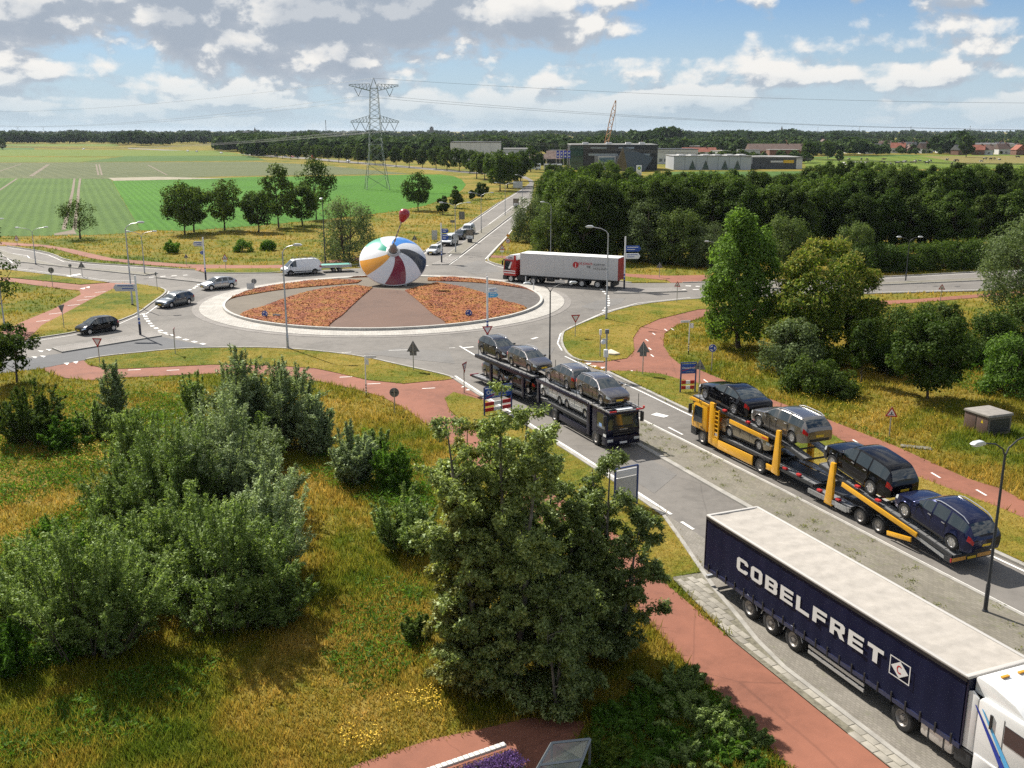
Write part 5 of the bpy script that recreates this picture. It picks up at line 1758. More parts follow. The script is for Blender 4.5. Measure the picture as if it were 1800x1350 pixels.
def build_blue_transporter():
  HD, HT = -65.5, -60.0
  o = (5.89, 59.67)            # ground under the near front corner; near side is its right
  W = 2.52
  hw = W / 2
  t = thing('car_transporter', 'dark navy car transporter lorry leaving the roundabout towards the viewer', 'lorry', at(o, HD, 5, hw, 0), R(HD))
  X = lambda s: 5 - s
  cab(t, 2.42, 2.50, NAVY, 'blue', x0=5.0, L=1.9, z0=.32, low=NAVY)
  b = link('lettering', text_mesh('SCANIA', .13, CHROME, .01, 1.3), t)
  b.rotation_euler = (R(90), 0, R(90))
  b.location = (5.03, 0, 1.34)
  for s in (1, -1):
    MB().box((4.2, s * 1.22, 1.55), (.34, .01, .22), 0).build('door_emblem', mat('pale_blue', (.25, .4, .7), .4), t)
    MB().box((4.75, s * 1.22, .98), (.34, .012, .16)).build('white_plate', WHITE, t)
  # rack over the cab
  rk = MB()
  for y in (-hw + .05, -.45, .45, hw - .05):
    rk.ex(X(2.3), X(-.30), y - .04, y + .04, 2.56, 2.64)
  for s in (-.28, .3, .9, 1.5, 2.2):
    rk.ex(X(s) - .04, X(s) + .04, -hw, hw, 2.57, 2.63)
  rk.build('over_cab_rack', DECKM, t)
  MB().ex(X(.25), X(-.2), -.55, .55, 2.65, 2.69).build('roof_hatch', WHITE, t, bevel=.02)
  for y in (-hw + .3, hw - .3):
    MB().box((X(-.30), y, 2.62), (.06, .5, .08)).build('reflector', REDBOX, t)
  MB().tube([(X(-.3), hw, 2.64), (X(-.3), hw, 2.78)], .07, 8).build('beacon', mat('beacon_red', (.6, .05, .03), .3), t)
  for sd in (1, -1):
    MB().ex(X(2.55), X(2.15), sd * (hw - .2), sd * hw, .45, 2.5).build('cab_frame_post', NAVY, t, bevel=.03)
    MB().ex(X(9.9), X(9.6), sd * (hw - .16), sd * hw, .8, 2.4).build('lift_post', NAVY, t, bevel=.02)
    MB().ex(X(6.4), X(2.6), sd * (hw - .08), sd * hw, .40, .80).build('side_panel', NAVY, t, bevel=.02)
    g = MB()
    deck_rail(g, 2.4, 2.46, 10.1, 2.36, X, sd * (hw - .03), .08, .24)
    g.build('deck_side_beam', NAVY, t, bevel=.012)
    wheel(t, X(1.39), sd * (hw - .2), .5, .32, sd, 'grey')
    wheel(t, X(7.2), sd * (hw - .26), .48, .48, sd, 'grey')
  deck(t, 1.0, 2.54, 10.1, 2.40, X, hw - .12, DKSTEEL, DECKM)
  deck(t, 2.6, 1.16, 10.3, 1.10, X, hw - .1, DKSTEEL, DECKM, 'lower_deck')
  MB().ex(X(10.4), X(1.2), -.45, .45, .52, .95).build('chassis', DKSTEEL, t)
  stanchions(t, (.3, 1.9, 4.0, 6.4, 8.6), 2.5, X, hw)

  q = (1.494, 69.316)
  r = thing('transporter_trailer', 'dark navy car trailer with loading ramp behind the navy transporter lorry', 'trailer', at(q, HT, 5, hw, 0), R(HT))
  Y = lambda s: 5 - s
  deck(r, .4, 2.36, 8.9, 2.40, Y, hw - .12, DKSTEEL, DECKM)
  deck(r, .8, .78, 9.7, .52, Y, hw - .10, DKSTEEL, DECKM, 'lower_deck')
  for sd in (1, -1):
    g = MB()
    deck_rail(g, .4, 2.26, 8.9, 2.30, Y, sd * (hw - .03), .08, .26)
    g.build('deck_side_beam', NAVY, r, bevel=.012)
    MB().ex(Y(6.5), Y(6.2), sd * (hw - .16), sd * hw, .45, 2.25).ex(Y(1.6), Y(1.3), sd * (hw - .16), sd * hw, .6, 2.25).build('lift_post', NAVY, r, bevel=.02)
    for s in (4.2, 5.4):
      wheel(r, Y(s), sd * (hw - .2), .42, .32, sd, 'grey')
      fe = MB()
      vs = []
      for k in range(9):
        g2 = math.pi * (.08 + .84 * k / 8)
        vs += [(Y(s) + .52 * math.cos(g2), sd * (hw - .45), .42 + .52 * math.sin(g2)), (Y(s) + .52 * math.cos(g2), sd * (hw + .005), .42 + .52 * math.sin(g2))]
      fe.add(vs, [(2 * k, 2 * k + 1, 2 * k + 3, 2 * k + 2) for k in range(8)])
      fe.build('mudguard', DKSTEEL, r)
    MB().ex(Y(9.8), Y(9.7), sd * .5, sd * (hw - .02), .44, .60).build('tail_light', TAILL, r)
  MB().ex(Y(9.3), Y(.6), -.42, .42, .42, .66).box((Y(-.2), 0, .6), (2.0, .15, .14)).build('chassis', DKSTEEL, r)
  stanchions(r, (.9, 3.3, 5.2, 8.3), 2.3, Y, hw)
  G2 = 'cars loaded on the navy transporter'

  def put(o_, hdg, ty, pm, sf, sr, z, fc, lab, tl=0.0):
    c = CARS[ty]
    sc = abs(sr - sf) / c['wb']
    off = c['L'] / 2 - c['fo'] - c['wb'] / 2
    hd = R(hdg) if fc > 0 else R(hdg + 180)
    car = make_car(ty, pm, lab, at(o_, hdg, (sf + sr) / 2, hw, z), hd, tl, sc, 'alloy', 'transported_car', 'car', G2)
    car.location = Vector(car.location) - Vector((math.cos(hd), math.sin(hd), 0)) * off * sc
  put(o, HD, 'estate', P_GREY, 1.42, 4.12, 2.62, 1, 'grey estate car standing above the cab of the navy transporter')
  put(o, HD, 'estate', P_GREY, 8.80, 6.10, 2.52, -1, 'grey estate car facing backwards on the navy transporter top deck')
  put(q, HT, 'estate', P_GREY, 1.30, 3.85, 2.47, 1, 'grey estate car at the front of the navy trailer top deck')
  put(q, HT, 'estate', P_DGREY, 5.85, 8.45, 2.48, 1, 'dark grey estate car at the tail of the navy trailer top deck')
  put(o, HD, 'compact', P_WHITE, 3.5, 6.1, 1.20, 1, 'white car low down behind the cab of the navy transporter')
  put(o, HD, 'compact', P_WHITE, 9.75, 7.2, 1.16, -1, 'white car low down at the tail of the navy transporter lorry')
  put(q, HT, 'compact', P_GREY, 5.5, 8.0, .72, 1, 'grey car low down on the ramp end of the navy trailer')
  put(q, HT, 'compact', P_BLACK, 3.9, 1.4, .80, -1, 'black car low down at the front of the navy trailer')

build_blue_transporter()

# ---- cars driving round and waiting
DRV = 'vehicles driving on the roundabout and its arms'

def drive(ty, pm, x, y, hd, lab, name='moving_car', cat='car', sc=1.0, wl='alloy'):
  return make_car(ty, pm, lab, (x, y, .036), R(hd), 0, sc, wl, name, cat, DRV)

drive('hatch', P_BLACK, -41.5, 97.9, -128, 'small black hatchback leaving the roundabout beside the green verge', sc=1.06)
drive('wagon', P_BLUEG, -38.8, 113.4, -116, 'dark grey estate car driving on the left side of the ring', sc=.98)
drive('compact', P_SILVER, -37.4, 126.0, -138, 'silver hatchback driving behind the grey estate on the ring', sc=1.08)
van = drive('van', P_WHITE, -29.6, 139.3, -152, 'white panel van with roof rack towing a flatbed trailer', 'panel_van', 'van', sc=1.12, wl='dark')
rk = MB()
for x in (-1.5, -.7, .1, .9):
  rk.ex(x - .02, x + .02, -.72, .72, 2.02, 2.06)
for y in (-.72, .72):
  rk.ex(-1.8, 1.0, y - .02, y + .02, 2.06, 2.10)
  for x in (-1.5, .9):
    rk.ex(x - .02, x + .02, y - .02, y + .02, 1.93, 2.04)
rk.build('roof_rack', BLACK, van)
MB().ex(-2.2, 2.1, .955, .975, .42, .52).ex(-2.2, 2.1, -.975, -.955, .42, .52).build('side_moulding', BLACK, van)
ft = thing('flatbed_trailer', 'small silver twin axle flatbed trailer with turquoise load behind the white van', 'trailer', (-25.2, 142.2, .036), R(-163))
MB().ex(-2.1, 2.1, -1.0, 1.0, .62, .70).build('bed', STEEL, ft)
for y in (-1, 1):
  MB().ex(-2.1, 2.1, y * .98, y * 1.02, .70, 1.05).build('side_board', STEEL, ft)
for x in (-2.1, 2.1):
  MB().ex(x - .02, x + .02, -1, 1, .70, 1.05).build('end_board', STEEL, ft)
MB().ex(-2.0, 2.0, -.9, .9, .705, 1.0).build('load', mat('turquoise_load', (.08, .34, .27), .6, noise=.2), ft, bevel=.1)
MB().box((2.9, 0, .5), (1.7, .1, .1)).build('drawbar', STEEL, ft)
for x in (-.42, .42):
  for s in (1, -1):
    wheel(ft, x, s * .86, .30, .2, s, 'dark')
drive('hatch', P_WHITE, -12.6, 162.9, -107, 'small white hatchback at the head of the queue entering from the far road', sc=1.02)
w2 = drive('van', P_WHITE, -10.9, 176.0, -104, 'white van with dark front second in the queue on the far road', 'panel_van', 'van', sc=1.0, wl='dark')
MB().ex(2.40, 2.47, -.8, .8, .30, .72).build('front_bumper', BLACK, w2, bevel=.03)
drive('crossover', P_DGREY, -9.6, 186.3, -102, 'dark grey car third in the queue on the far road', sc=.95)
drive('minivan', P_WHITE, -8.5, 194.6, -101, 'white high roofed van last in the queue on the far road', 'panel_van', 'van', sc=1.1)

# ------------------------------------------------------------------ the spinning top on the island
def build_top():
  t = thing('spinning_top', 'giant tilted spinning top sculpture with coloured swirled segments and red knob', 'sculpture', (-15.2, 130.4, ISL_Z))
  # local frame: axis leans towards the viewer
  el, az = R(50), R(-80)                       # axis elevation and compass (towards -y, a little right)
  axis = Vector((math.cos(el) * math.cos(az), math.cos(el) * math.sin(az), math.sin(el)))
  q = axis.to_track_quat('Z', 'Y').to_matrix()
  RR = 4.28
  rim_z = RR * math.cos(el) + .10
  c = Vector((-.25, -1.2, rim_z + .15))
  P = lambda r, th, h: c + q @ Vector((r * math.cos(th), r * math.sin(th), h))
  cols = [('green', (.03, .36, .24)), ('blue', (.045, .22, .60)), ('black', (.012, .014, .02)), ('red', (.20, .008, .015)), ('yellow', (.70, .30, .01))]
  WHITE2 = mat('sculpture_white', (.70, .71, .72), .28, coat=.5)
  n_r, n_a = 14, 6
  prof = lambda f: 1.62 * (1 - f ** 2.2)     # dome height over the rim plane
  seq = []
  for k in range(5):
    seq += [cols[k], ('white', None)]
  # angle of the first border, found so that green stands at the top left
  th0 = R(144)
  for k, (nm, cc) in enumerate(seq):
    m = WHITE2 if cc is None else mat('sculpture_' + nm, cc, .25, coat=.6)
    mb = MB()
    vs = []
    for j in range(n_r + 1):
      f = .20 + .80 * j / n_r
      tw = R(34) * (1 - f)
      for i in range(n_a + 1):
        th = th0 - (k + i / n_a) * R(36) + tw
        vs.append(P(RR * f, th, prof(f)))
    w = n_a + 1
    mb.add(vs, [(j * w + i, j * w + i + 1, (j + 1) * w + i + 1, (j + 1) * w + i) for j in range(n_r) for i in range(n_a)])
    mb.build('panel', m, t, smooth=50)
  # rim and underside running down to the point
  mb = MB()
  vs, n = [], 60
  pr = [(RR, 0.0), (RR + .05, -.10), (RR, -.24), (RR * .82, -.85), (RR * .5, -1.75), (RR * .22, -2.5), (.35, -2.95), (.12, -3.3)]
  for r_, h_ in pr:
    for i in range(n):
      vs.append(P(r_, 2 * math.pi * i / n, h_))
  fs = [(j * n + i, (j + 1) * n + i, (j + 1) * n + (i + 1) % n, j * n + (i + 1) % n) for j in range(len(pr) - 1) for i in range(n)]
  fs.append(tuple((len(pr) - 1) * n + i for i in range(n)))
  mb.add(vs, fs)
  mb.build('underside', WHITE2, t, smooth=40)
  # collar, neck, spiral handle, knob
  GREYM = mat('collar_grey', (.25, .235, .22), .45, .2)

  def lathe_on(prf, nm, m, n=28, par=t):
    mb = MB()
    vs = [P(r_, 2 * math.pi * i / n, h_) for r_, h_ in prf for i in range(n)]
    fs = [(j * n + i, j * n + (i + 1) % n, (j + 1) * n + (i + 1) % n, (j + 1) * n + i) for j in range(len(prf) - 1) for i in range(n)]
    fs += [tuple(range(n - 1, -1, -1)), tuple((len(prf) - 1) * n + i for i in range(n))]
    mb.add(vs, fs)
    return mb.build(nm, m, par, smooth=35)
  h0 = prof(.2) - .02
  cl = lathe_on([(.90, h0 - .1), (.90, h0 + .06), (.78, h0 + .12), (.78, h0 + .22), (.62, h0 + .26), (.62, h0 + .10), (.40, h0 + .1)], 'collar', mat('collar_pale', (.52, .52, .50), .35, .3))
  lathe_on([(.50, h0 + .1), (.44, h0 + .9), (.40, h0 + 1.05), (.26, h0 + 1.2), (.14, h0 + 1.35)], 'neck', GREYM)
  a0 = P(0, 0, h0 + 1.3)
  tip = Vector((1.15, -2.6, 8.1))
  d = tip - a0
  L = d.length
  d.normalize()
  s1 = d.cross(Vector((0, 1, 0))).normalized()
  s2 = d.cross(s1)
  mb = MB()
  nn = 40
  vs = []
  for j in range(nn + 1):
    f = j / nn
    th = f * 5.2 * math.pi
    w_ = .12 * (1 - .25 * f)
    e = (s1 * math.cos(th) + s2 * math.sin(th))
    g = d.cross(e) * .035
    p = a0 + d * (L * f)
    vs += [p + e * w_ + g, p - e * w_ + g, p - e * w_ - g, p + e * w_ - g]
  fs = [(4 * j + i, 4 * j + (i + 1) % 4, 4 * j + 4 + (i + 1) % 4, 4 * j + 4 + i) for j in range(nn) for i in range(4)]
  fs += [(3, 2, 1, 0), tuple(4 * nn + i for i in range(4))]
  mb.add(vs, fs)
  mb.build('handle', mat('handle_wood', (.30, .24, .18), .5, noise=.2), t, smooth=40)
  kd = (d * 1.0 + Vector((.25, 0, .55))).normalized()
  qq = kd.to_track_quat('Z', 'Y').to_matrix()
  prk = [(.10, -.12), (.30, 0), (.36, .13), (.52, .46), (.68, .86), (.68, 1.16), (.56, 1.44), (.32, 1.61), (.0, 1.68)]
  n = 28
  mb = MB()
  vs = [tip + qq @ Vector((r_ * math.cos(2 * math.pi * i / n), r_ * math.sin(2 * math.pi * i / n), h_)) for r_, h_ in prk for i in range(n)]
  fs = [(j * n + i, j * n + (i + 1) % n, (j + 1) * n + (i + 1) % n, (j + 1) * n + i) for j in range(len(prk) - 1) for i in range(n)] + [tuple(range(n - 1, -1, -1))]
  mb.add(vs, fs)
  mb.build('knob', mat('knob_red', (.33, .012, .022), .3, coat=.5), t, smooth=50)
  for dx in (-1.2, 1.6):
    MB().box((dx, -3.75 + abs(dx) * .12, .22), (.28, .28, .55)).build('support', mat('support_pale', (.55, .55, .53), .6), t)

build_top()

# ------------------------------------------------------------------ street furniture
def lamp(u, v, vt, head_px, label, arms='single', m=None, aim=0.0, group='street lamps'):
  """aim: compass of the arm in degrees (0 = +x)"""
  h = HGT(u, v, vt)
  m = m or STEEL
  x, y = G(u, v)
  t = thing('street_lamp', label, 'street lamp', (x, y, 0), R(aim), group)
  k = max(.8, h / 9)
  MB().lathe([(.11 * k, 0), (.11 * k, 1.3), (.085 * k, 1.35), (.06 * k, h - .5), (.05 * k, h - .35)], 10).build('pole', m, t, smooth=40)
  MB().lathe([(.16 * k, 0), (.16 * k, .12), (.11 * k, .2)], 10).build('base', DKSTEEL, t)
  for s in ((1,) if arms == 'single' else (1, -1)):
    ln = head_px
    pts = [(0, 0, h - .5), (s * .12 * ln, 0, h - .15), (s * .45 * ln, 0, h + .12), (s * ln, 0, h + .26)]
    a = MB().tube(pts, .04 * k, 8).build('arm', m, t, smooth=40)
    hb = MB()
    hb.slab([(-.12 * s, -.05), (.65 * s, -.02), (.70 * s, .06), (.50 * s, .16), (.05 * s, .17), (-.12 * s, .06)] if s > 0 else [(-.12 * s, -.05), (.65 * s, -.02), (.70 * s, .06), (.50 * s, .16), (.05 * s, .17), (-.12 * s, .06)][::-1], -.15, .15)
    hd = hb.build('lamp_head', mat('lamp_head', (.55, .57, .58), .4, .2), t, bevel=.04)
    hd.location = (s * ln, 0, h + .24)
    hd.scale = (k, k, k)
    MB().box((.32 * s, 0, -.045), (.5, .22, .05)).build('diffuser', mat('lamp_diffuser', (.7, .7, .66), .3), hd)
  return t

lamp(506, 613, 436, 1.1, 'grey single armed street lamp on the near verge in front of the stonecrop bed', aim=0)
lamp(233, 537, 396, 1.4, 'grey single armed street lamp on the green verge beside the cycle path', aim=20)
lamp(254.5, 482, 410, 1.6, 'grey double armed street lamp at the near end of the far left median', 'double', aim=5)
lamp(63, 465, 403, 1.8, 'grey double armed street lamp where the far left road bends', 'double', aim=10)
lamp(572, 466, 352, .6, 'black slim street lamp behind the flatbed trailer', m=DKSTEEL, aim=-90)
lamp(966, 652, 503, 1.7, 'black double armed street lamp rising behind the cars on the navy transporter', 'double', m=DKSTEEL, aim=8)
lamp(1065.7, 562, 404, 1.7, 'grey single armed street lamp in front of the white box trailer', aim=165)
lamp(968, 450, 358, 1.1, 'grey street lamp behind the roof of the white box trailer', aim=185)
lamp(1263, 478, 428, 1.6, 'grey street lamp partly hidden by the tall conical tree', aim=170)
lamp(1591.7, 495, 420, 1.2, 'black double armed street lamp on the median of the right hand road', 'double', m=DKSTEEL, aim=0)
lamp(1731, 1078, 782, 1.4, 'tall black double armed street lamp on the paved median beside the blue car', 'double', m=DKSTEEL, aim=205)
lamp(846, 410, 341, 1.9, 'grey double armed street lamp on the far median next to the first advertising board', 'double', aim=0)
lamp(888, 379.5, 323, 2.0, 'grey double armed street lamp further up the far median', 'double', aim=0)
lamp(918, 358, 309, 1.4, 'grey street lamp at the far end of the median', aim=180)
lamp(801, 444.5, 359, 2.0, 'grey double armed street lamp on the far median beside the blue direction signs', 'double', aim=0)
lamp(9, 582, 478, .8, 'grey street lamp at the left edge beside the cycle path', aim=-90)
lamp(-14, 452, 388, 1.9, 'grey street lamp at the far left edge of the picture', 'double', aim=10)

def post(t, h, r=.04, m=STEEL):
  return MB().tube([(0, 0, 0), (0, 0, h)], r, 8).build('post', m, t, smooth=40)

def tri_pts(s, up=True):
  k = s / 2
  return [(-k, -s * .29), (k, -s * .29), (0, s * .58)] if up else [(-k, s * .29), (0, -s * .58), (k, s * .29)]

def face_plate(t, poly, z, th, m, y, nm):
  return MB().slab([(p[0], p[1] + z) for p in poly], y, y + th).build(nm, m, t)

def sign(kind, u, v, vt, label, face=-90, k=1.0, cat='road sign', extra=None):
  """an upright traffic sign; face = compass its front looks to; local front is -y"""
  h = HGT(u, v, vt)
  x, y = G(u, v)
  t = thing('road_sign', label, cat, (x, y, 0), R(face + 90), 'road signs')
  S = .95 * k
  post(t, h - .05)
  if kind == 'yield':
    zc = h - S * .30
    face_plate(t, tri_pts(S, False), zc, .02, GREYB, -.055, 'back_plate')
    face_plate(t, tri_pts(S * .98, False), zc, .006, RED, -.064, 'red_border')
    face_plate(t, tri_pts(S * .62, False), zc, .006, WHITE, -.072, 'white_field')
  elif kind == 'warn':
    zc = h - S * .58
    face_plate(t, tri_pts(S), zc, .02, GREYB, -.055, 'back_plate')
    face_plate(t, tri_pts(S * .98), zc, .006, RED, -.064, 'red_border')
    face_plate(t, tri_pts(S * .64), zc, .006, WHITE, -.072, 'white_field')
    MB().ex(-S * .16, S * .16, -.078, -.072, zc - S * .13, zc - S * .06).ex(-S * .05, S * .05, -.078, -.072, zc - S * .04, zc + S * .12).build('symbol', BLACK, t)
    if extra:
      MB().ex(-S * .30, S * .30, -.06, -.04, zc - S * .62, zc - S * .34).build('under_plate', WHITE, t)
  elif kind == 'blue':
    zc = h - S * .36
    MB().lathe([(S * .36, 0), (S * .36, .02)], 24, 0, 'y', (0, -.06, zc)).build('disc', BLUE, t)
    MB().lathe([(S * .345, 0), (S * .36, 0), (S * .36, .006), (S * .345, .006), (S * .345, 0)], 24, 0, 'y', (0, -.068, zc), cap=False).build('white_rim', WHITE, t)
    for j in range(3):
      a0 = R(90 + 120 * j)
      vs = []
      for q in range(6):
        g = a0 + R(70) * q / 5
        vs += [(S * .25 * math.cos(g), -.07, zc + S * .25 * math.sin(g)), (S * .15 * math.cos(g), -.07, zc + S * .15 * math.sin(g))]
      MB().add(vs, [(2 * q, 2 * q + 2, 2 * q + 3, 2 * q + 1) for q in range(5)]).build('arrow', WHITE, t)
  elif kind == 'round_back':
    zc = h - S * .36
    MB().lathe([(S * .36, 0), (S * .36, .025)], 24, 0, 'y', (0, -.06, zc)).build('disc', GREYB, t)
    MB().box((0, -.035, zc), (S * .5, .02, .05)).build('bracket', DKSTEEL, t)
  elif kind == 'speed':
    zc = h - S * .36
    MB().lathe([(S * .36, 0), (S * .36, .02)], 24, 0, 'y', (0, -.06, zc)).build('disc', RED, t)
    MB().lathe([(S * .27, 0), (S * .27, .006)], 24, 0, 'y', (0, -.07, zc)).build('white_field', WHITE, t)
    MB().ex(-.11, -.02, -.078, -.072, zc - .13, zc + .13).ex(.03, .12, -.078, -.072, zc - .13, zc + .13).build('symbol', BLACK, t)
    face_plate(t, [(-.32, 0), (0, -.32), (.32, 0), (0, .32)], zc + S * .78, .02, mat('diamond_orange', (.62, .28, .02), .4), -.06, 'diamond')
    MB().tube([(0, 0, h - .1), (0, 0, h + .5)], .035, 6).build('post_top', STEEL, t)
  elif kind == 'arrow_back':
    zc = h - S * .5
    face_plate(t, tri_pts(S * 1.05), zc, .025, GREYB, -.06, 'triangle_plate')
    MB().ex(-S * .27, S * .27, -.06, -.035, zc - S * .62, zc - S * .29).build('under_plate', GREYB, t)
  elif kind == 'tri_back':
    zc = h - S * .5
    face_plate(t, tri_pts(S * 1.05), zc, .025, GREYB, -.06, 'triangle_plate')
    MB().box((0, -.03, zc - .05), (S * .5, .02, .05)).build('bracket', DKSTEEL, t)
  elif kind == 'panel':
    w, hh = extra
    MB().ex(-w / 2, w / 2, -.06, -.03, h - hh, h).build('panel', mat('panel_pale', (.42, .43, .43), .5), t, bevel=.01)
    MB().ex(-w / 2 - .02, w / 2 + .02, -.03, -.02, h - hh - .02, h + .02).build('panel_frame', GREYB, t)
  return t

sign('yield', 175.5, 639, 594, 'red and white give way triangle on the near verge by the dark lane', -100)
sign('yield', 112.7, 577, 536, 'give way sign seen edge on beside the left cycle path', 165)
sign('yield', 308.4, 623, 576, 'give way sign seen edge on at the near roundabout entry', 10)
sign('round_back', 276.7, 510, 478, 'small sign seen edge on at the corner of the green verge', 170, .7)
sign('yield', 1011, 592.6, 553, 'give way triangle on the triangular verge right of the roundabout', -75)
sign('yield', 856.8, 598, 573, 'give way triangle on the white signpost behind the transported cars', -80, 1.1)
sign('yield', 816, 691, 637, 'give way sign seen edge on beside the navy trailer ramp', -20)
sign('warn', 1189.7, 532.5, 494, 'red edged warning triangle near the right hand median', -120, .8)
sign('warn', 397, 475, 446, 'red edged warning triangle with under plate left of the white van', -90, 1.0, extra=1)
sign('warn', 30.5, 431, 413, 'tiny red edged warning triangle at the far left bend', -90, .9, extra=1)
sign('warn', 882.7, 455.5, 429, 'red edged warning triangle in front of the red lorry cab', -100, 1.1, extra=1)
sign('warn', 1563, 768, 714, 'red edged warning triangle beside the right cycle path near the brown cabinet', -105, .85)
sign('warn', 1653, 530, 499, 'red edged warning triangle behind the bushes by the right hand road', -110, .8)
sign('speed', 893, 447, 419, 'round speed limit sign below an orange diamond by the wood', -100, 1.15)
sign('blue', 466.5, 563, 546, 'blue round arrow sign on the left stonecrop bed', -105, 1.05)
sign('blue', 824, 561, 544, 'blue round arrow sign on the right stonecrop bed', -85, 1.1)
sign('blue', 1250.7, 653, 605, 'blue round cycle sign beside the right cycle path', -100, .95)
sign('round_back', 447, 507, 490, 'grey back of a round sign on the far left island rim', 90, 1.0)
sign('round_back', 694, 726, 682, 'grey back of a round sign beside the near cycle path', 90, 1.0)
sign('round_back', 92.7, 504.5, 470, 'grey back of a round sign on the strip between two left cycle paths', 90, 1.1)
sign('round_back', 125, 488, 464, 'small grey back of a sign at the far left verge', 90, .65)
sign('tri_back', 145, 487, 461, 'grey back of a triangular sign at the far left verge', 90, 1.0)
sign('tri_back', 729, 432, 414, 'grey back of a triangular sign in the dry meadow behind the spinning top', 90, 1.0)
sign('arrow_back', 727, 652, 601, 'dark back of a triangular sign with under plate on the near verge', 90, 1.1)
sign('arrow_back', 1129.6, 659, 602, 'dark back of a triangular sign with under plate by the right cycle path', 90, 1.1)
sign('tri_back', 1228, 694, 634, 'grey back of a triangular sign behind the right town name board', 80, .9)
sign('tri_back', 328, 467, 447, 'small grey sign on the far cycle path left of the white van', 90, .7)
sign('tri_back', 1159, 488, 462, 'grey back of a give way sign near the wood edge', 90, .9)
sign('panel', 487, 562, 552, 'small white panel on the left stonecrop bed', -100, 1, extra=(.9, .5))
sign('panel', 441, 510, 498, 'small white panel on the far left island rim', -80, 1, extra=(.9, .7))
sign('panel', 764, 424, 405, 'pale grey panel on posts in the dry meadow by the queue', -90, 1, extra=(1.0, 1.7))
sign('panel', 812, 390, 372, 'grey panel back in the dry meadow beyond the queue', 90, 1, extra=(1.2, 1.7))
sign('panel', 795.5, 400, 387, 'small grey sign plate in the dry meadow beside the queue', 90, 1, extra=(.9, .5))
sign('panel', 910, 340, 319, 'wide blue grey direction board at the far bend', -100, 1, extra=(3.0, 2.0))

def signpost(u, v, vt, boards, label, face=-90):
  """a white mast with blue bands at its foot and finger boards; boards: (z from top, length, height, side, material, both)"""
  h = HGT(u, v, vt)
  x, y = G(u, v)
  t = thing('direction_signpost', label, 'signpost', (x, y, 0), R(face + 90), 'white direction signposts')
  MB().lathe([(.10, h * .2), (.10, h)], 12).build('mast', WHITE, t, smooth=40)
  MB().lathe([(.115, 0), (.115, h * .2), (.10, h * .2)], 12).build('mast_foot', mat('mast_foot', (.02, .025, .04), .5), t, smooth=40)
  MB().lathe([(.107, h * .205), (.107, h * .24)], 12).lathe([(.107, h * .27), (.107, h * .30)], 12).build('blue_band', BLUE, t, smooth=40)
  for zt, ln, hh, sd, m in boards:
    z1 = h - zt
    e = .22
    pl = [(sd * .12, z1 - hh), (sd * (ln - e), z1 - hh), (sd * ln, z1 - hh / 2), (sd * (ln - e), z1), (sd * .12, z1)]
    if sd < 0:
      pl = pl[::-1]
    b = MB().slab(pl, -.05, .05).build('finger_board', m, t, bevel=.01)
    if m is not GREYB:
      w = MB()
      for k in range(2):
        w.ex(sd * .25, sd * (ln * (.82 - .2 * k)), -.056, -.051, z1 - hh * (.30 + .38 * k), z1 - hh * (.18 + .38 * k))
      w.build('lettering', WHITE if m in (BLUE, LBLUE) else BLUE, b)
  return t

signpost(247, 590.7, 484, [(.85, 2.2, .70, -1, mat('board_white_back', (.5, .51, .52), .5))], 'white direction signpost with long grey board on the near left median')
signpost(362, 493.5, 417, [(.55, 1.4, .65, -1, mat('board_white_back', ())), (1.8, .0 + .55, .5, -1, BLUE)], 'white direction signpost with grey board on the far left median')
signpost(776.4, 462.7, 392, [(.85, 1.15, .65, 1, BLUE), (1.65, 1.15, .95, 1, BLUE)], 'white direction signpost with two blue boards on the far splitter island')
signpost(857, 596, 486.5, [(1.1, 1.1, .42, 1, WHITE), (1.52, 1.1, .5, 1, LBLUE)], 'white direction signpost with white and light blue board in front of the island', -75)
signpost(1097, 509.5, 416, [(1.15, 2.0, .72, 1, BLUE), (2.1, 1.95, .68, 1, WHITE)], 'white direction signpost with blue and white boards behind the box trailer', -85)

def finger(u, v, vt, label, sd):
  h = HGT(u, v, vt)
  x, y = G(u, v)
  t = thing('cycle_signpost', label, 'signpost', (x, y, 0), 0, 'cycle signposts')
  MB().lathe([(.045, 1.0), (.045, h)], 8).build('mast', WHITE, t)
  MB().lathe([(.048, 0), (.048, 1.0)], 8).build('mast_foot', BLACK, t)
  for k in range(3):
    MB().lathe([(.05, .35 + .22 * k), (.05, .45 + .22 * k)], 8).build('white_band', WHITE, t)
  MB().box((sd * .45, -.05, h - .1), (.8, .04, .20), rz=.25).build('finger_board', WHITE, t)
  MB().box((.18, -.2, h - .45), (.30, .04, .42), rz=-.7).build('side_board', WHITE, t)

finger(644, 698, 625, 'thin cycle signpost with white arms beside the near cycle path', 1)
finger(1210, 623, 563, 'thin cycle signpost with white arms inside the bend of the right cycle path', -1)

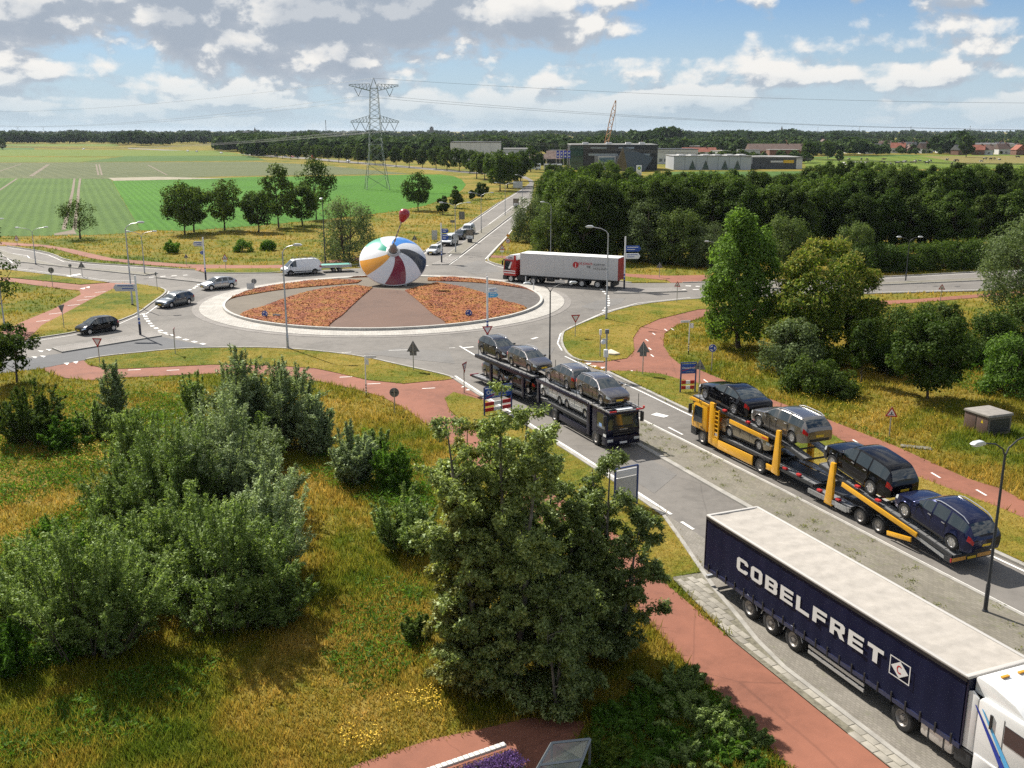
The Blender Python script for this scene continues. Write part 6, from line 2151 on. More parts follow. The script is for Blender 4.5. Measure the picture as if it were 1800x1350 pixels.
def town_board(pa, pb, vt, label, back=False):
  """two posts, a name board on top and red and white boards below; pa, pb photo feet of the posts"""
  a, b = Vector(G(*pa)), Vector(G(*pb))
  h = HGT(pa[0], pa[1], vt)
  w = (b - a).length
  hd = math.atan2(b.y - a.y, b.x - a.x)
  t = thing('town_board', label, 'town sign', ((a.x + b.x) / 2, (a.y + b.y) / 2, 0), hd, 'frames on blue posts')
  BP = mat('blue_post', (.02, .05, .17), .4)
  for s in (-1, 1):
    MB().tube([(s * w / 2, 0, 0), (s * w / 2, 0, h)], .06, 8).build('post', BP, t, smooth=40)
  MB().tube([(-w / 2, 0, h), (w / 2, 0, h)], .05, 8).build('top_bar', BP, t, smooth=40)
  if back:
    MB().ex(-w / 2 + .08, w / 2 - .08, -.03, .03, h - 1.9, h - .55).build('board', mat('board_pale', (.42, .42, .40), .6, noise=.12, nscale=2), t)
    MB().ex(-w / 2 + .08, w / 2 - .08, -.03, .03, h - .5, h - .12).build('header_board', mat('board_header', (.60, .61, .62), .5), t)
    return
  MB().ex(-w / 2 + .07, w / 2 - .07, -.03, .03, h - .85, h - .1).build('name_board', BLUE, t, bevel=.01)
  o = link('lettering', text_mesh('Oosterhout', .34 * w / 1.9, WHITE, .012), t)
  o.rotation_euler = (R(90), 0, 0)
  o.location = (0, -.036, h - .40)
  o = link('lettering', text_mesh('gem. Oosterhout', .14 * w / 1.9, WHITE, .0), t)
  o.rotation_euler = (R(90), 0, 0)
  o.location = (.1, -.036, h - .70)
  mb = MB().box((0, -.034, h - .47), (w * .9, .006, .05), ry=-.28)
  mb.build('red_bar', RED, t)
  for k in range(2):
    for j in range(3):
      x0 = -w / 2 + .08 + (w - .16) / 3 * j
      MB().ex(x0, x0 + (w - .16) / 3 - .004, -.03, .03, .62 - .42 * k + .1, .88 - .42 * k + .1).build('striped_board', RED if j % 2 == 0 else WHITE, t)

town_board((1195.5, 691), (1221.5, 690), 638, 'blue town name board with red and white boards beside the right cycle path')
town_board((851.5, 732), (899, 723), 682, 'blue town name board partly hidden by the birch beside the navy transporter')
town_board((1080, 896), (1119, 887), 825, 'blue framed notice board back with pale panel beside the lane', back=True)

# traffic camera masts
t = thing('camera_mast', 'grey mast with traffic camera and white boxes on the right triangular verge', 'camera mast', (*G(1065, 665), 0))
h = HGT(1065, 665, 580)
post(t, h, .07)
MB().box((0, -.1, h - .1), (.32, .3, .34)).build('top_box', GREYB, t, bevel=.03)
MB().box((-.05, -.12, h - 1.9), (.36, .3, .62)).build('control_box', WHITE, t, bevel=.03)
MB().lathe([(0, 0), (.17, .05), (.22, .2), (.17, .34), (0, .38)], 14, 0, 'z', (-.28, -.2, h - 1.15)).build('camera_dome', WHITE, t, smooth=50)
MB().box((-.15, -.08, h - .75), (.5, .08, .08)).build('bracket', STEEL, t)
t = thing('sensor_post', 'thin grey post with small white head beside the camera mast', 'post', (*G(1054.7, 628), 0))
h = HGT(1054.7, 628, 580)
post(t, h, .045)
MB().box((0, 0, h - .2), (.22, .2, .5)).build('sensor_head', WHITE, t, bevel=.03)

def mupi(u, v, vt, label):
  h = HGT(u, v, vt)
  t = thing('advertising_board', label, 'advertising board', (*G(u, v), 0), R(-8), 'advertising boards on the far median')
  MB().ex(-.42, .42, -.14, .14, 0, h * .28).build('pedestal', DKSTEEL, t, bevel=.03)
  MB().ex(-.72, .72, -.16, .16, h * .28, h).build('case', DKSTEEL, t, bevel=.04)
  MB().ex(-.60, .60, -.175, -.162, h * .55, h * .95).build('poster', mat('poster_scene', (.20, .17, .13), .4, noise=.5, nscale=4), t)
  MB().ex(-.60, .60, -.175, -.162, h * .32, h * .545).build('poster_foot', WHITE, t)
  MB().ex(-.2, .2, -.18, -.176, h * .40, h * .43).build('poster_print', BLACK, t)

mupi(826, 427, 403, 'dark advertising case with poster beside the queue of cars')
mupi(907, 367, 349, 'dark advertising case with poster higher up the far road')

def cabinet():
  a, b, c = G(1693, 752), G(1735, 767), G(1770, 756)
  hd = math.atan2(b[1] - a[1], b[0] - a[0])
  w = math.hypot(b[0] - a[0], b[1] - a[1])
  d = math.hypot(c[0] - b[0], c[1] - b[1])
  h = HGT(1735, 767, 735)
  t = thing('substation_cabinet', 'brown electricity cabinet with grey concrete roof standing in the dry grass', 'cabinet', (*a, 0), hd)
  BR = mat('cabinet_brown', (.12, .075, .06), .6, noise=.15, nscale=2)
  CON = mat('cabinet_concrete', (.24, .22, .195), .9, noise=.2, nscale=3, bump=.3)
  d *= .8
  MB().ex(0, w, 0, d, 0, h).build('housing', mat('cabinet_side', (.15, .125, .105), .8, noise=.2, nscale=2), t)
  for k in range(2):
    MB().ex(.06 + k * w / 2, w / 2 - .03 + k * w / 2, -.03, 0, .12, h - .06).build('door', BR, t, bevel=.01)
  MB().add([(w * .70, -.034, h * .62), (w * .80, -.034, h * .62), (w * .75, -.034, h * .82)], [(0, 1, 2)]).build('warning_mark', mat('mark_yellow', (.7, .5, .02), .5), t)
  lv = MB()
  for k in range(7):
    lv.ex(w, w + .02, .15, d - .15, .2 + k * (h - .35) / 7, .2 + k * (h - .35) / 7 + .10)
  lv.build('vent_louvre', DKSTEEL, t)
  MB().slab([(-.08, h), (w + .08, h), (w + .02, h + .16), (.02, h + .16)], -.10, d + .10).build('roof', CON, t, bevel=.04)

cabinet()
st = MB().prism([(x, y) for x, y in GP([(1067, 620), (1074, 617.5), (1082, 621), (1090, 625), (1080, 626), (1070, 625)])], .05, .22)
tag(st.build('flat_stone', mat('sandstone', (.55, .48, .36), .9, noise=.15, nscale=4), bevel=.04), 'flat pale stone lying on the triangular verge', 'stone')
for i, (u, v, w) in enumerate(((1024, 500, 'in front of the red lorry cab'), (1038, 512, 'nearer the drive wheel of the red lorry'), (955, 496, 'on the rim behind the far stonecrop bed'))):
  b = thing('marker_post', 'short white marker post on the island kerb ' + w, 'post', (*G(u - 100, v), .08), 0, 'marker posts on the island')
  MB().lathe([(.06, 0), (.06, .95), (.02, 1.0)], 8).build('shaft', WHITE, b)
for u, v, lb in ((258, 480, 'left'),):
  b = thing('storm_drain', 'concrete storm drain grid in the grass beside the right cycle path', 'drain', (*G(1610, 787), .03), R(-20))
  b.scale = (.7, .6, .6)
  MB().ex(-1.3, 1.3, -.5, .5, 0, .05).build('frame', mat('old_concrete', (.16, .15, .12), .9, noise=.3), b)
  for k in range(5):
    MB().ex(-1.2 + .5 * k, -.85 + .5 * k, -.42, .42, .05, .09).build('slat', mat('old_concrete', ()), b)

# the planter and the glass display roof right under the viewer
pl = thing('lavender_planter', 'low planter of purple lavender edged with pale slabs at the bottom of the picture', 'planter', (*G(880, 1330), 0))
o0 = Vector((*G(880, 1330), 0))
p0, p1 = Vector((*G(884, 1309, .5), 0)), Vector((*G(700, 1372, .5), 0))
dv = (p1 - p0)
ln = dv.length
dv.normalize()
nv = Vector((-dv.y, dv.x, 0))
if nv.y > 0:
  nv = -nv
SL = MB().box((0, 0, 0), (.17, .20, .10)).mesh('edge_slab', mat('edge_slab', (.62, .60, .56), .8, noise=.1), bevel=.015)
k = 0
while k * .19 < ln:
  b = link('edge_slab', SL, pl)
  b.location = p0 + dv * (k * .19) + Vector((0, 0, .48)) - o0
  b.rotation_euler = (0, 0, math.atan2(dv.y, dv.x))
  k += 1
q = [p0 + nv * .16, p1 + nv * .16, p1 + nv * 1.6, p0 + nv * 1.6]
MB().prism([(v.x - o0.x, v.y - o0.y) for v in q][::-1], 0, .42).build('soil_bed', mat('corten', (.20, .07, .03), .8, noise=.3, nscale=4), pl)

gr = thing('glass_roof', 'grey metal framed glass lean-to roof at the bottom of the picture', 'glass roof', (*G(985, 1350, .9), 0))
FR = mat('frame_grey', (.20, .22, .23), .4, .4)
base = Vector((*G(985, 1350, .9), 0))
cs = [Vector((*G(u, v, z), z)) - base for u, v, z in ((970, 1306, 1.25), (1037, 1299, 1.25), (1010, 1372, .55), (925, 1385, .55))]

def bar(a, b, w, nm, par):
  d = (b - a)
  mb = MB()
  mb.tube([a, b], w, 4)
  return mb.build(nm, FR, par)

for i in range(4):
  bar(cs[i], cs[(i + 1) % 4], .05, 'frame_bar', gr)
mA, mB = (cs[0] + cs[3]) / 2, (cs[1] + cs[2]) / 2
bar(mA, mB, .05, 'frame_bar', gr)
CG = clear_glass('roof_glass')
for a, b, c, d in ((cs[0], cs[1], mB, mA), (mA, mB, cs[2], cs[3])):
  n = (b - a).cross(d - a).normalized() * .012
  if n.z < 0:
    n = -n
  MB().add([a + n, b + n, c + n, d + n, a - n, b - n, c - n, d - n], [(0, 1, 2, 3), (7, 6, 5, 4), (0, 4, 5, 1), (1, 5, 6, 2), (2, 6, 7, 3), (3, 7, 4, 0)]).build('pane', CG, gr)
for p in cs:
  MB().tube([(p.x, p.y, 0), (p.x, p.y, p.z)], .045, 6).build('leg', FR, gr)
sheet('garden_path', GP([(560, 1375), (640, 1340), (760, 1300), (850, 1282), (930, 1262), (1030, 1270), (1010, 1310), (960, 1350), (950, 1400), (560, 1420)]), .03, REDP)

# ------------------------------------------------------------------ pylon and lines
def bars(mb, pts, r):
  for a, b in pts:
    mb.tube([a, b], r, 4, cap=False)

def pylon_parts():
  H = 36.5
  wid = lambda z: 3.9 * (1 - z / 12.5) + 2.25 * (z / 12.5) if z < 12.5 else (2.25 + (1.25 - 2.25) * (z - 12.5) / 20.5 if z < 33 else 1.25 * (1 - (z - 33) / 3.6))
  legs, lat = MB(), MB()
  zs = [0, 4.5, 8.5, 12.5, 15, 17.4, 19.6, 21.6, 23.4, 25.2, 27, 28.7, 30.3, 31.8, 33.2]
  C4 = lambda z: [Vector((a * wid(z), b * wid(z), z)) for a, b in ((1, 1), (-1, 1), (-1, -1), (1, -1))]
  for i in range(len(zs) - 1):
    a, b = C4(zs[i]), C4(zs[i + 1])
    for k in range(4):
      legs.tube([a[k], b[k]], .09 if zs[i] < 20 else .065, 5, cap=False)
      j = (k + 1) % 4
      bars(lat, [(a[k], b[j]), (a[j], b[k])], .04)
      if i in (1, 3, 7, 13):
        bars(lat, [(b[k], b[j])], .07)
  top = C4(33.2)
  for k in range(4):
    legs.tube([top[k], Vector((0, 0, H))], .07, 5, cap=False)
  arms = []
  ins = MB()
  att = []
  for z, hw_, up in ((32.4, 8.3, 1.6), (22.2, 8.2, 0.0)):
    for s in (1, -1):
      tip = Vector((s * hw_, 0, z + up))
      w0 = wid(z)
      n = 6
      arms_ = arms
      am = MB()
      arms_.append(am)
      lo = [[Vector((s * w0, b * w0, z)).lerp(tip + Vector((0, b * .15, 0)), k / n) for k in range(n + 1)] for b in (1, -1)]
      hi = [Vector((s * w0, 0, z + 2.0 + .2)).lerp(tip + Vector((0, 0, .35)), k / n) for k in range(n + 1)]
      for b in (0, 1):
        bars(am, [(lo[b][k], lo[b][k + 1]) for k in range(n)], .075)
        bars(am, [(lo[b][k], hi[k]) for k in range(n)] + [(hi[k], lo[b][k + 1]) for k in range(n)], .05)
      bars(am, [(hi[k], hi[k + 1]) for k in range(n)], .075)
      bars(am, [(lo[0][k], lo[1][k + 1]) for k in range(n)], .05)
      for xx in ((5.2,) if up else (6.5, 3.3)):
        f = (xx - w0) / (hw_ - w0)
        zz = z + up * f
        p = Vector((s * xx, 0, zz - 2.7))
        for e in (-1.25, 1.25):
          ins.tube([(s * xx + e, 0, zz - .1), p], .09, 5)
        att.append(p)
  return legs, lat, arms, ins, att

pt = thing('electricity_pylon', 'tall grey lattice electricity pylon standing in the bright green field', 'pylon', (*G(663, 333), 0), R(14))
lg, la, arm_, ins_, ATT = pylon_parts()
PYL = mat('pylon_steel', (.22, .23, .235), .6, .4)
lg.build('leg_frame', PYL, pt)
la.build('lattice', PYL, pt)
for am in arm_:
  am.build('cross_arm', PYL, pt)
ins_.build('insulator', mat('insulator', (.05, .045, .04), .4), pt)
WIRE = mat('wire', (.10, .10, .10), .5, .5)
pm_ = Matrix.Translation(Vector((*G(663, 333), 0))) @ Matrix.Rotation(R(14), 4, 'Z')
nW = 0
for p in ATT + [Vector((0, 0, 36.4))]:
  w0 = pm_ @ p
  for tx, ty, sag, side in ((440, 330, 11.0, 'right'), (-460, 760, 9.0, 'left')):
    off = Vector((tx, ty, 0)) - Vector((w0.x, w0.y, 0))
    end = Vector((tx + p.x * .25, ty + p.x * .9, w0.z))
    pts = []
    for k in range(33):
      f = k / 32
      q = w0.lerp(end, f)
      pts.append((q.x, q.y, q.z - sag * 4 * f * (1 - f) * (.75 if p.x == 0 else 1)))
    o = MB().tube(pts, .034, 4).build('power_line', WIRE)
    hgt = 'top earth wire' if p.x == 0 else ('upper conductor' if p.z > 25 else 'lower conductor')
    tag(o, 'thin %s running %s from the %s lattice pylon' % (hgt, 'away to the far left' if side == 'left' else 'across to the right', 'tall'), 'power line', 'power lines of the pylon, %s, %s' % (hgt, side))
    if p.x:
      o['label'] = '%s from the %s %s insulator of the pylon running %s' % (hgt, 'outer' if abs(p.x) > 5.5 else ('inner' if p.z < 25 else 'upper'), 'right' if p.x > 0 else 'left', 'far left' if side == 'left' else 'to the right')
    nW += 1
MARK = MB().lathe([(0, -.28), (.2, -.2), (.28, 0), (.2, .2), (0, .28)], 10).mesh('line_marker', BLACK)

# ------------------------------------------------------------------ vegetation
def leaf_quads(P, N, size, aspect, rng, roll=None, tri=False):
  """diamond (or three-cornered) leaves at P facing N; returns vertices and faces"""
  n = len(P)
  N = N / np.maximum(np.linalg.norm(N, axis=1, keepdims=True), 1e-6)
  ref = rng.normal(size=(n, 3)) if roll is None else roll
  T = ref - (ref * N).sum(1, keepdims=True) * N
  T /= np.maximum(np.linalg.norm(T, axis=1, keepdims=True), 1e-6)
  B = np.cross(N, T)
  s = np.broadcast_to(np.asarray(size), (n,))[:, None]
  if tri:
    V = np.empty((n, 3, 3), np.float32)
    V[:, 0] = P + T * s * .62
    V[:, 1] = P - T * s * .5 + B * s * .62 * aspect
    V[:, 2] = P - T * s * .5 - B * s * .62 * aspect
    return V.reshape(-1, 3), np.arange(3 * n).reshape(n, 3)
  V = np.empty((n, 4, 3), np.float32)
  V[:, 0] = P + T * s * .5
  V[:, 1] = P + B * s * .5 * aspect
  V[:, 2] = P - T * s * .5
  V[:, 3] = P - B * s * .5 * aspect
  return V.reshape(-1, 3), np.arange(4 * n).reshape(n, 4)

def shape_r(kind, f):
  """crown half-width (0..1) at relative height f"""
  if kind == 'round':
    return math.sqrt(max(0, 1 - (2 * f - 1) ** 2)) ** .8
  if kind == 'oval':
    return (math.sin(math.pi * min(1, f * .93 + .07)) ** .65)
  if kind == 'cone':
    return max(.05, (1 - f) ** .75) * (min(1, f / .18 + .35))
  if kind == 'broad':
    return math.sqrt(max(0, 1 - (1.45 * (f - .38) / .9) ** 2)) if f > .0 else .3
  if kind == 'column':
    return min(1, f / .12 + .5) * (1 - max(0, f - .55) / .45 * .75)
  if kind == 'spire':
    return max(.06, 1 - max(0, f - .30) / .71) ** .52 if f > .30 else .72 + .28 * f / .30
  if kind == 'bush':
    return math.sqrt(max(0, 1 - f ** 2)) ** .7
  return 1.0

def clump_tree(seed, h, base, rad, kind, ncl, nleaf, leaf, aspect=.62, clump=.26, flat=.75, droop=0.0, stems=1, trunk_r=None, limbs=14, fill=.35):
  """leaf clumps through a crown's volume on a tapered trunk with limbs; returns (crown verts, faces), trunk MB"""
  rng = np.random.default_rng(seed)
  rnd = random.Random(seed)
  ch = h - base
  cents, crs = [], []
  tries = 0
  while len(cents) < ncl and tries < ncl * 20:
    tries += 1
    f = rng.uniform(.02, .97)
    r = shape_r(kind, f) * rad
    if rng.uniform() > (r / rad) ** 1.1 + .1:
      continue
    a = rng.uniform(0, 2 * math.pi)
    q = (fill + (1 - fill) * math.sqrt(rng.uniform())) * r
    q *= .92 + .16 * math.sin(3 * a + seed) * .6
    cents.append((q * math.cos(a), q * math.sin(a), base + f * ch))
    crs.append(rad * clump * rng.uniform(.6, 1.25) * (.6 + .4 * min(1, r / rad + .3)))
  cents = np.array(cents)
  crs = np.array(crs)
  per = np.maximum(6, (nleaf * crs ** 2 / (crs ** 2).sum()).astype(int))
  idx = np.repeat(np.arange(len(cents)), per)
  n = len(idx)
  d = rng.normal(size=(n, 3))
  d /= np.linalg.norm(d, axis=1, keepdims=True)
  rr = rng.uniform(.25, 1.0, n) ** .5
  rr *= rng.uniform(.85, 1.2, n)
  off = d * (rr * crs[idx])[:, None]
  off[:, 2] *= flat
  if droop:
    off[:, 2] -= droop * crs[idx] * rng.uniform(0, 1, n) ** 2 * np.hypot(d[:, 0], d[:, 1])
  P = cents[idx] + off
  out = P - np.array([0, 0, base + ch * .45])
  out /= np.maximum(np.linalg.norm(out, axis=1, keepdims=True), 1e-6)
  N = d * .6 + out * .5 + np.array([0, 0, .35]) + rng.normal(size=(n, 3)) * .55
  V, Fc = leaf_quads(P, N, leaf * rng.uniform(.65, 1.35, n), aspect, rng)
  tr = trunk_r or max(.05, h * .016)
  mb = MB()
  for s in range(stems):
    ox, oy = (0, 0) if stems == 1 else (rnd.uniform(-.2, .2) * rad, rnd.uniform(-.2, .2) * rad)
    top = Vector((ox * 2 + rnd.uniform(-.1, .1) * rad, oy * 2 + rnd.uniform(-.1, .1) * rad, base + ch * .82))
    pts, rs = [], []
    for k in range(7):
      f = k / 6
      p = Vector((ox, oy, 0)).lerp(top, f) + Vector((rnd.uniform(-.03, .03) * rad, rnd.uniform(-.03, .03) * rad, 0)) * (0 < k < 6)
      pts.append(p)
      rs.append(tr * (1.25 if k == 0 else 1) * (1 - .85 * f) + .01)
    mb.tube(pts, rs, 7)
    sel = rng.choice(len(cents), min(limbs, len(cents)), replace=False)
    for c in sel:
      e = Vector(cents[c])
      f = min(.8, max(.15, (e.z - base * .4) / (h) * .75))
      a = Vector((ox, oy, 0)).lerp(top, f)
      m = a.lerp(e, .5) + Vector((0, 0, -.06 * (e - a).length))
      mb.tube([a, m, e], [tr * .42 * (1 - f * .6), tr * .25, tr * .08], 5, cap=False)
  return (V, Fc), mb

def shoots(rng, mb, starts, dirs, lens, per_m, spread, droop, thick):
  """leafy shoots: returns leaf positions, their outward directions and the shoot directions"""
  Ps, Ds, As = [], [], []
  for b0, d, L in zip(starts, dirs, lens):
    d = d / np.linalg.norm(d)
    n = max(4, int(per_m * L))
    t = rng.uniform(.12, 1.0, n) ** .8
    C = b0 + d * (L * t)[:, None]
    C[:, 2] -= droop * L * t ** 2
    q = rng.normal(size=(n, 3))
    q /= np.linalg.norm(q, axis=1, keepdims=True)
    Ps.append(C + q * (spread * (1.15 - .75 * t) * rng.uniform(.1, 1.0, n))[:, None])
    Ds.append(q)
    As.append(np.repeat((d - np.array([0, 0, droop * 1.2]))[None], n, 0))
    if thick:
      m = b0 + d * L * .55
      e = b0 + d * L
      m[2] -= droop * L * .3
      e[2] -= droop * L
      mb.tube([tuple(b0), tuple(m), tuple(e)], [thick, thick * .6, thick * .15], 4, cap=False)
  return np.concatenate(Ps), np.concatenate(Ds), np.concatenate(As)

def plume_shrub(seed, h, rad, nst, nleaf, leaf, aspect=.28, lean=.55, multi=11):
  """willow scrub: shoots fan out from the ground, each with feathery side shoots set with narrow leaves"""
  rng = np.random.default_rng(seed)
  mb = MB()
  S, D, Ls = [], [], []
  for s in range(nst):
    a = rng.uniform(0, 2 * math.pi)
    q = rng.uniform(.0, 1.0) ** .6 * rad
    hs = h * rng.uniform(.6, 1.02) * (1 - .45 * (q / rad) ** 2)
    b0 = np.array([q * .45 * math.cos(a), q * .45 * math.sin(a), 0.0])
    tip = np.array([q * math.cos(a) + rng.normal() * .10 * rad, q * math.sin(a) + rng.normal() * .10 * rad, hs])
    ax = (tip - b0)
    L = np.linalg.norm(ax)
    mb.tube([tuple(b0), tuple(b0 + ax * .5), tuple(tip)], [.012 * h ** .5 + .008, .009 * h ** .5, .004], 4, cap=False)
    S.append(b0 + ax * .45)
    D.append(ax)
    Ls.append(L * .58)
    for k in range(multi):
      f = rng.uniform(.03, .90)
      az = rng.uniform(0, 2 * math.pi)
      d = ax / L * .85 + np.array([math.cos(az), math.sin(az), rng.uniform(-.15, .35)]) * .8
      S.append(b0 + ax * f)
      D.append(d)
      Ls.append(h * rng.uniform(.09, .24) * (1.15 - .5 * f))
  per = nleaf / sum(Ls)
  P, q, A = shoots(rng, mb, S, D, Ls, per, h * .034 + .10, .06, .0)
  P[:, 2] = np.maximum(P[:, 2], .05)
  n = len(P)
  T = q * .55 + A * .9 + rng.normal(size=(n, 3)) * .3
  N = np.cross(q, A) * .6 + q * .5 + np.array([0, 0, .7]) + rng.normal(size=(n, 3)) * .5
  V, Fc = leaf_quads(P, N, leaf * rng.uniform(.6, 1.4, n), aspect, rng, T, tri=True)
  return (V, Fc), mb

def birch(seed, h, rad, nbr, nleaf, leaf, base=.06, kind='cone', stems=2, droop=.22):
  """upright stems, rising limbs and hanging twigs strung with small leaves"""
  rng = np.random.default_rng(seed)
  mb = MB()
  S, D, Ls = [], [], []
  for s in range(stems):
    az0 = 2 * math.pi * s / stems + seed + rng.uniform(-.5, .5)
    off = 0.0 if s == 0 else rad * rng.uniform(.36, .62)
    ox, oy = off * .35 * math.cos(az0), off * .35 * math.sin(az0)
    tx, ty = off * math.cos(az0), off * math.sin(az0)
    hs = h * (1 if s == 0 else rng.uniform(.62, .92))
    sub = rad * (.62 if stems > 1 else 1.0)
    pts = [(ox + (tx - ox) * f + rng.normal() * .04, oy + (ty - oy) * f + rng.normal() * .04, hs * f) for f in (0, .2, .4, .6, .8, 1.0)]
    mb.tube(pts, [.016 * h ** .9 * (1 - .93 * f) + .006 for f in (0, .2, .4, .6, .8, 1.0)], 7)
    for b in range(nbr // stems):
      f = base + (1 - base) * rng.uniform(0, 1) ** .85
      f = min(f, .985)
      R_ = sub * max(.10, shape_r(kind, f)) * rng.uniform(.5, 1.12)
      az = rng.uniform(0, 2 * math.pi)
      o = np.array([ox + (tx - ox) * f, oy + (ty - oy) * f, hs * f])
      rise = rng.uniform(.25, .75) * R_
      o[2] = max(.3, o[2] - rise * .9)
      e = o + np.array([math.cos(az) * R_, math.sin(az) * R_, rise])
      m = (o + e) / 2 + np.array([0, 0, .10 * R_])
      mb.tube([tuple(o), tuple(m), tuple(e)], [.020 + .007 * R_, .013, .005], 4, cap=False)
      nt = max(4, int(4 + R_ * 3.2))
      for k in range(nt):
        g = rng.uniform(.25, 1.0)
        st = o + (m - o) * min(1, g * 2) if g < .5 else m + (e - m) * (g * 2 - 1)
        a2 = az + rng.normal() * 1.0
        S.append(st)
        D.append(np.array([math.cos(a2), math.sin(a2), rng.uniform(-.35, .75)]))
        Ls.append(rng.uniform(.35, .95) * (.55 + .12 * R_))
  per = nleaf / sum(Ls)
  P, q, A = shoots(rng, mb, S, D, Ls, per, .36, droop, .0)
  P[:, 2] = np.maximum(P[:, 2], .05)
  n = len(P)
  T = q * .8 + A * .5 + rng.normal(size=(n, 3)) * .5
  N = q * .8 + np.array([0, 0, .5]) + rng.normal(size=(n, 3)) * .7
  V, Fc = leaf_quads(P, N, leaf * rng.uniform(.6, 1.4, n), .62, rng, T, tri=True)
  return (V, Fc), mb

L_BIRCH = leaf_mat('leaf_birch', (.13, .17, .045), (.33, .37, .13), .46, 1.2)
L_BIRCH2 = leaf_mat('leaf_birch_dry', (.16, .165, .038), (.35, .31, .085), .46, 1.0)
L_WILLOW = leaf_mat('leaf_willow', (.15, .195, .085), (.37, .43, .25), .44, 1.0)
L_WILLOW2 = leaf_mat('leaf_willow_green', (.112, .17, .038), (.27, .34, .10), .46, .8)
L_DARK = leaf_mat('leaf_dark', (.034, .056, .012), (.075, .105, .023), .36, .25)
L_POPLAR = leaf_mat('leaf_poplar', (.042, .078, .014), (.10, .14, .03), .40, .25)
L_OAK = leaf_mat('leaf_oak', (.04, .072, .013), (.10, .135, .03), .38, .25)
L_CONE = leaf_mat('leaf_cone', (.072, .135, .022), (.15, .235, .045), .45, .25)
L_CHEST = leaf_mat('leaf_chestnut', (.075, .125, .016), (.20, .24, .035), .44, .3)
L_GREY = leaf_mat('leaf_greywillow', (.088, .122, .05), (.175, .215, .10), .36, .35)
L_FAR = leaf_mat('leaf_far', (.030, .056, .018), (.062, .092, .028), .22, .15)
L_REED = leaf_mat('leaf_reed', (.06, .135, .014), (.135, .23, .036), .45, .2)

def plant(name, made, lm, loc, label, cat, group=None, rz=0.0, foliage='crown', wood='trunk', wm=BARK):
  (V, Fc), mb = made
  t = thing(name, label, cat, loc, rz, group)
  me = fast_mesh(foliage, V, Fc, lm)
  o = link(foliage, me, t)
  o['kind'] = 'stuff' if False else 'thing'
  del o['kind']
  mb.build(wood, wm, t, smooth=60)
  return t

BIRCHBARK = mat('birch_bark', (.13, .115, .095), .9, noise=.5, nscale=5)
# --- the birch group in the middle foreground
def at_px(u, v):
  return (*G(u, v), 0)

FB = 'foreground birches'
plant('birch_tree', birch(11, 11.5, 3.2, 240, 150000, .10, .05, 'spire', 6), L_BIRCH, at_px(884, 1215), 'tallest birch of the foreground group with drooping small leaves', 'tree', FB, wm=BIRCHBARK)
plant('birch_tree', birch(12, 8.3, 2.35, 150, 90000, .10, .04, 'spire', 5), L_BIRCH, at_px(1062, 1150), 'lower birch on the right of the foreground group beside the lane', 'tree', FB, 1.0, wm=BIRCHBARK)
plant('birch_tree', birch(13, 9.8, 1.7, 70, 52000, .10, .05, 'spire', 3), L_BIRCH2, at_px(826, 1190), 'slim birch on the left of the foreground group with thin top', 'tree', FB, 2.0, wm=BIRCHBARK)
plant('birch_tree', birch(14, 5.6, 2.0, 60, 42000, .10, .04, 'bush', 3), L_BIRCH, at_px(985, 1245), 'low birch bush at the foot of the foreground group', 'tree', FB, .5, wm=BIRCHBARK)
plant('birch_tree', birch(15, 5.4, 1.7, 50, 36000, .10, .04, 'bush', 3), L_BIRCH2, at_px(812, 1215), 'low birch growth left of the foreground group above the dry grass', 'tree', FB, 2.5, wm=BIRCHBARK)
plant('birch_tree', birch(16, 8.2, 2.2, 80, 56000, .10, .04, 'spire', 4), L_BIRCH, at_px(965, 1170), 'middle birch filling the gap between the two taller ones', 'tree', FB, 1.5, wm=BIRCHBARK)

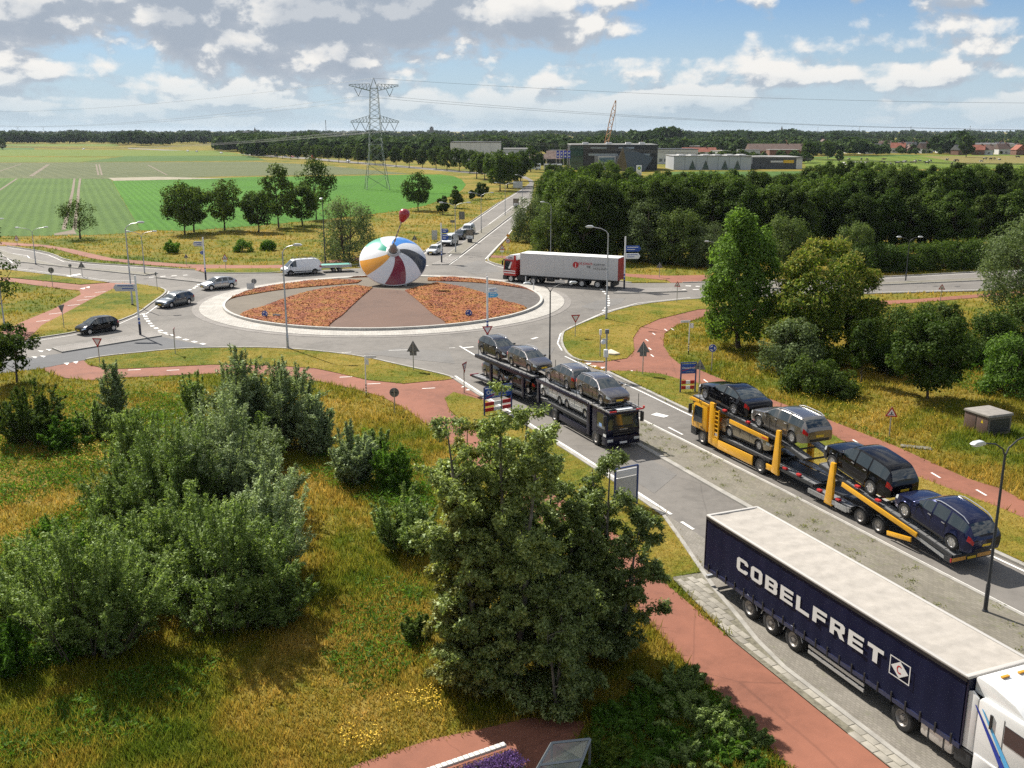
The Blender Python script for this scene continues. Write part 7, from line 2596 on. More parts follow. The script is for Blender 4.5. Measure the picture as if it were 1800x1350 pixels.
# --- willow scrub on the left
SCR = 'willow scrub on the left'
for i, (u, v, vt, rad, nst, nl, mt, lab) in enumerate([
    (425, 792, 588, 1.9, 34, 15000, L_WILLOW, 'tall silvery willow with feathery top in front of the near cycle path'),
    (508, 785, 612, 2.2, 40, 17000, L_WILLOW, 'broad silvery willow right of the tallest feathery willow'),
    (395, 905, 655, 3.3, 64, 30000, L_WILLOW, 'large silvery willow mass in the middle of the left scrub'),
    (300, 940, 700, 2.7, 50, 22000, L_WILLOW2, 'green willow bush left of the large silvery willow mass'),
    (400, 1092, 850, 3.0, 60, 30000, L_WILLOW2, 'rounded yellow green willow bush at the front of the left scrub'),
    (480, 1010, 800, 2.0, 40, 16000, L_WILLOW, 'dark willow bush on the right flank of the left scrub'),
    (160, 1145, 890, 3.2, 60, 28000, L_WILLOW2, 'wide green willow bush in the lower left of the scrub'),
    (60, 1080, 930, 2.4, 44, 15000, L_WILLOW2, 'low green willow bush at the left edge below the meadow'),
    (240, 830, 690, 1.7, 30, 9000, L_WILLOW2, 'light green willow bush beside the yellow flowers'),
    (60, 775, 665, 2.6, 44, 14000, L_OAK, 'dark green bush at the left edge below the sapling tree'),
    (170, 770, 705, 1.8, 30, 7000, L_WILLOW2, 'low green bush right of the dark bush at the left edge'),
    (560, 800, 680, 1.3, 26, 9000, L_WILLOW, 'narrow silvery willow at the right end of the scrub'),
    (622, 850, 735, 1.4, 28, 9000, L_WILLOW, 'silvery willow bush standing apart near the dry grass'),
    (715, 970, 845, 1.7, 34, 13000, L_WILLOW2, 'round green willow bush beside the dry grass slope'),
    (690, 860, 770, 1.3, 24, 6000, L_REED, 'bright green tuft of tall weeds near the near cycle path'),
    (345, 745, 640, 1.1, 20, 5000, L_WILLOW2, 'thin upright green shrub beside the tall silvery willow'),
    (203, 735, 615, .9, 16, 4000, L_WILLOW, 'very slim pale sapling in front of the near cycle path'),
    (460, 920, 760, 2.3, 40, 14000, L_WILLOW, 'silvery willow on the sunny right side of the large willow mass'),
    (330, 1010, 830, 2.3, 40, 14000, L_WILLOW2, 'green willow behind the rounded front bush'),
    (210, 930, 770, 2.0, 34, 11000, L_WILLOW2, 'light green willow on the left flank of the scrub'),
    (480, 1090, 960, 1.8, 32, 10000, L_WILLOW2, 'low green willow at the shady front right of the scrub'),
    (330, 860, 740, 2.0, 36, 10000, L_WILLOW, 'silvery willow growth filling the middle of the left scrub'),
    (250, 1050, 880, 2.2, 40, 14000, L_WILLOW2, 'dark green willow between the two front bushes of the left scrub'),
    (455, 830, 720, 1.7, 30, 9000, L_WILLOW2, 'green willow under the two feathery willows'),
    (120, 990, 900, 1.8, 30, 7000, L_REED, 'fresh green thicket left of the wide front bush'),
    (20, 1180, 1090, 1.6, 26, 6000, L_REED, 'bright green tall weeds at the lower left edge'),
    (110, 790, 725, 1.6, 26, 5000, L_REED, 'bright green weeds below the dark bush at the left edge'),
    (665, 815, 745, 1.2, 20, 4000, L_WILLOW2, 'green willow sprout between the round bush and the cycle path'),
    (735, 1130, 1070, .7, 16, 2500, L_OAK, 'small dark juniper like bush in the dry grass slope'),
    (1225, 1275, 1235, 1.6, 30, 9000, L_WILLOW2, 'low green bush between birches and the red path'),
    (1185, 1215, 1175, 1.5, 28, 8000, L_WILLOW2, 'bush in the shade under the right hand birch'),
    (1130, 1270, 1235, 1.5, 28, 8000, L_REED, 'shaded bush between the birch foot and the glass roof'),
    (1300, 1310, 1275, 1.2, 24, 6000, L_WILLOW2, 'green bush hugging the edge of the red path'),
    (1200, 1345, 1310, 1.5, 28, 8000, L_WILLOW2, 'light green bush between the glass roof and the red path'),
    (1070, 1345, 1300, 1.1, 22, 5000, L_CHEST, 'yellow green low bush right beside the glass roof'),
    (1140, 1330, 1295, 1.5, 28, 8000, L_REED, 'low bright green bush right of the glass roof'),
    (1280, 1345, 1310, 1.3, 26, 6000, L_REED, 'fresh green ground bush at the bottom beside the red path')]):
  h = HGT(u, v, vt)
  plant('willow_shrub', plume_shrub(100 + i, h, rad, int(nst * 1.0), int(nl * 2.05), .115 if v > 860 else .15, .38), mt, at_px(u, v), lab, 'shrub', SCR if u < 800 else 'bushes by the red path', foliage='foliage', wood='stem')

# --- trees and bushes on the right
plant('conical_tree', clump_tree(21, HGT(1297, 612, 367), 1.1, 3.9, 'spire', 170, 26000, .26, .7, .21, 1.0, .0, 1, .20, 24, .3), L_CONE, at_px(1297, 612), 'tall light green conical tree right of the cycle path bend', 'tree')
CH = plant('chestnut_tree', clump_tree(22, HGT(1442, 632, 430), -.2, 4.9, 'bush', 190, 34000, .29, .6, .19, .85, .0, 1, .25, 24, .6), L_CHEST, at_px(1442, 632), 'broad round chestnut tree with yellow blossom on its crown', 'tree')
def blossom():
  rng = np.random.default_rng(5)
  n = 5200
  me = CH.children[0].data
  co = np.empty(len(me.vertices) * 3, np.float32)
  me.vertices.foreach_get('co', co)
  co = co.reshape(-1, 4, 3).mean(1)
  c = np.array([0, 0, 4.6])
  out = np.linalg.norm((co - c) / np.array([4.9, 4.9, 4.8]), axis=1)
  w = np.clip(out - .72, 0, 1) * np.clip((co[:, 2] - 3.0) / 4 + .25 - .10 * co[:, 0] / 4 , .02, 1)
  i = rng.choice(len(co), n, p=w / w.sum())
  P = co[i] + (co[i] - c) * .025 + rng.normal(size=(n, 3)) * .06
  V, Fc = leaf_quads(P, rng.normal(size=(n, 3)) + np.array([0, 0, .5]), .24, .35, rng, None, True)
  o = link('blossom', fast_mesh('blossom', V, Fc, leaf_mat('leaf_blossom', (.22, .20, .045), (.36, .33, .10), .3, .2)), CH)

blossom()
plant('willow_tree', clump_tree(23, HGT(1795, 560, 372), .4, 5.2, 'oval', 140, 24000, .26, .45, .22, 1.0, .5, 2, .25, 24, .4), L_GREY, at_px(1800, 560), 'large grey green willow at the right edge by the road', 'tree')
plant('young_lime_tree', clump_tree(24, HGT(1630, 703, 555), 1.2, 2.9, 'round', 90, 15000, .22, .7, .27, .85, .0, 1, .09, 20, .3), L_OAK, at_px(1630, 703), 'round crowned young tree standing in dry grass left of the brown cabinet', 'tree')
plant('slim_sapling', clump_tree(25, HGT(1513, 676, 560), 1.5, 1.0, 'column', 40, 4500, .18, .6, .38, 1.0, .0, 1, .05, 12, .2), L_OAK, at_px(1513, 676), 'slim upright sapling between the chestnut and the round crowned tree', 'tree')
BR = 'bushes on the right'
for i, (u, v, vt, rad, kind, nl, mt, lab) in enumerate([
    (1390, 655, 565, 2.5, 'bush', 9000, L_GREY, 'grey green bush in front of the chestnut tree'),
    (1425, 690, 625, 2.2, 'bush', 7000, L_OAK, 'dark green bush beside the verge below the grey green bush'),
    (1475, 695, 650, 1.5, 'bush', 4000, L_OAK, 'small dark bush right of the dark green bush by the verge'),
    (1585, 625, 545, 3.6, 'bush', 12000, L_OAK, 'wide dark bush behind the round crowned young tree'),
    (1665, 600, 530, 1.5, 'oval', 5000, L_DARK, 'small dark upright bush near the right hand cycle path'),
    (1780, 690, 595, 2.6, 'bush', 10000, L_CONE, 'yellow green bush at the right edge above the brown cabinet'),
    (1795, 600, 520, 2.6, 'bush', 9000, L_OAK, 'dark bush at the right edge below the large willow'),
    (1690, 640, 585, 2.4, 'bush', 7000, L_OAK, 'broad green bush behind the reeds on the right'),
    (1745, 610, 548, 2.4, 'bush', 7000, L_POPLAR, 'green bush left of the dark bush at the right edge'),
    (1640, 575, 535, 2.0, 'bush', 5000, L_OAK, 'low bush beside the right hand cycle path'),
    (1560, 660, 600, 1.8, 'bush', 5000, L_POPLAR, 'green bush between the slim sapling and the round crowned tree'),
    (1530, 600, 555, 2.2, 'bush', 6000, L_DARK, 'dark low bush under the right side of the chestnut')]):
  h = HGT(u, v, vt)
  plant('bush', clump_tree(200 + i, h, .05, rad, kind, 60, nl, .21, .6, .30, .85, .0, 3, .05, 10, .35), mt, at_px(u, v), lab, 'bush', BR, foliage='foliage', wood='stem')
for i, (u, v, rad, nl, lab) in enumerate([(1700, 640, 4.5, 11000, 'bed of bright green reeds behind the round crowned young tree'), (1770, 640, 3.5, 7000, 'bed of bright green reeds reaching the right edge')]):
  plant('reed_bed', plume_shrub(300 + i, 1.9, rad, 150, nl, .30, .16, .1), L_REED, at_px(u, v), lab, 'reeds', BR, foliage='foliage', wood='stem')

# --- trees along the field edge
FT = 'trees along the field edge'
fld = [(325, 412, 322, 4.1, 'round', 'large round tree at the left end of the field edge group'), (341, 408, 330, 3.0, 'round', 'round tree directly right of the large round field edge tree'),
   (395, 405, 317, 3.8, 'round', 'round tree third in the field edge group'), (455, 408, 338, 3.2, 'round', 'low round tree in the gap of the field edge group'),
   (490, 400, 290, 3.6, 'oval', 'tall oval tree right of the low round one at the field edge'), (556, 386, 278, 4.6, 'oval', 'tallest oval tree of the field edge group'),
   (532, 396, 330, 3.3, 'round', 'lower tree in front of the tallest field edge tree'), (735, 370, 303, 3.7, 'round', 'round tree standing alone at the tip of the bright green field'),
   (141, 420, 352, 3.6, 'broad', 'wind shaped dark tree standing alone at the left field corner'), (778, 377, 345, 1.7, 'oval', 'small tree in the dry meadow left of the far road'),
   (800, 366, 328, 2.0, 'cone', 'small loose tree beside the tip of the bright green field'), (846, 350, 322, 2.2, 'oval', 'small dark tree near the far road'), (830, 352, 334, 1.0, 'oval', 'tiny reddish tree near the far road'),
   (30, 672, 570, 2.1, 'oval', 'sapling tree with dark crown at the left edge by the near road'), (-6, 580, 392, 2.6, 'column', 'dark tree cut off by the left edge of the picture'),
   (-12, 690, 560, 1.6, 'oval', 'dark low tree at the left edge beside the near road')]
for i, (u, v, vt, rad, kind, lab) in enumerate(fld):
  h = HGT(u, v, vt)
  big = v < 420
  plant('roadside_tree', clump_tree(400 + i, h, h * (.22 if big else .30), rad, kind, 60 if rad > 2.5 else 30, 4500 if big and rad > 2.5 else 2600, .42 if big else .26, .7, .30, .85, 0, 1, .16 if rad > 2.5 else .08, 14, .35), L_OAK if i not in (8, 15) else L_DARK, at_px(u, v), lab, 'tree', FT if u > 100 else 'trees at the left edge')
plant('willow_tree', clump_tree(430, HGT(612, 458, 347), .3, 4.6, 'bush', 90, 11000, .30, .5, .26, 1.0, .3, 3, .15, 16, .35), L_GREY, at_px(612, 458), 'grey green willow thicket left of the spinning top', 'tree')
for i, (u, v, vt, r_) in enumerate(((303, 445, 422, 1.3), (428, 442, 424, 1.6), (472, 440, 424, 1.5))):
  plant('young_bush', clump_tree(440 + i, HGT(u, v, vt), .05, r_, 'oval' if i == 0 else 'bush', 24, 1500, .30, .6, .35, .9, 0, 2, .04, 6), L_REED, at_px(u, v), ('slim green bush in the dry meadow above the left signpost', 'green bush in the dry meadow left of the grey lamp top', 'green bush in the dry meadow behind the white van')[i], 'bush', 'bushes in the dry meadow', foliage='foliage', wood='stem')

# --- the wood behind the box trailer: rows of trees one can tell apart
L_WOODL = leaf_mat('leaf_woodlight', (.058, .10, .018), (.125, .17, .036), .42, .25)
protos = []
for i, (kind, lm, rad, h) in enumerate((('oval', L_POPLAR, 4.3, 14.2), ('oval', L_DARK, 4.6, 13.6), ('round', L_WOODL, 4.8, 13.0), ('column', L_DARK, 3.8, 14.0))):
  (V, Fc), mb = clump_tree(500 + i, h, 1.6, rad, kind, 130, 15000, .36, .7, .22, .9, 0, 1, .22, 12, .45)
  protos.append((fast_mesh('crown', V, Fc, lm), mb.mesh('trunk', BARK, 60), h))
rng = random.Random(8)

ROWN = ('front', 'second', 'third', 'fourth', 'hindmost')

def wood_tree(x, y, top_row, k=None, row=0, u=0):
  me, tr, h = protos[rng.randrange(4) if k is None else k]
  d = y
  b = (675 - top_row) / F_PX
  want = CAM_H + (b * y * _cp - y * _sp) / (_cp + b * _sp)
  lm = 'red lorry cab' if u < 1000 else 'white box trailer' if u < 1120 else 'blue and white signpost' if u < 1230 else 'conical tree' if u < 1350 else 'chestnut tree' if u < 1540 else 'roadside hedge' if u < 1720 else 'right edge willow'
  t = thing('wood_tree', 'dark green tree in the %s row of the wood behind the %s' % (ROWN[row], lm), 'tree', (x, y, 0), rng.uniform(0, 6.28), 'trees of the wood behind the box trailer')
  s = want / h
  t.scale = (max(.8, s) * rng.uniform(.9, 1.15), max(.8, s) * rng.uniform(.9, 1.15), s)
  link('crown', me, t)
  link('trunk', tr, t)

for row, (vb, top, du) in enumerate(((452, 322, 46), (432, 304, 44), (412, 296, 44), (390, 290, 42), (368, 288, 40))):
  u = 985 - row * 4 + (20 if row % 2 else 0)
  while u < 1940:
    vv = vb + rng.uniform(-5, 5) + (u - 1200) * (-.008)
    tp = top + rng.uniform(-11, 13)
    if row > 0 and 1070 < u < 1425:
      tp = max(tp, 299 + rng.uniform(-4, 9))
    if row < 1 and u > 1500:
      tp += 20
    x, y = G(u, vv)
    if not (row == 0 and u < 1010):
      wood_tree(x, y, tp, None, row, u)
    u += du * rng.uniform(.8, 1.25)
# lighter grey willows along the front of the wood
(V, Fc), mb = clump_tree(520, 9.5, .2, 4.4, 'bush', 120, 15000, .30, .5, .24, 1.0, .2, 2, .18, 12, .4)
gw = (fast_mesh('crown', V, Fc, leaf_mat('leaf_woodgrey', (.07, .098, .04), (.14, .172, .08), .36, .35)), mb.mesh('trunk', BARK, 60))
(V, Fc), mb = clump_tree(521, 8.0, .2, 4.0, 'bush', 110, 13000, .30, .5, .24, 1.0, .2, 2, .18, 12, .4)
gw2 = (fast_mesh('crown', V, Fc, leaf_mat('leaf_woodwillow', (.055, .09, .024), (.12, .155, .045), .40, .3)), mb.mesh('trunk', BARK, 60))
for i, (u, v, top, k, lab) in enumerate(((935, 425, 345, gw, 'grey willow at the corner of the wood nearest the far road'), (975, 445, 352, gw2, 'green willow behind the red lorry cab'), (1025, 447, 340, gw2, 'broad green willow behind the front of the box trailer'),
                 (1085, 452, 358, gw2, 'broad green willow behind the middle of the box trailer'), (1140, 460, 352, gw, 'grey willow behind the rear of the box trailer'), (1195, 465, 368, gw2, 'green willow right of the box trailer'), (1245, 470, 392, gw, 'low grey willow left of the conical tree'),
                 (955, 395, 335, gw, 'grey willow on the inner bend beside the far road'), (960, 365, 318, gw2, 'green willow at the far end of the wood by the road'), (1380, 472, 380, gw2, 'green willow above the chestnut crown'), (1500, 474, 392, gw2, 'green willow right of the chestnut crown'))):
  h = HGT(u, v, top)
  t = thing('willow_tree', lab, 'tree', at_px(u, v), i * 1.3, 'willows along the front of the wood')
  s = h / (9.5 if k is gw else 8.0)
  t.scale = (s * 1.0, s * 1.0, s)
  link('crown', k[0], t)
  link('trunk', k[1], t)
# hedge along the right hand road
(V, Fc), mb = clump_tree(530, 4.2, .05, 3.4, 'bush', 90, 9000, .28, .6, .26, .9, 0, 3, .06, 8, .4)
hm = (fast_mesh('foliage', V, Fc, L_POPLAR), mb.mesh('stem', BARK, 60))
for i in range(9):
  u = 1520 + i * 42
  v = 478 - i * 2.0
  t = thing('hedge_bush', 'dark clipped bush in the hedge along the right hand road', 'bush', at_px(u, v), i * 1.1, 'hedge along the right hand road')
  s = HGT(u, v, 432 - i * 2.2) / 4.2
  t.scale = (s, s, s)
  link('foliage', hm[0], t)
  link('stem', hm[1], t)

# --- avenue along the far road and motorway
av = []
for i, (kind, rad, h) in enumerate((('oval', 4.4, 11.5), ('round', 4.6, 11.0), ('oval', 3.8, 10.5))):
  (V, Fc), mb = clump_tree(600 + i, h, 2.0, rad, kind, 60, 3600, .60, .75, .28, .9, 0, 1, .2, 10, .4)
  av.append((fast_mesh('crown', V, Fc, L_OAK), mb.mesh('trunk', BARK, 60), h))

def avenue(u, v, vt, lab, grp, wide=1.0):
  me, tr, h = av[rng.randrange(3)]
  s = HGT(u, v, vt) / h
  t = thing('avenue_tree', lab, 'tree', at_px(u, v), rng.uniform(0, 6.28), grp)
  t.scale = (max(.75, s) * wide, max(.75, s) * wide, s)
  link('crown', me, t)
  link('trunk', tr, t)

for u, v, vt in ((905, 327, 268), (892, 330, 272), (879, 335, 270), (866, 320, 268), (852, 316, 268), (838, 314, 268), (880, 322, 266), (915, 318, 266)):
  avenue(u, v, vt, 'dark round tree in the clump where the far road bends', 'clump of trees at the far bend')
u = 826.0
while u > 420:
  f = (826 - u) / 406
  v = 305 - 30 * f ** .8
  if 0 <= f < 1:
    avenue(u, v - rng.uniform(0, 2), v - 43 + 23 * f + rng.uniform(-2, 2), 'dark tree in the long row beside the distant motorway', 'tree row beside the motorway', .95)
  u -= 24 * (1 - .62 * f) * rng.uniform(.75, 1.2)
for u, v, vt in ((933, 302, 258), (948, 298, 268), (1000, 296, 268)):
  avenue(u, v, vt, ('tree beside the white coaches', 'second tree beside the white coaches', 'small tree in front of the dark showroom')[(u > 940) + (u > 990)], 'trees by the showroom')

# --- grass: blades thick near the viewer, thinning with distance; never on paving
def grow(name, n, r0, r1, hmin, hmax, wmul, seed, m, where=None, a0=-34, a1=34, per=3):
  rng = np.random.default_rng(seed)
  r = r0 * (r1 / r0) ** rng.uniform(0, 1, n)
  a = R(90) - np.radians(rng.uniform(a0, a1, n))
  x, y = r * np.cos(a), r * np.sin(a)
  ok = np.ones(n, bool)
  for p in NO_GRASS:
    lo, hi = p.min(0), p.max(0)
    c = ok & (x > lo[0]) & (x < hi[0]) & (y > lo[1]) & (y < hi[1])
    if c.any():
      i = np.nonzero(c)[0]
      ins = inside(p, x[i], y[i])
      ok[i[ins]] = False
  on_verge = np.zeros(n, bool)
  for p in GRASSY:
    lo, hi = p.min(0), p.max(0)
    c = (x > lo[0]) & (x < hi[0]) & (y > lo[1]) & (y < hi[1])
    if c.any():
      i = np.nonzero(c)[0]
      on_verge[i[inside(p, x[i], y[i])]] = True
  ok |= on_verge & False
  x, y, r, ov = x[ok | on_verge], y[ok | on_verge], r[ok | on_verge], on_verge[ok | on_verge]
  n = len(x)
  # tall and short patches
  pat = .5 + .5 * np.sin(x * .33 + 1.7 * np.sin(y * .21)) * np.sin(y * .29 + 1.3 * np.sin(x * .17))
  h = (hmin + (hmax - hmin) * pat * rng.uniform(.5, 1.2, n))
  h = np.where(ov, np.minimum(h, .16), h)
  x, y, r, h = (np.repeat(q, per) for q in (x, y, r, h))
  n *= per
  x = x + rng.normal(size=n) * .12
  y = y + rng.normal(size=n) * .12
  h = h * rng.uniform(.6, 1.25, n)
  th = rng.uniform(0, 2 * np.pi, n)
  w = wmul * (.012 + .00030 * r) * rng.uniform(.7, 1.5, n)
  lean = h * rng.uniform(.15, .75, n)
  la = rng.uniform(0, 2 * np.pi, n)
  V = np.empty((n, 3, 3), np.float32)
  V[:, 0] = np.c_[x - w * np.cos(th), y - w * np.sin(th), np.full(n, .0)]
  V[:, 1] = np.c_[x + w * np.cos(th), y + w * np.sin(th), np.full(n, .0)]
  V[:, 2] = np.c_[x + lean * np.cos(la), y + lean * np.sin(la), h]
  o = link(name, fast_mesh(name, V.reshape(-1, 3), np.arange(3 * n).reshape(n, 3), m))
  return tag(o, kind='stuff')

BLADE = blade_mat('grass_blade')
o = grow('meadow_grass', 170000, 24, 110, .14, .46, 1.0, 1, BLADE)
o['label'] = 'dry yellow and green meadow grass covering the open ground'
o['category'] = 'grass'
o = grow('distant_grass', 60000, 100, 330, .2, .45, 1.3, 2, BLADE, per=2)
o['label'] = 'dry grass on the verges and meadows beyond the roundabout'
o['category'] = 'grass'

def weeds():
  rng = np.random.default_rng(41)
  Ps = []
  for px, n, h in (([(0, 960), (150, 890), (270, 890), (320, 1000), (200, 1150), (60, 1190), (0, 1200)], 26000, .75), ([(0, 770), (110, 770), (240, 790), (130, 860), (0, 900)], 9000, .5), ([(90, 690), (350, 690), (430, 800), (330, 770), (150, 780)], 12000, .7),
          ([(520, 830), (640, 760), (740, 800), (770, 900), (700, 900), (620, 880)], 12000, .65), ([(1040, 1260), (1230, 1170), (1390, 1350), (1040, 1360)], 16000, .45), ([(1560, 600), (1800, 590), (1800, 680), (1700, 690), (1600, 650)], 12000, .8),
          ([(1240, 660), (1330, 690), (1560, 770), (1600, 800), (1560, 800), (1400, 730), (1240, 675)], 7000, .4), ([(560, 1150), (640, 1000), (740, 1010), (760, 1150), (640, 1230)], 5000, .35), ([(0, 1270), (250, 1180), (400, 1160), (300, 1290), (0, 1350)], 8000, .4)):
    q = np.array(px, float)
    lo, hi = q.min(0), q.max(0)
    u, v = rng.uniform(lo[0], hi[0], n * 2), rng.uniform(lo[1], hi[1], n * 2)
    k = inside(q, u, v)
    u, v = u[k][:n], v[k][:n]
    xy = np.array([G(a, b) for a, b in zip(u, v)])
    pat = .5 + .5 * np.sin(xy[:, 0] * 1.1 + 2 * np.sin(xy[:, 1] * .8)) * np.sin(xy[:, 1] * 1.3)
    keep = rng.uniform(size=len(xy)) < .25 + .75 * pat
    xy, pat = xy[keep], pat[keep]
    ok = np.ones(len(xy), bool)
    for p in NO_GRASS:
      ok &= ~inside(p, xy[:, 0], xy[:, 1])
    Ps.append(np.c_[xy, rng.uniform(.05, 1, len(xy)) * h * (.35 + .65 * pat)][ok])
  P = np.concatenate(Ps)
  n = len(P)
  N = rng.normal(size=(n, 3)) * .7 + np.array([0, 0, .8])
  T = np.c_[rng.normal(size=(n, 2)), rng.uniform(0, 1.6, n)]
  V, Fc = leaf_quads(P, N, rng.uniform(.10, .26, n), .30, rng, T, True)
  o = link('tall_weeds', fast_mesh('tall_weeds', V, Fc, L_REED))
  tag(o, 'fresh green tall weeds growing in patches through the dry grass', 'weeds', kind='stuff')

weeds()

def median_weeds():
  rng = np.random.default_rng(52)
  q = np.array(MEDP)
  lo, hi = q.min(0), q.max(0)
  xy = rng.uniform(lo, hi, (900, 2))
  xy = xy[inside(q, xy[:, 0], xy[:, 1])]
  pat = np.sin(xy[:, 0] * 1.3 + 1.7 * np.sin(xy[:, 1] * .5)) * np.sin(xy[:, 1] * .9)
  xy = xy[(pat > -.1) & (xy[:, 1] > 24)]
  xy = np.repeat(xy, 22, 0) + rng.normal(size=(len(xy) * 22, 2)) * np.array([.13, .13])
  n = len(xy)
  P = np.c_[xy, .10 + rng.uniform(.01, .10, n)]
  V, Fc = leaf_quads(P, rng.normal(size=(n, 3)) + np.array([0, 0, .6]), rng.uniform(.05, .12, n), .35, rng, None, True)
  tag(link('median_weeds', fast_mesh('median_weeds', V, Fc, leaf_mat('leaf_medianweed', (.10, .12, .025), (.22, .22, .06), .4, .2))), 'small weeds sprouting between the pavers of the wide median', 'weeds', kind='stuff')

median_weeds()

def flowers():
  rng = np.random.default_rng(9)
  pts = []
  for u, v, n, s in ((740, 1235, 16, 26), (770, 1250, 8, 14), (150, 790, 40, 35), (170, 815, 30, 30), (1370, 650, 30, 40), (1420, 700, 40, 60), (1560, 735, 40, 60), (1480, 690, 26, 40), (1740, 640, 20, 40), (300, 745, 20, 40), (620, 1310, 20, 30)):
    for _ in range(n):
      pts.append(G(u + rng.normal() * s, v + rng.normal() * s * .35))
  pts = np.array(pts)
  pts = np.repeat(pts, 5, 0) + rng.normal(size=(len(pts) * 5, 2)) * .10
  n = len(pts)
  P = np.c_[pts, rng.uniform(.25, .6, n)]
  N = np.c_[rng.normal(size=(n, 2)) * .4, np.ones(n)]
  V, Fc = leaf_quads(P, N, .065, 1.0, rng)
  o = link('wild_flowers', fast_mesh('wild_flowers', V, Fc, mat('petal_yellow', (.62, .40, .01), .7)))
  tag(o, 'small yellow flower heads scattered through the meadows', 'flowers', kind='stuff')
  # lavender spikes in the planter
  n = 9000
  f = rng.uniform(0, 1, n)
  g = rng.uniform(.28, 1, n)
  A, Bq = np.array(p0)[:2], np.array(p1)[:2]
  nvv = np.array(nv)[:2]
  xy = A + (Bq - A) * f[:, None] + nvv * (g * 1.5)[:, None] + rng.normal(size=(n, 2)) * .05
  z = .42 + rng.uniform(0, .42, n) * np.minimum(1, (g - .2) * 3)
  P = np.c_[xy, z] - np.array(o0)
  N = rng.normal(size=(n, 3)) + np.array([0, 0, .2])
  T = np.c_[rng.normal(size=(n, 2)) * .35, np.ones(n)]
  hi = z > .60
  for nm, sel, lm in (('lavender_bloom', hi, leaf_mat('leaf_lavender', (0.075, 0.040, 0.130), (0.160, 0.090, 0.260), .2, .1)), ('lavender_leaf', ~hi, leaf_mat('leaf_sage', (0.070, 0.085, 0.060), (0.120, 0.140, 0.100), .2, .1))):
    V, Fc = leaf_quads(P[sel], N[sel], .10, .35, rng, T[sel])
    ch = link(nm, fast_mesh(nm, V, Fc, lm), pl)
    ch['kind'] = 'stuff'

flowers()

def sedum_tufts():
  rng = np.random.default_rng(77)
  m = bpy.data.materials.new('stonecrop_tuft')
  m.use_nodes = True
  t = NT(m.node_tree)
  b = m.node_tree.nodes['Principled BSDF']
  b.inputs['Roughness'].default_value = .9
  geo = t.node('ShaderNodeNewGeometry')
  f = t.math('ADD', t.math('MULTIPLY', t.noise(geo.outputs['Position'], .42, 5, .7, .8), .95), t.math('MULTIPLY', geo.outputs['Random Per Island'], .16))
  t.put(b.inputs['Base Color'], t.ramp(f, [(.36, (.10, .03, .018)), (.45, (.23, .045, .02)), (.53, (.31, .10, .018)), (.62, (.35, .15, .022)), (.70, (.30, .185, .035)), (.80, (.17, .16, .03))]))
  for o in BED_OBJS:
    me = o.data
    me.calc_loop_triangles()
    tri = [[me.vertices[i].co for i in lt.vertices] for lt in me.loop_triangles if lt.normal.z > .5]
    A = np.array([[tuple(p) for p in q] for q in tri])
    ar = np.linalg.norm(np.cross(A[:, 1] - A[:, 0], A[:, 2] - A[:, 0]), axis=1) / 2
    n = int(ar.sum() * 44)
    i = rng.choice(len(A), n, p=ar / ar.sum())
    r1, r2 = rng.uniform(size=(2, n))
    k = r1 + r2 > 1
    r1[k], r2[k] = 1 - r1[k], 1 - r2[k]
    P = A[i, 0] + (A[i, 1] - A[i, 0]) * r1[:, None] + (A[i, 2] - A[i, 0]) * r2[:, None]
    bump = np.maximum(0, np.sin(P[:, 0] * 2.1 + 2 * np.sin(P[:, 1] * 1.3)) * np.sin(P[:, 1] * 1.9 + P[:, 0]))
    P[:, 2] += rng.uniform(.0, .04, n) + .03 * bump
    N = np.c_[rng.normal(size=(n, 2)) * .28, np.ones(n)]
    V, Fc = leaf_quads(P, N, rng.uniform(.08, .22, n), .8, rng, None, True)
    c = link('stonecrop_tufts', fast_mesh('stonecrop_tufts', V, Fc, m), o)
    c['kind'] = 'stuff'

sedum_tufts()

# ------------------------------------------------------------------ far buildings
def GD(u, d):
  """ground point seen in column u at depth d (metres along +y)"""
  k = d * _cp + CAM_H * _sp
  return ((u - 900) / F_PX * k, d)

def ztop(v, d):
  """height of a point seen at row v standing at depth d"""
  b = (675 - v) / F_PX
  return CAM_H + (b * d * _cp - d * _sp) / (_cp + b * _sp)

CLAD = mat('dark_cladding', (.028, .027, .027), .5, noise=.1, nscale=.3)
WGLASS = mat('window_glass', (.05, .07, .085), .08, .0, .8)
WPALE = mat('window_pale', (.30, .34, .36), .2)
LGREY = mat('light_grey_panel', (.42, .44, .46), .5, noise=.05, nscale=.2)
DGREY = mat('anthracite_panel', (.055, .062, .072), .5, noise=.06, nscale=.2)
FWHITE = mat('facade_white', (.58, .58, .57), .6, noise=.05, nscale=.2)

def building(label, u0, u1, d, vt, depth=25.0, name='commercial_building', m=CLAD, roofm=None, group=None, rz=0.0):
  x0, x1 = GD(u0, d)[0], GD(u1, d)[0]
  h = ztop(vt, d)
  t = thing(name, label, 'building', ((x0 + x1) / 2, d, 0), rz, group)
  w = (x1 - x0)
  MB().ex(-w / 2, w / 2, 0, depth, 0, h).build('wall', m, t)
  MB().ex(-w / 2 - .2, w / 2 + .2, -.2, depth + .2, h, h + .35).build('roof', roofm or mat('flat_roof', (.25, .25, .24), .8), t)
  return t, w, h

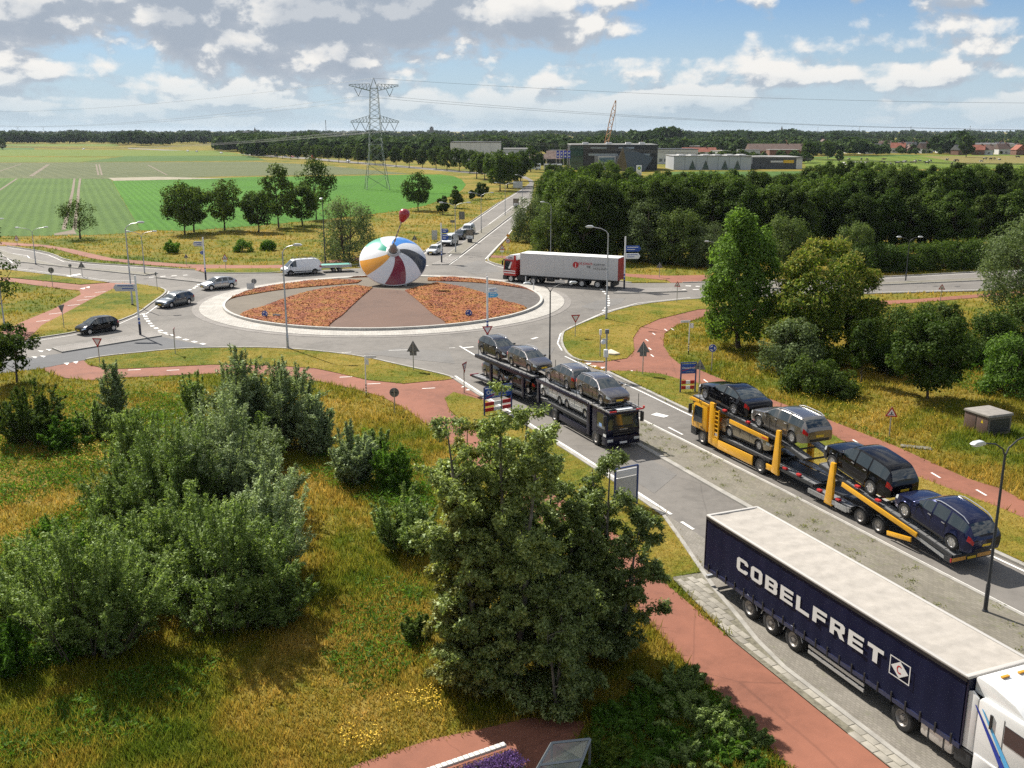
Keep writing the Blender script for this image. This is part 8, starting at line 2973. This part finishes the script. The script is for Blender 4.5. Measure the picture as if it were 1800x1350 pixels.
t, w, h = building('large dark clad showroom with a green glass corner above the wood', 1003, 1155, 516, 255, 30)
MB().ex(-w / 2 - .15, -w / 2 + 6.2, -.2, 6, 1, h - .5).build('glass_corner', mat('green_glass', (.03, .075, .065), .08, 0, .8), t)
for k in range(3):
  MB().ex(-w / 2 - .2, -w / 2 + 6.3, -.3, -.2, 3.5 + 3.2 * k, 3.7 + 3.2 * k).build('glass_transom', BLACK, t)
for x0, x1, z0, z1 in ((2, 10, 10.6, 11.4), (-12, -4, 10.6, 11.4), (-13, 2, 7.2, 8.2), (8, 18, 7.2, 8.2)):
  MB().ex(x0, x1, -.12, 0, z0, z1).build('window', WPALE, t)
MB().ex(-8.2, .6, -1.6, -1.2, 3.2, 7.0).build('screen_frame', FWHITE, t)
MB().ex(-7.6, 0, -1.75, -1.6, 3.9, 6.3).build('screen', mat('screen_picture', (.12, .2, .26), .3, noise=.5, nscale=.5), t)
MB().ex(-10, 12, -1.2, 0, 0, 7.2).build('entrance_block', mat('grey_block', (.24, .24, .24), .6), t)
for x in (-14, -2, 8, 15):
  MB().ex(x - 1.4, x + 1.4, 8, 11, h + .35, h + 1.3).build('roof_unit', FWHITE, t)

t = thing('glass_wedge', 'blue grey slanted glass wedge standing before the dark showroom', 'building', (*GD(1118, 500), 0))
hh = ztop(257, 500)
xa, xb, xc, xd = (GD(u, 500)[0] - GD(1118, 500)[0] for u in (1094, 1147, 1132, 1104))
MB().add([(xa, 0, hh), (xb, 0, ztop(277, 500)), (xc, 0, 0), (xd, 0, 0), (xa + 3, 12, hh * .8), (xb, 12, ztop(277, 500)), (xc, 12, 0), (xd + 3, 12, 0)],
    [(0, 3, 2, 1), (4, 5, 6, 7), (0, 1, 5, 4), (1, 2, 6, 5), (2, 3, 7, 6), (3, 0, 4, 7)]).build('glass_front', mat('wedge_glass', (.075, .10, .15), .25, .2), t)
MB().add([(xa, -.1, hh), (xa - .2, 10, hh * .7), (xd - 6, 10, 0), (xd, -.1, 0)], [(0, 1, 2, 3)]).build('side_fin', mat('fin_brown', (.12, .095, .07), .6), t)

t, w, h = building('pale grey long facade with four dark triangular windows', 1184, 1320, 520, 275, 28, m=LGREY)
for u in (1216.7, 1240, 1273.8, 1295.6):
  x = GD(u, 520)[0] - (GD(1184, 520)[0] + GD(1320, 520)[0]) / 2
  MB().slab([(x - 1.75, .25), (x + 1.75, .25), (x, 4.9)], -.14, 0).build('window', WGLASS, t)
for k in range(1, 7):
  MB().ex(-w / 2 + k * w / 7 - .05, -w / 2 + k * w / 7 + .05, -.06, 0, .2, h - .2).build('panel_seam', DGREY, t)
for k in range(6):
  MB().ex(-w / 2 + 3 + k * 6.2, -w / 2 + 6.5 + k * 6.2, 4, 12, h + .35, h + .9).build('roof_light', FWHITE, t)
t, w, h = building('anthracite retail hall with white and yellow sign on its wall', 1322, 1409, 530, 277, 30, m=DGREY)
MB().ex(-3.5, 3.0, -.15, 0, 3.4, 4.3).build('sign_white', FWHITE, t)
MB().ex(3.2, 8.6, -.15, 0, 3.1, 4.6).build('sign_yellow', mat('sign_yellow', (.7, .45, .02), .5), t)
MB().ex(w / 2 - 3, w / 2 + .1, -.2, 12, .1, h - .3).build('corner_panel', FWHITE, t)
for k in range(1, 6):
  MB().ex(-w / 2 + k * w / 6 - .04, -w / 2 + k * w / 6 + .04, -.05, 0, .2, h - .2).build('panel_seam', BLACK, t)
t, w, h = building('low white hall with black eaves behind the pale facade', 1154, 1226, 610, 263, 25, m=FWHITE, roofm=BLACK)
for k in range(8):
  MB().ex(-w / 2 + 1.5 + k * 3, -w / 2 + 3.4 + k * 3, -.1, 0, 1.5, 3.2).build('window', WGLASS, t)
t, w, h = building('big white warehouse with black roof trim beyond the avenue trees', 792, 880, 640, 250.5, 35, name='warehouse', m=FWHITE, roofm=BLACK)
for k in range(1, 5):
  MB().ex(-w / 2 + k * w / 5 - .05, -w / 2 + k * w / 5 + .05, -.06, 0, .5, h - .2).build('panel_seam', LGREY, t)
MB().ex(w * .28, w / 2, -.1, 0, 1.5, 4.0).build('red_band', RED, t)
t, w, h = building('small grey office with white bands left of the dark showroom', 885, 935, 600, 262, 18, m=LGREY)
for k in range(2):
  MB().ex(-w / 2 + .6, w / 2 - .6, -.1, 0, 1.4 + 2.6 * k, 2.6 + 2.6 * k).build('window', WGLASS, t)
t, w, h = building('pale low workshop beside the white warehouse', 868, 905, 560, 273, 16, m=FWHITE)
MB().ex(-4, -1, -.1, 0, .2, 3.0).build('door', RED, t)
MB().ex(1, 4, -.1, 0, .2, 3.0).build('door', LGREY, t)

def gable(label, u, d, wid, dep, wall_h, ridge_h, wm, rm, name='house', group=None, rz=0.0, wins=2):
  x, y = GD(u, d)
  t = thing(name, label, 'house' if name == 'house' else 'building', (x, y, 0), rz, group)
  a = wid / 2
  MB().ex(-a, a, -dep / 2, dep / 2, 0, wall_h).build('wall', wm, t)
  mb = MB().add([(-a - .3, -dep / 2 - .4, wall_h - .1), (a + .3, -dep / 2 - .4, wall_h - .1), (a + .3, 0, ridge_h), (-a - .3, 0, ridge_h), (-a - .3, dep / 2 + .4, wall_h - .1), (a + .3, dep / 2 + .4, wall_h - .1)],
         [(0, 1, 2, 3), (3, 2, 5, 4), (0, 3, 4), (1, 5, 2), (0, 4, 5, 1)])
  rf = mb.build('roof', rm, t)
  MB().ex(a * .4, a * .4 + .8, -.4, .4, ridge_h - .6, ridge_h + .9).build('chimney', mat('chimney_brick', (.16, .07, .05), .9), rf)
  for k in range(wins):
    MB().ex(-a + (k + .6) * wid / (wins + .4) - .9, -a + (k + .6) * wid / (wins + .4) + .7, -dep / 2 - .08, -dep / 2, 1.0, 2.3).build('window', WGLASS, t)
  return t

TILE_B = mat('roof_tile_brown', (.11, .07, .055), .85, noise=.2, nscale=.5)
TILE_R = mat('roof_tile_red', (.24, .075, .045), .85, noise=.2, nscale=.5)
TILE_G = mat('roof_tile_grey', (.11, .11, .115), .8, noise=.2, nscale=.5)
BRICK = mat('house_brick', (.17, .085, .06), .9, noise=.2, nscale=.5)
gable('brown pyramid roofed showroom left of the blue flags', 945, 590, 9, 12, 3.2, 6.4, CLAD, TILE_B, 'commercial_building', wins=0)
gable('wide brown roofed hall behind the blue flags', 985, 600, 16, 16, 3.6, 8.0, CLAD, TILE_B, 'commercial_building', wins=0)
gable('very long brown roofed hall beyond the pale facade', 1362, 820, 44, 18, 4.0, 9.2, BRICK, TILE_B, 'commercial_building', wins=6)
gable('red roofed low row beyond the low white hall', 1228, 800, 26, 10, 3.4, 6.6, FWHITE, TILE_R, 'commercial_building', wins=4)
gable('long white school like block at the right edge of the village', 1740, 960, 40, 10, 7.0, 8.2, FWHITE, TILE_G, 'commercial_building', wins=8)
rg = random.Random(21)
cols = [('brown', TILE_B), ('red', TILE_R), ('grey', TILE_G)]
protoH = {}
nh = 0
for d, us in ((835, range(1690, 1900, 24)), (900, range(1412, 1700, 27)), (985, range(1400, 1830, 25)), (1080, range(1050, 1820, 36)), (1250, range(1040, 1500, 34))):
  for u in us:
    u2 = u + rg.uniform(-7, 7)
    ci = rg.randrange(3)
    wm = rg.choice([FWHITE, BRICK, BRICK])
    key = (ci, wm.name)
    x, y = GD(u2, d + rg.uniform(-25, 25))
    lab = '%s roofed %s house in the village on the right' % (cols[ci][0], 'white walled' if wm is FWHITE else 'brick')
    grp = '%s roofed %s village houses' % (cols[ci][0], 'white walled' if wm is FWHITE else 'brick')
    rz = rg.choice([0, 0, R(90), R(20), R(-25)])
    if key not in protoH:
      protoH[key] = gable(lab, u2, d, 9.5, 8.5, 4.2, 8.2, wm, cols[ci][1], group=grp, rz=rz)
    else:
      dup(protoH[key], (x, y, 0), rz, lab, grp, (rg.uniform(.8, 1.3), 1, rg.uniform(.8, 1.1)))
    nh += 1

rs = random.Random(17)
for i in range(26):
  u = rs.uniform(1030, 1410) if i < 18 else rs.uniform(850, 1010)
  d = rs.uniform(640, 980)
  wd = rs.uniform(9, 24)
  x, y = GD(u, d)
  t = thing('industrial_shed', 'small pale shed among the roofs of the industrial estate', 'building', (x, y, 0), rs.uniform(-.3, .3), 'sheds of the industrial estate')
  hh = rs.uniform(3.5, 6.5)
  MB().ex(-wd / 2, wd / 2, 0, 12, 0, hh).build('wall', rs.choice([FWHITE, LGREY, BRICK, DGREY]), t)
  MB().ex(-wd / 2 - .2, wd / 2 + .2, -.2, 12.2, hh, hh + .3).build('roof', rs.choice([FWHITE, TILE_G, mat('flat_roof', ())]), t)
  MB().ex(-wd * .3, wd * .3, -.08, 0, 1.2, 2.6).build('window', WGLASS, t)

# flags, totem, coaches, crane, church, tower, mast
for i, u in enumerate((977.5, 984, 990.5, 997)):
  x, y = GD(u, 470)
  h = ztop(264.5, 470)
  t = thing('flag_pole', 'blue banner flag, %s of the four in front of the showroom' % ('leftmost', 'second from the left', 'third from the left', 'rightmost')[i], 'flag', (x, y, 0), 0, 'blue flags by the showroom')
  MB().tube([(0, 0, 0), (0, 0, h)], .07, 6).build('pole', WHITE, t)
  mb = MB()
  vs = []
  for k in range(9):
    dx = .15 * math.sin(k * .9 + i)
    vs += [(.08, dx * .2, h - .1 - k * .42), (1.35, dx, h - .1 - k * .42)]
  mb.add(vs, [(2 * k, 2 * k + 1, 2 * k + 3, 2 * k + 2) for k in range(8)])
  fl = mb.build('banner', mat('flag_blue', (.03, .05, .45), .7), t)
  for q in range(2):
    MB().ex(.45, 1.0, -.22, -.2, h - 1.5 - 1.4 * q, h - .9 - 1.4 * q).build('banner_mark', WHITE, fl)
x, y = GD(1123, 440)
hb = ztop(290.5, 440)
t = thing('petrol_totem', 'white petrol station totem with green and yellow flower emblem above the wood', 'sign', (x, y, 0))
MB().ex(-1.1, 1.1, -.25, .25, 0, hb).build('board', WHITE, t, bevel=.05)
MB().lathe([(.75, 0), (.75, .05)], 16, 0, 'y', (0, -.31, hb - 1.2)).build('emblem', mat('emblem_green', (.04, .30, .06), .5), t)
MB().lathe([(.4, 0), (.4, .05)], 12, 0, 'y', (0, -.37, hb - 1.2)).build('emblem_heart', mat('emblem_yellow', (.75, .65, .05), .5), t)

def coach(u, v, ln, hd, label):
  t = thing('white_coach', label, 'coach', (*G(u, v), 0), hd, 'coaches by the showroom')
  MB().ex(-ln / 2, ln / 2, -1.25, 1.25, .4, 3.3).build('body', P_WHITE, t, bevel=.15)
  for s in (1, -1):
    MB().ex(-ln / 2 + .5, ln / 2 - .4, s * 1.25, s * 1.27, 1.7, 2.8).build('window', GLASS, t)
    for x in (-ln * .28, ln * .32):
      wheel(t, x, s * 1.1, .5, .3, s, 'grey')
  MB().ex(ln / 2, ln / 2 + .02, -1.1, 1.1, 1.2, 2.9).build('windscreen', GLASS, t)

coach(931, 299, 11, R(8), 'white coach parked beside the tree at the far bend')
coach(972, 300, 9, R(172), 'white coach parked nearer the dark showroom')

t = thing('lattice_crane', 'pale orange lattice crane boom leaning right above the showroom', 'crane', (*GD(1061, 690), 0))
bx = GD(1061, 690)[0]
b0 = Vector((0, 0, 3.0))
b1 = Vector((GD(1079.5, 690)[0] - bx, 0, ztop(178, 690)))
mb = MB()
n = 16
for sx, sy in ((-1, -1), (1, -1), (1, 1), (-1, 1)):
  pts = []
  for k in range(n + 1):
    f = k / n
    w_ = 1.25 * min(1, f * 6 + .3) * min(1, (1 - f) * 5 + .25)
    pts.append(b0.lerp(b1, f) + Vector((sx * w_, sy * w_, 0)))
  mb.tube(pts, .17, 4)
  if sx * sy > 0:
    pass
for k in range(n):
  f0, f1 = k / n, (k + 1) / n
  w0_ = 1.25 * min(1, f0 * 6 + .3) * min(1, (1 - f0) * 5 + .25)
  w1_ = 1.25 * min(1, f1 * 6 + .3) * min(1, (1 - f1) * 5 + .25)
  s = 1 if k % 2 else -1
  for sy in (-1, 1):
    mb.tube([b0.lerp(b1, f0) + Vector((s * w0_, sy * w0_, 0)), b0.lerp(b1, f1) + Vector((-s * w1_, sy * w1_, 0))], .11, 4)
mb.build('boom', mat('crane_cream', (.50, .27, .12), .6), t)
mb = MB().tube([b1, b1 + Vector((.4, 0, -22))], .05, 4)
mb.build('hoist_rope', WIRE, t)
MB().box(b1 + Vector((.4, 0, -22.5)), (.7, .5, 1.5)).build('hook_block', BLACK, t, bevel=.1)
MB().ex(-3, 3, -1.6, 1.6, 1.0, 3.4).ex(-3.5, 3.5, -2.2, 2.2, 0, 1.0).build('carriage', mat('crane_orange', (.45, .2, .06), .6), t, bevel=.1)
MB().box(b1, (.9, .9, 1.1)).build('boom_head', mat('crane_orange', ()), t, bevel=.1)

def church(u, d, vt, label):
  x, y = GD(u, d)
  h = ztop(vt, d)
  k = d / 2500
  t = thing('church', label, 'church', (x, y, 0))
  MB().ex(-2.6 * k, 2.6 * k, -2.6 * k, 2.6 * k, 0, h * .62).build('tower', BRICK, t)
  MB().add([(-2.8 * k, -2.8 * k, h * .62), (2.8 * k, -2.8 * k, h * .62), (2.8 * k, 2.8 * k, h * .62), (-2.8 * k, 2.8 * k, h * .62), (0, 0, h)], [(0, 1, 4), (1, 2, 4), (2, 3, 4), (3, 0, 4)]).build('spire', TILE_G, t)
  MB().ex(-30 * k, -2.6 * k, -4, 4, 0, h * .45).build('nave', BRICK, t)
  MB().add([(-30 * k, -4.5, h * .45), (-2.6 * k, -4.5, h * .45), (-2.6 * k, 0, h * .62), (-30 * k, 0, h * .62), (-30 * k, 4.5, h * .45), (-2.6 * k, 4.5, h * .45)], [(0, 1, 2, 3), (3, 2, 5, 4), (0, 3, 4), (1, 5, 2)]).build('roof', TILE_G, t)

church(1373, 2200, 220.5, 'distant church with pointed spire on the right part of the horizon')
church(449, 2600, 223, 'distant church with pointed spire on the left part of the horizon')
x, y = GD(759, 2600)
t = thing('tower_block', 'single distant tower block on the horizon right of the pylon', 'building', (x, y, 0))
hz_ = ztop(224, 2600)
MB().ex(-4.6, 4.6, -4, 4, 0, hz_).build('wall', mat('tower_grey', (.13, .12, .13), .7), t)
MB().ex(-2.5, 2.5, -2, 2, hz_, hz_ + 2.4).build('roof', mat('tower_grey', ()), t)
for k in range(6):
  MB().ex(-4, 4, -4.1, -4, 3 + k * 4, 4.6 + k * 4).build('window', WGLASS, t)
x, y = GD(574, 1500)
t = thing('radio_mast', 'slim distant radio mast left of the pylon', 'mast', (x, y, 0))
hm_ = ztop(211, 1500)
mb = MB()
for a in range(3):
  c, s = math.cos(a * 2.094), math.sin(a * 2.094)
  mb.tube([(c * 1.2, s * 1.2, 0), (c * .35, s * .35, hm_)], .14, 4)
for k in range(14):
  f0, f1 = k / 14, (k + 1) / 14
  r0, r1 = 1.2 - .85 * f0, 1.2 - .85 * f1
  a = (k % 3) * 2.094
  mb.tube([(math.cos(a) * r0, math.sin(a) * r0, f0 * hm_), (math.cos(a + 2.094) * r1, math.sin(a + 2.094) * r1, f1 * hm_)], .09, 4)
mb.build('lattice', PYL, t)
MB().lathe([(.5, hm_ - 3), (.5, hm_ - .4)], 8).build('antenna', PYL, t)
for i, (u, d) in enumerate(((1437, 5200), (1510, 4700), (1600, 4200), (1704, 3700), (32, 5200), (77, 5600))):
  q = dup(pt, (*GD(u, d), 0), R(60), 'tiny distant lattice pylon on the horizon, %s' % ('first of four right of the church', 'second of four right of the church', 'third of four right of the church', 'nearest of four at the right', 'leftmost above the left wood', 'second above the left wood')[i], 'distant pylons')

# ------------------------------------------------------------------ far woods, one mass of crowns
def far_wood(name, label, specs, seed, quads):
  rng = np.random.default_rng(seed)
  Ps, Ns, Ss = [], [], []
  for (u0, u1, d0, d1, n, h0, h1) in specs:
    u = rng.uniform(u0, u1, n)
    d = d0 * (d1 / d0) ** rng.uniform(0, 1, n)
    x = (u - 900) / F_PX * (d * _cp + CAM_H * _sp)
    h = rng.uniform(h0, h1, n) * (1 + .12 * np.sin(u * .06))
    r = h * rng.uniform(.32, .5, n)
    m = n * quads
    dr = rng.normal(size=(m, 3))
    dr /= np.linalg.norm(dr, axis=1, keepdims=True)
    dr[:, 2] = np.where(dr[:, 2] < -.55, -dr[:, 2], dr[:, 2])
    ii = np.repeat(np.arange(n), quads)
    lump = 1 + .22 * np.sin(dr[:, 0] * 5 + ii) * np.sin(dr[:, 1] * 5 + 2 * ii)
    P = np.c_[x[ii] + dr[:, 0] * r[ii] * lump, d[ii] + dr[:, 1] * r[ii] * lump, h[ii] * .55 + dr[:, 2] * h[ii] * .45 * lump]
    P[:, 2] = np.maximum(P[:, 2], .3)
    Ps.append(P)
    Ns.append(dr + rng.normal(size=(m, 3)) * .45 + np.array([0, 0, .3]))
    Ss.append(r[ii] * rng.uniform(.45, .85, m))
  V, Fc = leaf_quads(np.concatenate(Ps), np.concatenate(Ns), np.concatenate(Ss) * 1.2, .8, rng, None, True)
  o = link(name, fast_mesh(name, V, Fc, L_FAR))
  tag(o, label, 'wood', kind='stuff')

far_wood('far_wood', 'continuous dark wood along the horizon', [(-250, 470, 1500, 1560, 260, 10, 14), (-250, 470, 1560, 2600, 420, 11, 15), (-250, 2050, 2600, 3400, 700, 12, 17), (-300, 2100, 3400, 6000, 900, 13, 18),
                               (200, 300, 1330, 1480, 46, 10, 16), (1105, 1190, 1150, 1300, 60, 15, 20), (1300, 1400, 1500, 1900, 70, 13, 18), (1190, 1480, 1350, 2400, 300, 11, 16), (1640, 1690, 860, 930, 20, 13, 17), (1380, 2050, 1500, 2600, 330, 9, 14), (800, 1250, 1500, 2600, 260, 9, 14), (-250, 800, 2300, 2700, 160, 11, 15)], 31, 52)
far_wood('middle_wood', 'green wood behind the motorway tree row', [(380, 560, 960, 1500, 260, 10, 14), (430, 700, 760, 1500, 420, 9, 13), (600, 800, 690, 1500, 420, 9, 13), (700, 1060, 760, 1500, 330, 9, 13), (1040, 1420, 860, 1500, 260, 7, 12), (1400, 2000, 1040, 1500, 260, 6, 10), (1400, 2000, 880, 1000, 60, 4, 7), (1410, 1560, 800, 870, 40, 7, 12), (1560, 1900, 840, 870, 40, 3, 5), (1180, 1420, 620, 640, 30, 4, 7)], 32, 76)
(V, Fc), mb = clump_tree(700, 9, 1.2, 3.0, 'oval', 34, 1500, .7, .8, .32, .9, 0, 1, .15, 6, .4)
ft_me = (fast_mesh('crown', V, Fc, L_OAK), mb.mesh('trunk', BARK, 60))
for i, (u, d, s, lab) in enumerate(((1475, 640, .9, 'single small round tree standing in the cow pasture'), (1268, 560, 1.0, 'rounded tree in the middle of three behind the pale facade'), (1300, 575, 1.1, 'tallest of three trees behind the pale facade'), (1322, 570, .9, 'right one of three trees behind the pale facade'),
                (1420, 640, 1.5, 'tall tree at the left end of the cow pasture'), (1455, 700, 1.5, 'second tall tree at the left end of the cow pasture'), (1698, 760, 1.9, 'biggest dark tree beyond the cow pasture'), (5, 1050, 1.3, 'round tree standing alone in the fields at the left edge'))):
  t = thing('field_tree', lab, 'tree', (*GD(u, d), 0), i, 'single trees far away')
  t.scale = (s, s, s)
  link('crown', ft_me[0], t)
  link('trunk', ft_me[1], t)

# ------------------------------------------------------------------ cows
def cow_mesh(lying):
  me = bpy.data.meshes.new('cow')
  z = .55 if lying else 1.15
  sk = [(0, 0, z, .42), (.45, 0, z + .03, .40), (.85, 0, z + .02, .33), (-.5, 0, z + .02, .42), (-.9, 0, z + .04, .34),            # 0-4 trunk
     (1.15, 0, z + .18, .20), (1.42, 0, z + .28, .15), (1.62, 0, z + .18, .13), (1.85, 0, z + .02, .09)]                          # 5-8 neck, head, muzzle
  ed = [(0, 1), (1, 2), (0, 3), (3, 4), (2, 5), (5, 6), (6, 7), (7, 8)]
  if lying:
    legs = [(2, .75, .33, .30, 1.15, .30, .14), (2, .75, -.33, .30, 1.15, -.30, .14), (4, -.75, .36, .3, -.25, .46, .14), (4, -.75, -.36, .3, -.25, -.46, .14)]
    for p, x, y, zz, x2, y2, z2 in legs:
      n = len(sk)
      sk += [(x, y, zz, .13), (x2, y2, z2, .08)]
      ed += [(p, n), (n, n + 1)]
  else:
    for p, x, sgn, kx in ((2, .72, 1, .02), (2, .78, -1, .06), (4, -.80, 1, -.10), (4, -.72, -1, -.08)):
      n = len(sk)
      sk += [(x, sgn * .24, .95, .17), (x + kx, sgn * .25, .52, .085), (x + kx * .4, sgn * .25, .05, .07)]
      ed += [(p, n), (n, n + 1), (n + 1, n + 2)]
  n = len(sk)
  sk += [(-1.18, 0, z + .05, .06), (-1.25, 0, z - .5, .03), (1.42, .22, z + .36, .05), (1.42, -.22, z + .36, .05)]
  ed += [(4, n), (n, n + 1), (6, n + 2), (6, n + 3)]
  me.from_pydata([s[:3] for s in sk], ed, [])
  o = bpy.data.objects.new('tmp', me)
  COL.objects.link(o)
  o.modifiers.new('skin', 'SKIN')
  for i, s in enumerate(sk):
    o.data.skin_vertices[0].data[i].radius = (s[3], s[3])
  o.data.skin_vertices[0].data[0].use_root = True
  sm = o.modifiers.new('sub', 'SUBSURF')
  sm.levels = sm.render_levels = 1
  dg = bpy.context.evaluated_depsgraph_get()
  out = bpy.data.meshes.new_from_object(o.evaluated_get(dg))
  bpy.data.objects.remove(o)
  out.name = 'cow'
  return out

def hide_mat(name, ink, patch):
  m = bpy.data.materials.new(name)
  m.use_nodes = True
  t = NT(m.node_tree)
  b = m.node_tree.nodes['Principled BSDF']
  b.inputs['Roughness'].default_value = .8
  oc = t.node('ShaderNodeTexCoord').outputs['Object']
  oi = t.node('ShaderNodeObjectInfo').outputs['Random']
  f = t.noise(t.vmath('ADD', oc, t.vmath('SCALE', (17, 31, 7), scale=oi)), 1.3, 1, .4)
  t.put(b.inputs['Base Color'], t.ramp(f, [(patch - .01, ink), (patch + .01, (.62, .60, .56))]))
  return m

cows = []
for ly in (False, True):
  for nm, ink, pa in (('black_pied', (.012, .011, .011), .52), ('mostly_black', (.012, .011, .011), .62), ('brown', (.09, .04, .02), .60)):
    me = cow_mesh(ly)
    me.materials.clear()
    me.materials.append(hide_mat('hide_' + nm, ink, pa))
    me.polygons.foreach_set('use_smooth', [True] * len(me.polygons))
    cows.append((ly, nm, me))
rg = random.Random(4)
for i, (u, v) in enumerate(((1484, 290.5), (1489, 292), (1495, 293.5), (1503, 289.5), (1509, 288.5), (1513, 289), (1519, 290.5), (1521, 289.6), (1526, 289), (1531, 289.5), (1492, 282.5), (1514, 282.4), (1524, 283.2), (1553, 281.2), (1548, 287.5), (1554, 288.6), (1566, 289.5), (1577, 289.8), (1583, 289), (1590, 285), (1588, 288.6), (1601, 286.5), (1607, 288), (1610, 283), (1617, 283.8), (1629, 289), (1635, 286), (1664, 283.5), (1678, 284.6), (1682, 285), (1673, 290.6), (1731, 281.5), (1741, 282), (1748, 281.6), (1757, 281.8), (1789, 278.4), (1725, 284.8), (1560, 291))):
  ly, nm, me = cows[rg.randrange(6)] if i % 5 else cows[rg.choice([0, 1])]
  c = link('cow', me)
  c.location = (*G(u, v), .05)
  c.rotation_euler = (0, 0, rg.uniform(0, 6.28))
  c.scale = (1.15,) * 3
  col_ = {'black_pied': 'black and white', 'mostly_black': 'mostly black', 'brown': 'brown and white'}[nm]
  tag(c, '%s cow %s in the distant pasture' % (col_, 'lying' if ly else 'standing'), 'cow', '%s cows %s in the pasture' % (col_, 'lying' if ly else 'standing'))

# ------------------------------------------------------------------ distant traffic and parked cars
def far_car_mesh(pm):
  parts, fb, fr, fw, xs = car_meshes('compact')
  mb = MB()
  for nm, p in parts.items():
    b = nm.rstrip('+-')
    mb.add(p.v, p.f, 1 if 'window' in b or b == 'windscreen' else 0)
  for x in (-1.28, 1.28):
    for s in (1, -1):
      mb.lathe([(.31, -.1), (.31, .1)], 10, 2, 'y', (x, s * .74, .31))
  return mb.mesh('parked_car', [pm, GLASS, RUBBER], 35)

FC = {n: far_car_mesh(p) for n, p in (('white', P_WHITE), ('silver', P_SILVER), ('dark', P_DGREY), ('red', paint('red', (.35, .02, .02), .2, .3)))}
rg = random.Random(6)
for i in range(46):
  u = rg.uniform(1255, 1415) if i < 30 else rg.uniform(1560, 1690)
  v = rg.uniform(262.5, 268.5) if i < 30 else rg.uniform(266, 269)
  cn = rg.choice(['white', 'white', 'silver', 'dark', 'red'])
  c = link('parked_car', FC[cn])
  c.location = (*G(u, v), 0)
  c.rotation_euler = (0, 0, rg.choice([0, R(90), R(15)]) + rg.uniform(-.1, .1))
  wh = 'car park beyond the pale facade' if i < 30 else 'row at the village edge'
  tag(c, '%s car parked far off in the %s' % (cn, wh), 'car', '%s cars parked in the %s' % (cn, wh))
for i, (u, v, cn) in enumerate(((485, 275.2, 'dark'), (502, 276, 'white'), (514, 277, 'red'), (523, 277.8, 'white'), (612, 284.6, 'white'), (147, 263, 'white'), (389, 270, 'white'), (346, 267.5, 'silver'), (330, 266.5, 'white'))):
  c = link('moving_car', FC[cn])
  c.location = (*G(u, v), .03)
  a = G(u - 10, v - .75)
  b = G(u + 10, v + .75)
  c.rotation_euler = (0, 0, math.atan2(b[1] - a[1], b[0] - a[0]))
  tag(c, ('dark car nearest behind the lorry on the motorway', 'first white car right of the dark one on the motorway', 'red car among the motorway traffic', 'white car next to the red one on the motorway', 'white car alone on the motorway just left of the pylon', 'white car crossing the far fields on the left', 'white car on the motorway far left of the lorry', 'silver car on the distant end of the motorway', 'white car farthest away on the motorway')[i], 'car', 'motorway traffic')

def far_lorry(u, v, cm, label):
  a, b = G(u - 10, v - .75), G(u + 10, v + .75)
  t = thing('motorway_lorry', label, 'lorry', (*G(u, v), .03), math.atan2(b[1] - a[1], b[0] - a[0]), 'motorway traffic')
  MB().ex(-4.5, 3.2, -1.25, 1.25, 1.0, 3.9).build('cargo_box', WHITE, t, bevel=.03)
  MB().ex(3.4, 5.4, -1.2, 1.2, .5, 3.0).build('cab_body', cm, t, bevel=.1)
  MB().ex(5.4, 5.43, -1.1, 1.1, 1.6, 2.7).build('windscreen', GLASS, t)
  MB().ex(-4.3, 4.8, -.5, .5, .6, 1.0).build('chassis', DKSTEEL, t)
  for x in (-3.2, -2.0, 4.4):
    for s in (1, -1):
      wheel(t, x, s * 1.05, .48, .3, s, 'grey')

far_lorry(456, 273.2, WHITE, 'white lorry on the motorway at the left end of the tree row')
far_lorry(548, 280.0, RED, 'red cabbed lorry on the motorway left of the pylon')

hz = MB().ex(-17000, 17000, -17000, 17000, -1.0, 46.0).build('haze', None)
hz.data.materials.clear()
hm_ = bpy.data.materials.new('haze_air')
hm_.use_nodes = True
hm_.node_tree.nodes.clear()
_o = hm_.node_tree.nodes.new('ShaderNodeOutputMaterial')
_v = hm_.node_tree.nodes.new('ShaderNodeVolumePrincipled')
_v.inputs['Color'].default_value = (.72, .82, .95, 1)
_v.inputs['Density'].default_value = 0.000032
_v.inputs['Anisotropy'].default_value = 0.2
hm_.node_tree.links.new(_v.outputs[0], _o.inputs['Volume'])
hz.data.materials.append(hm_)
hz['kind'] = 'stuff'
hz['label'] = 'thin pale summer haze over the land'
hz['category'] = 'haze'
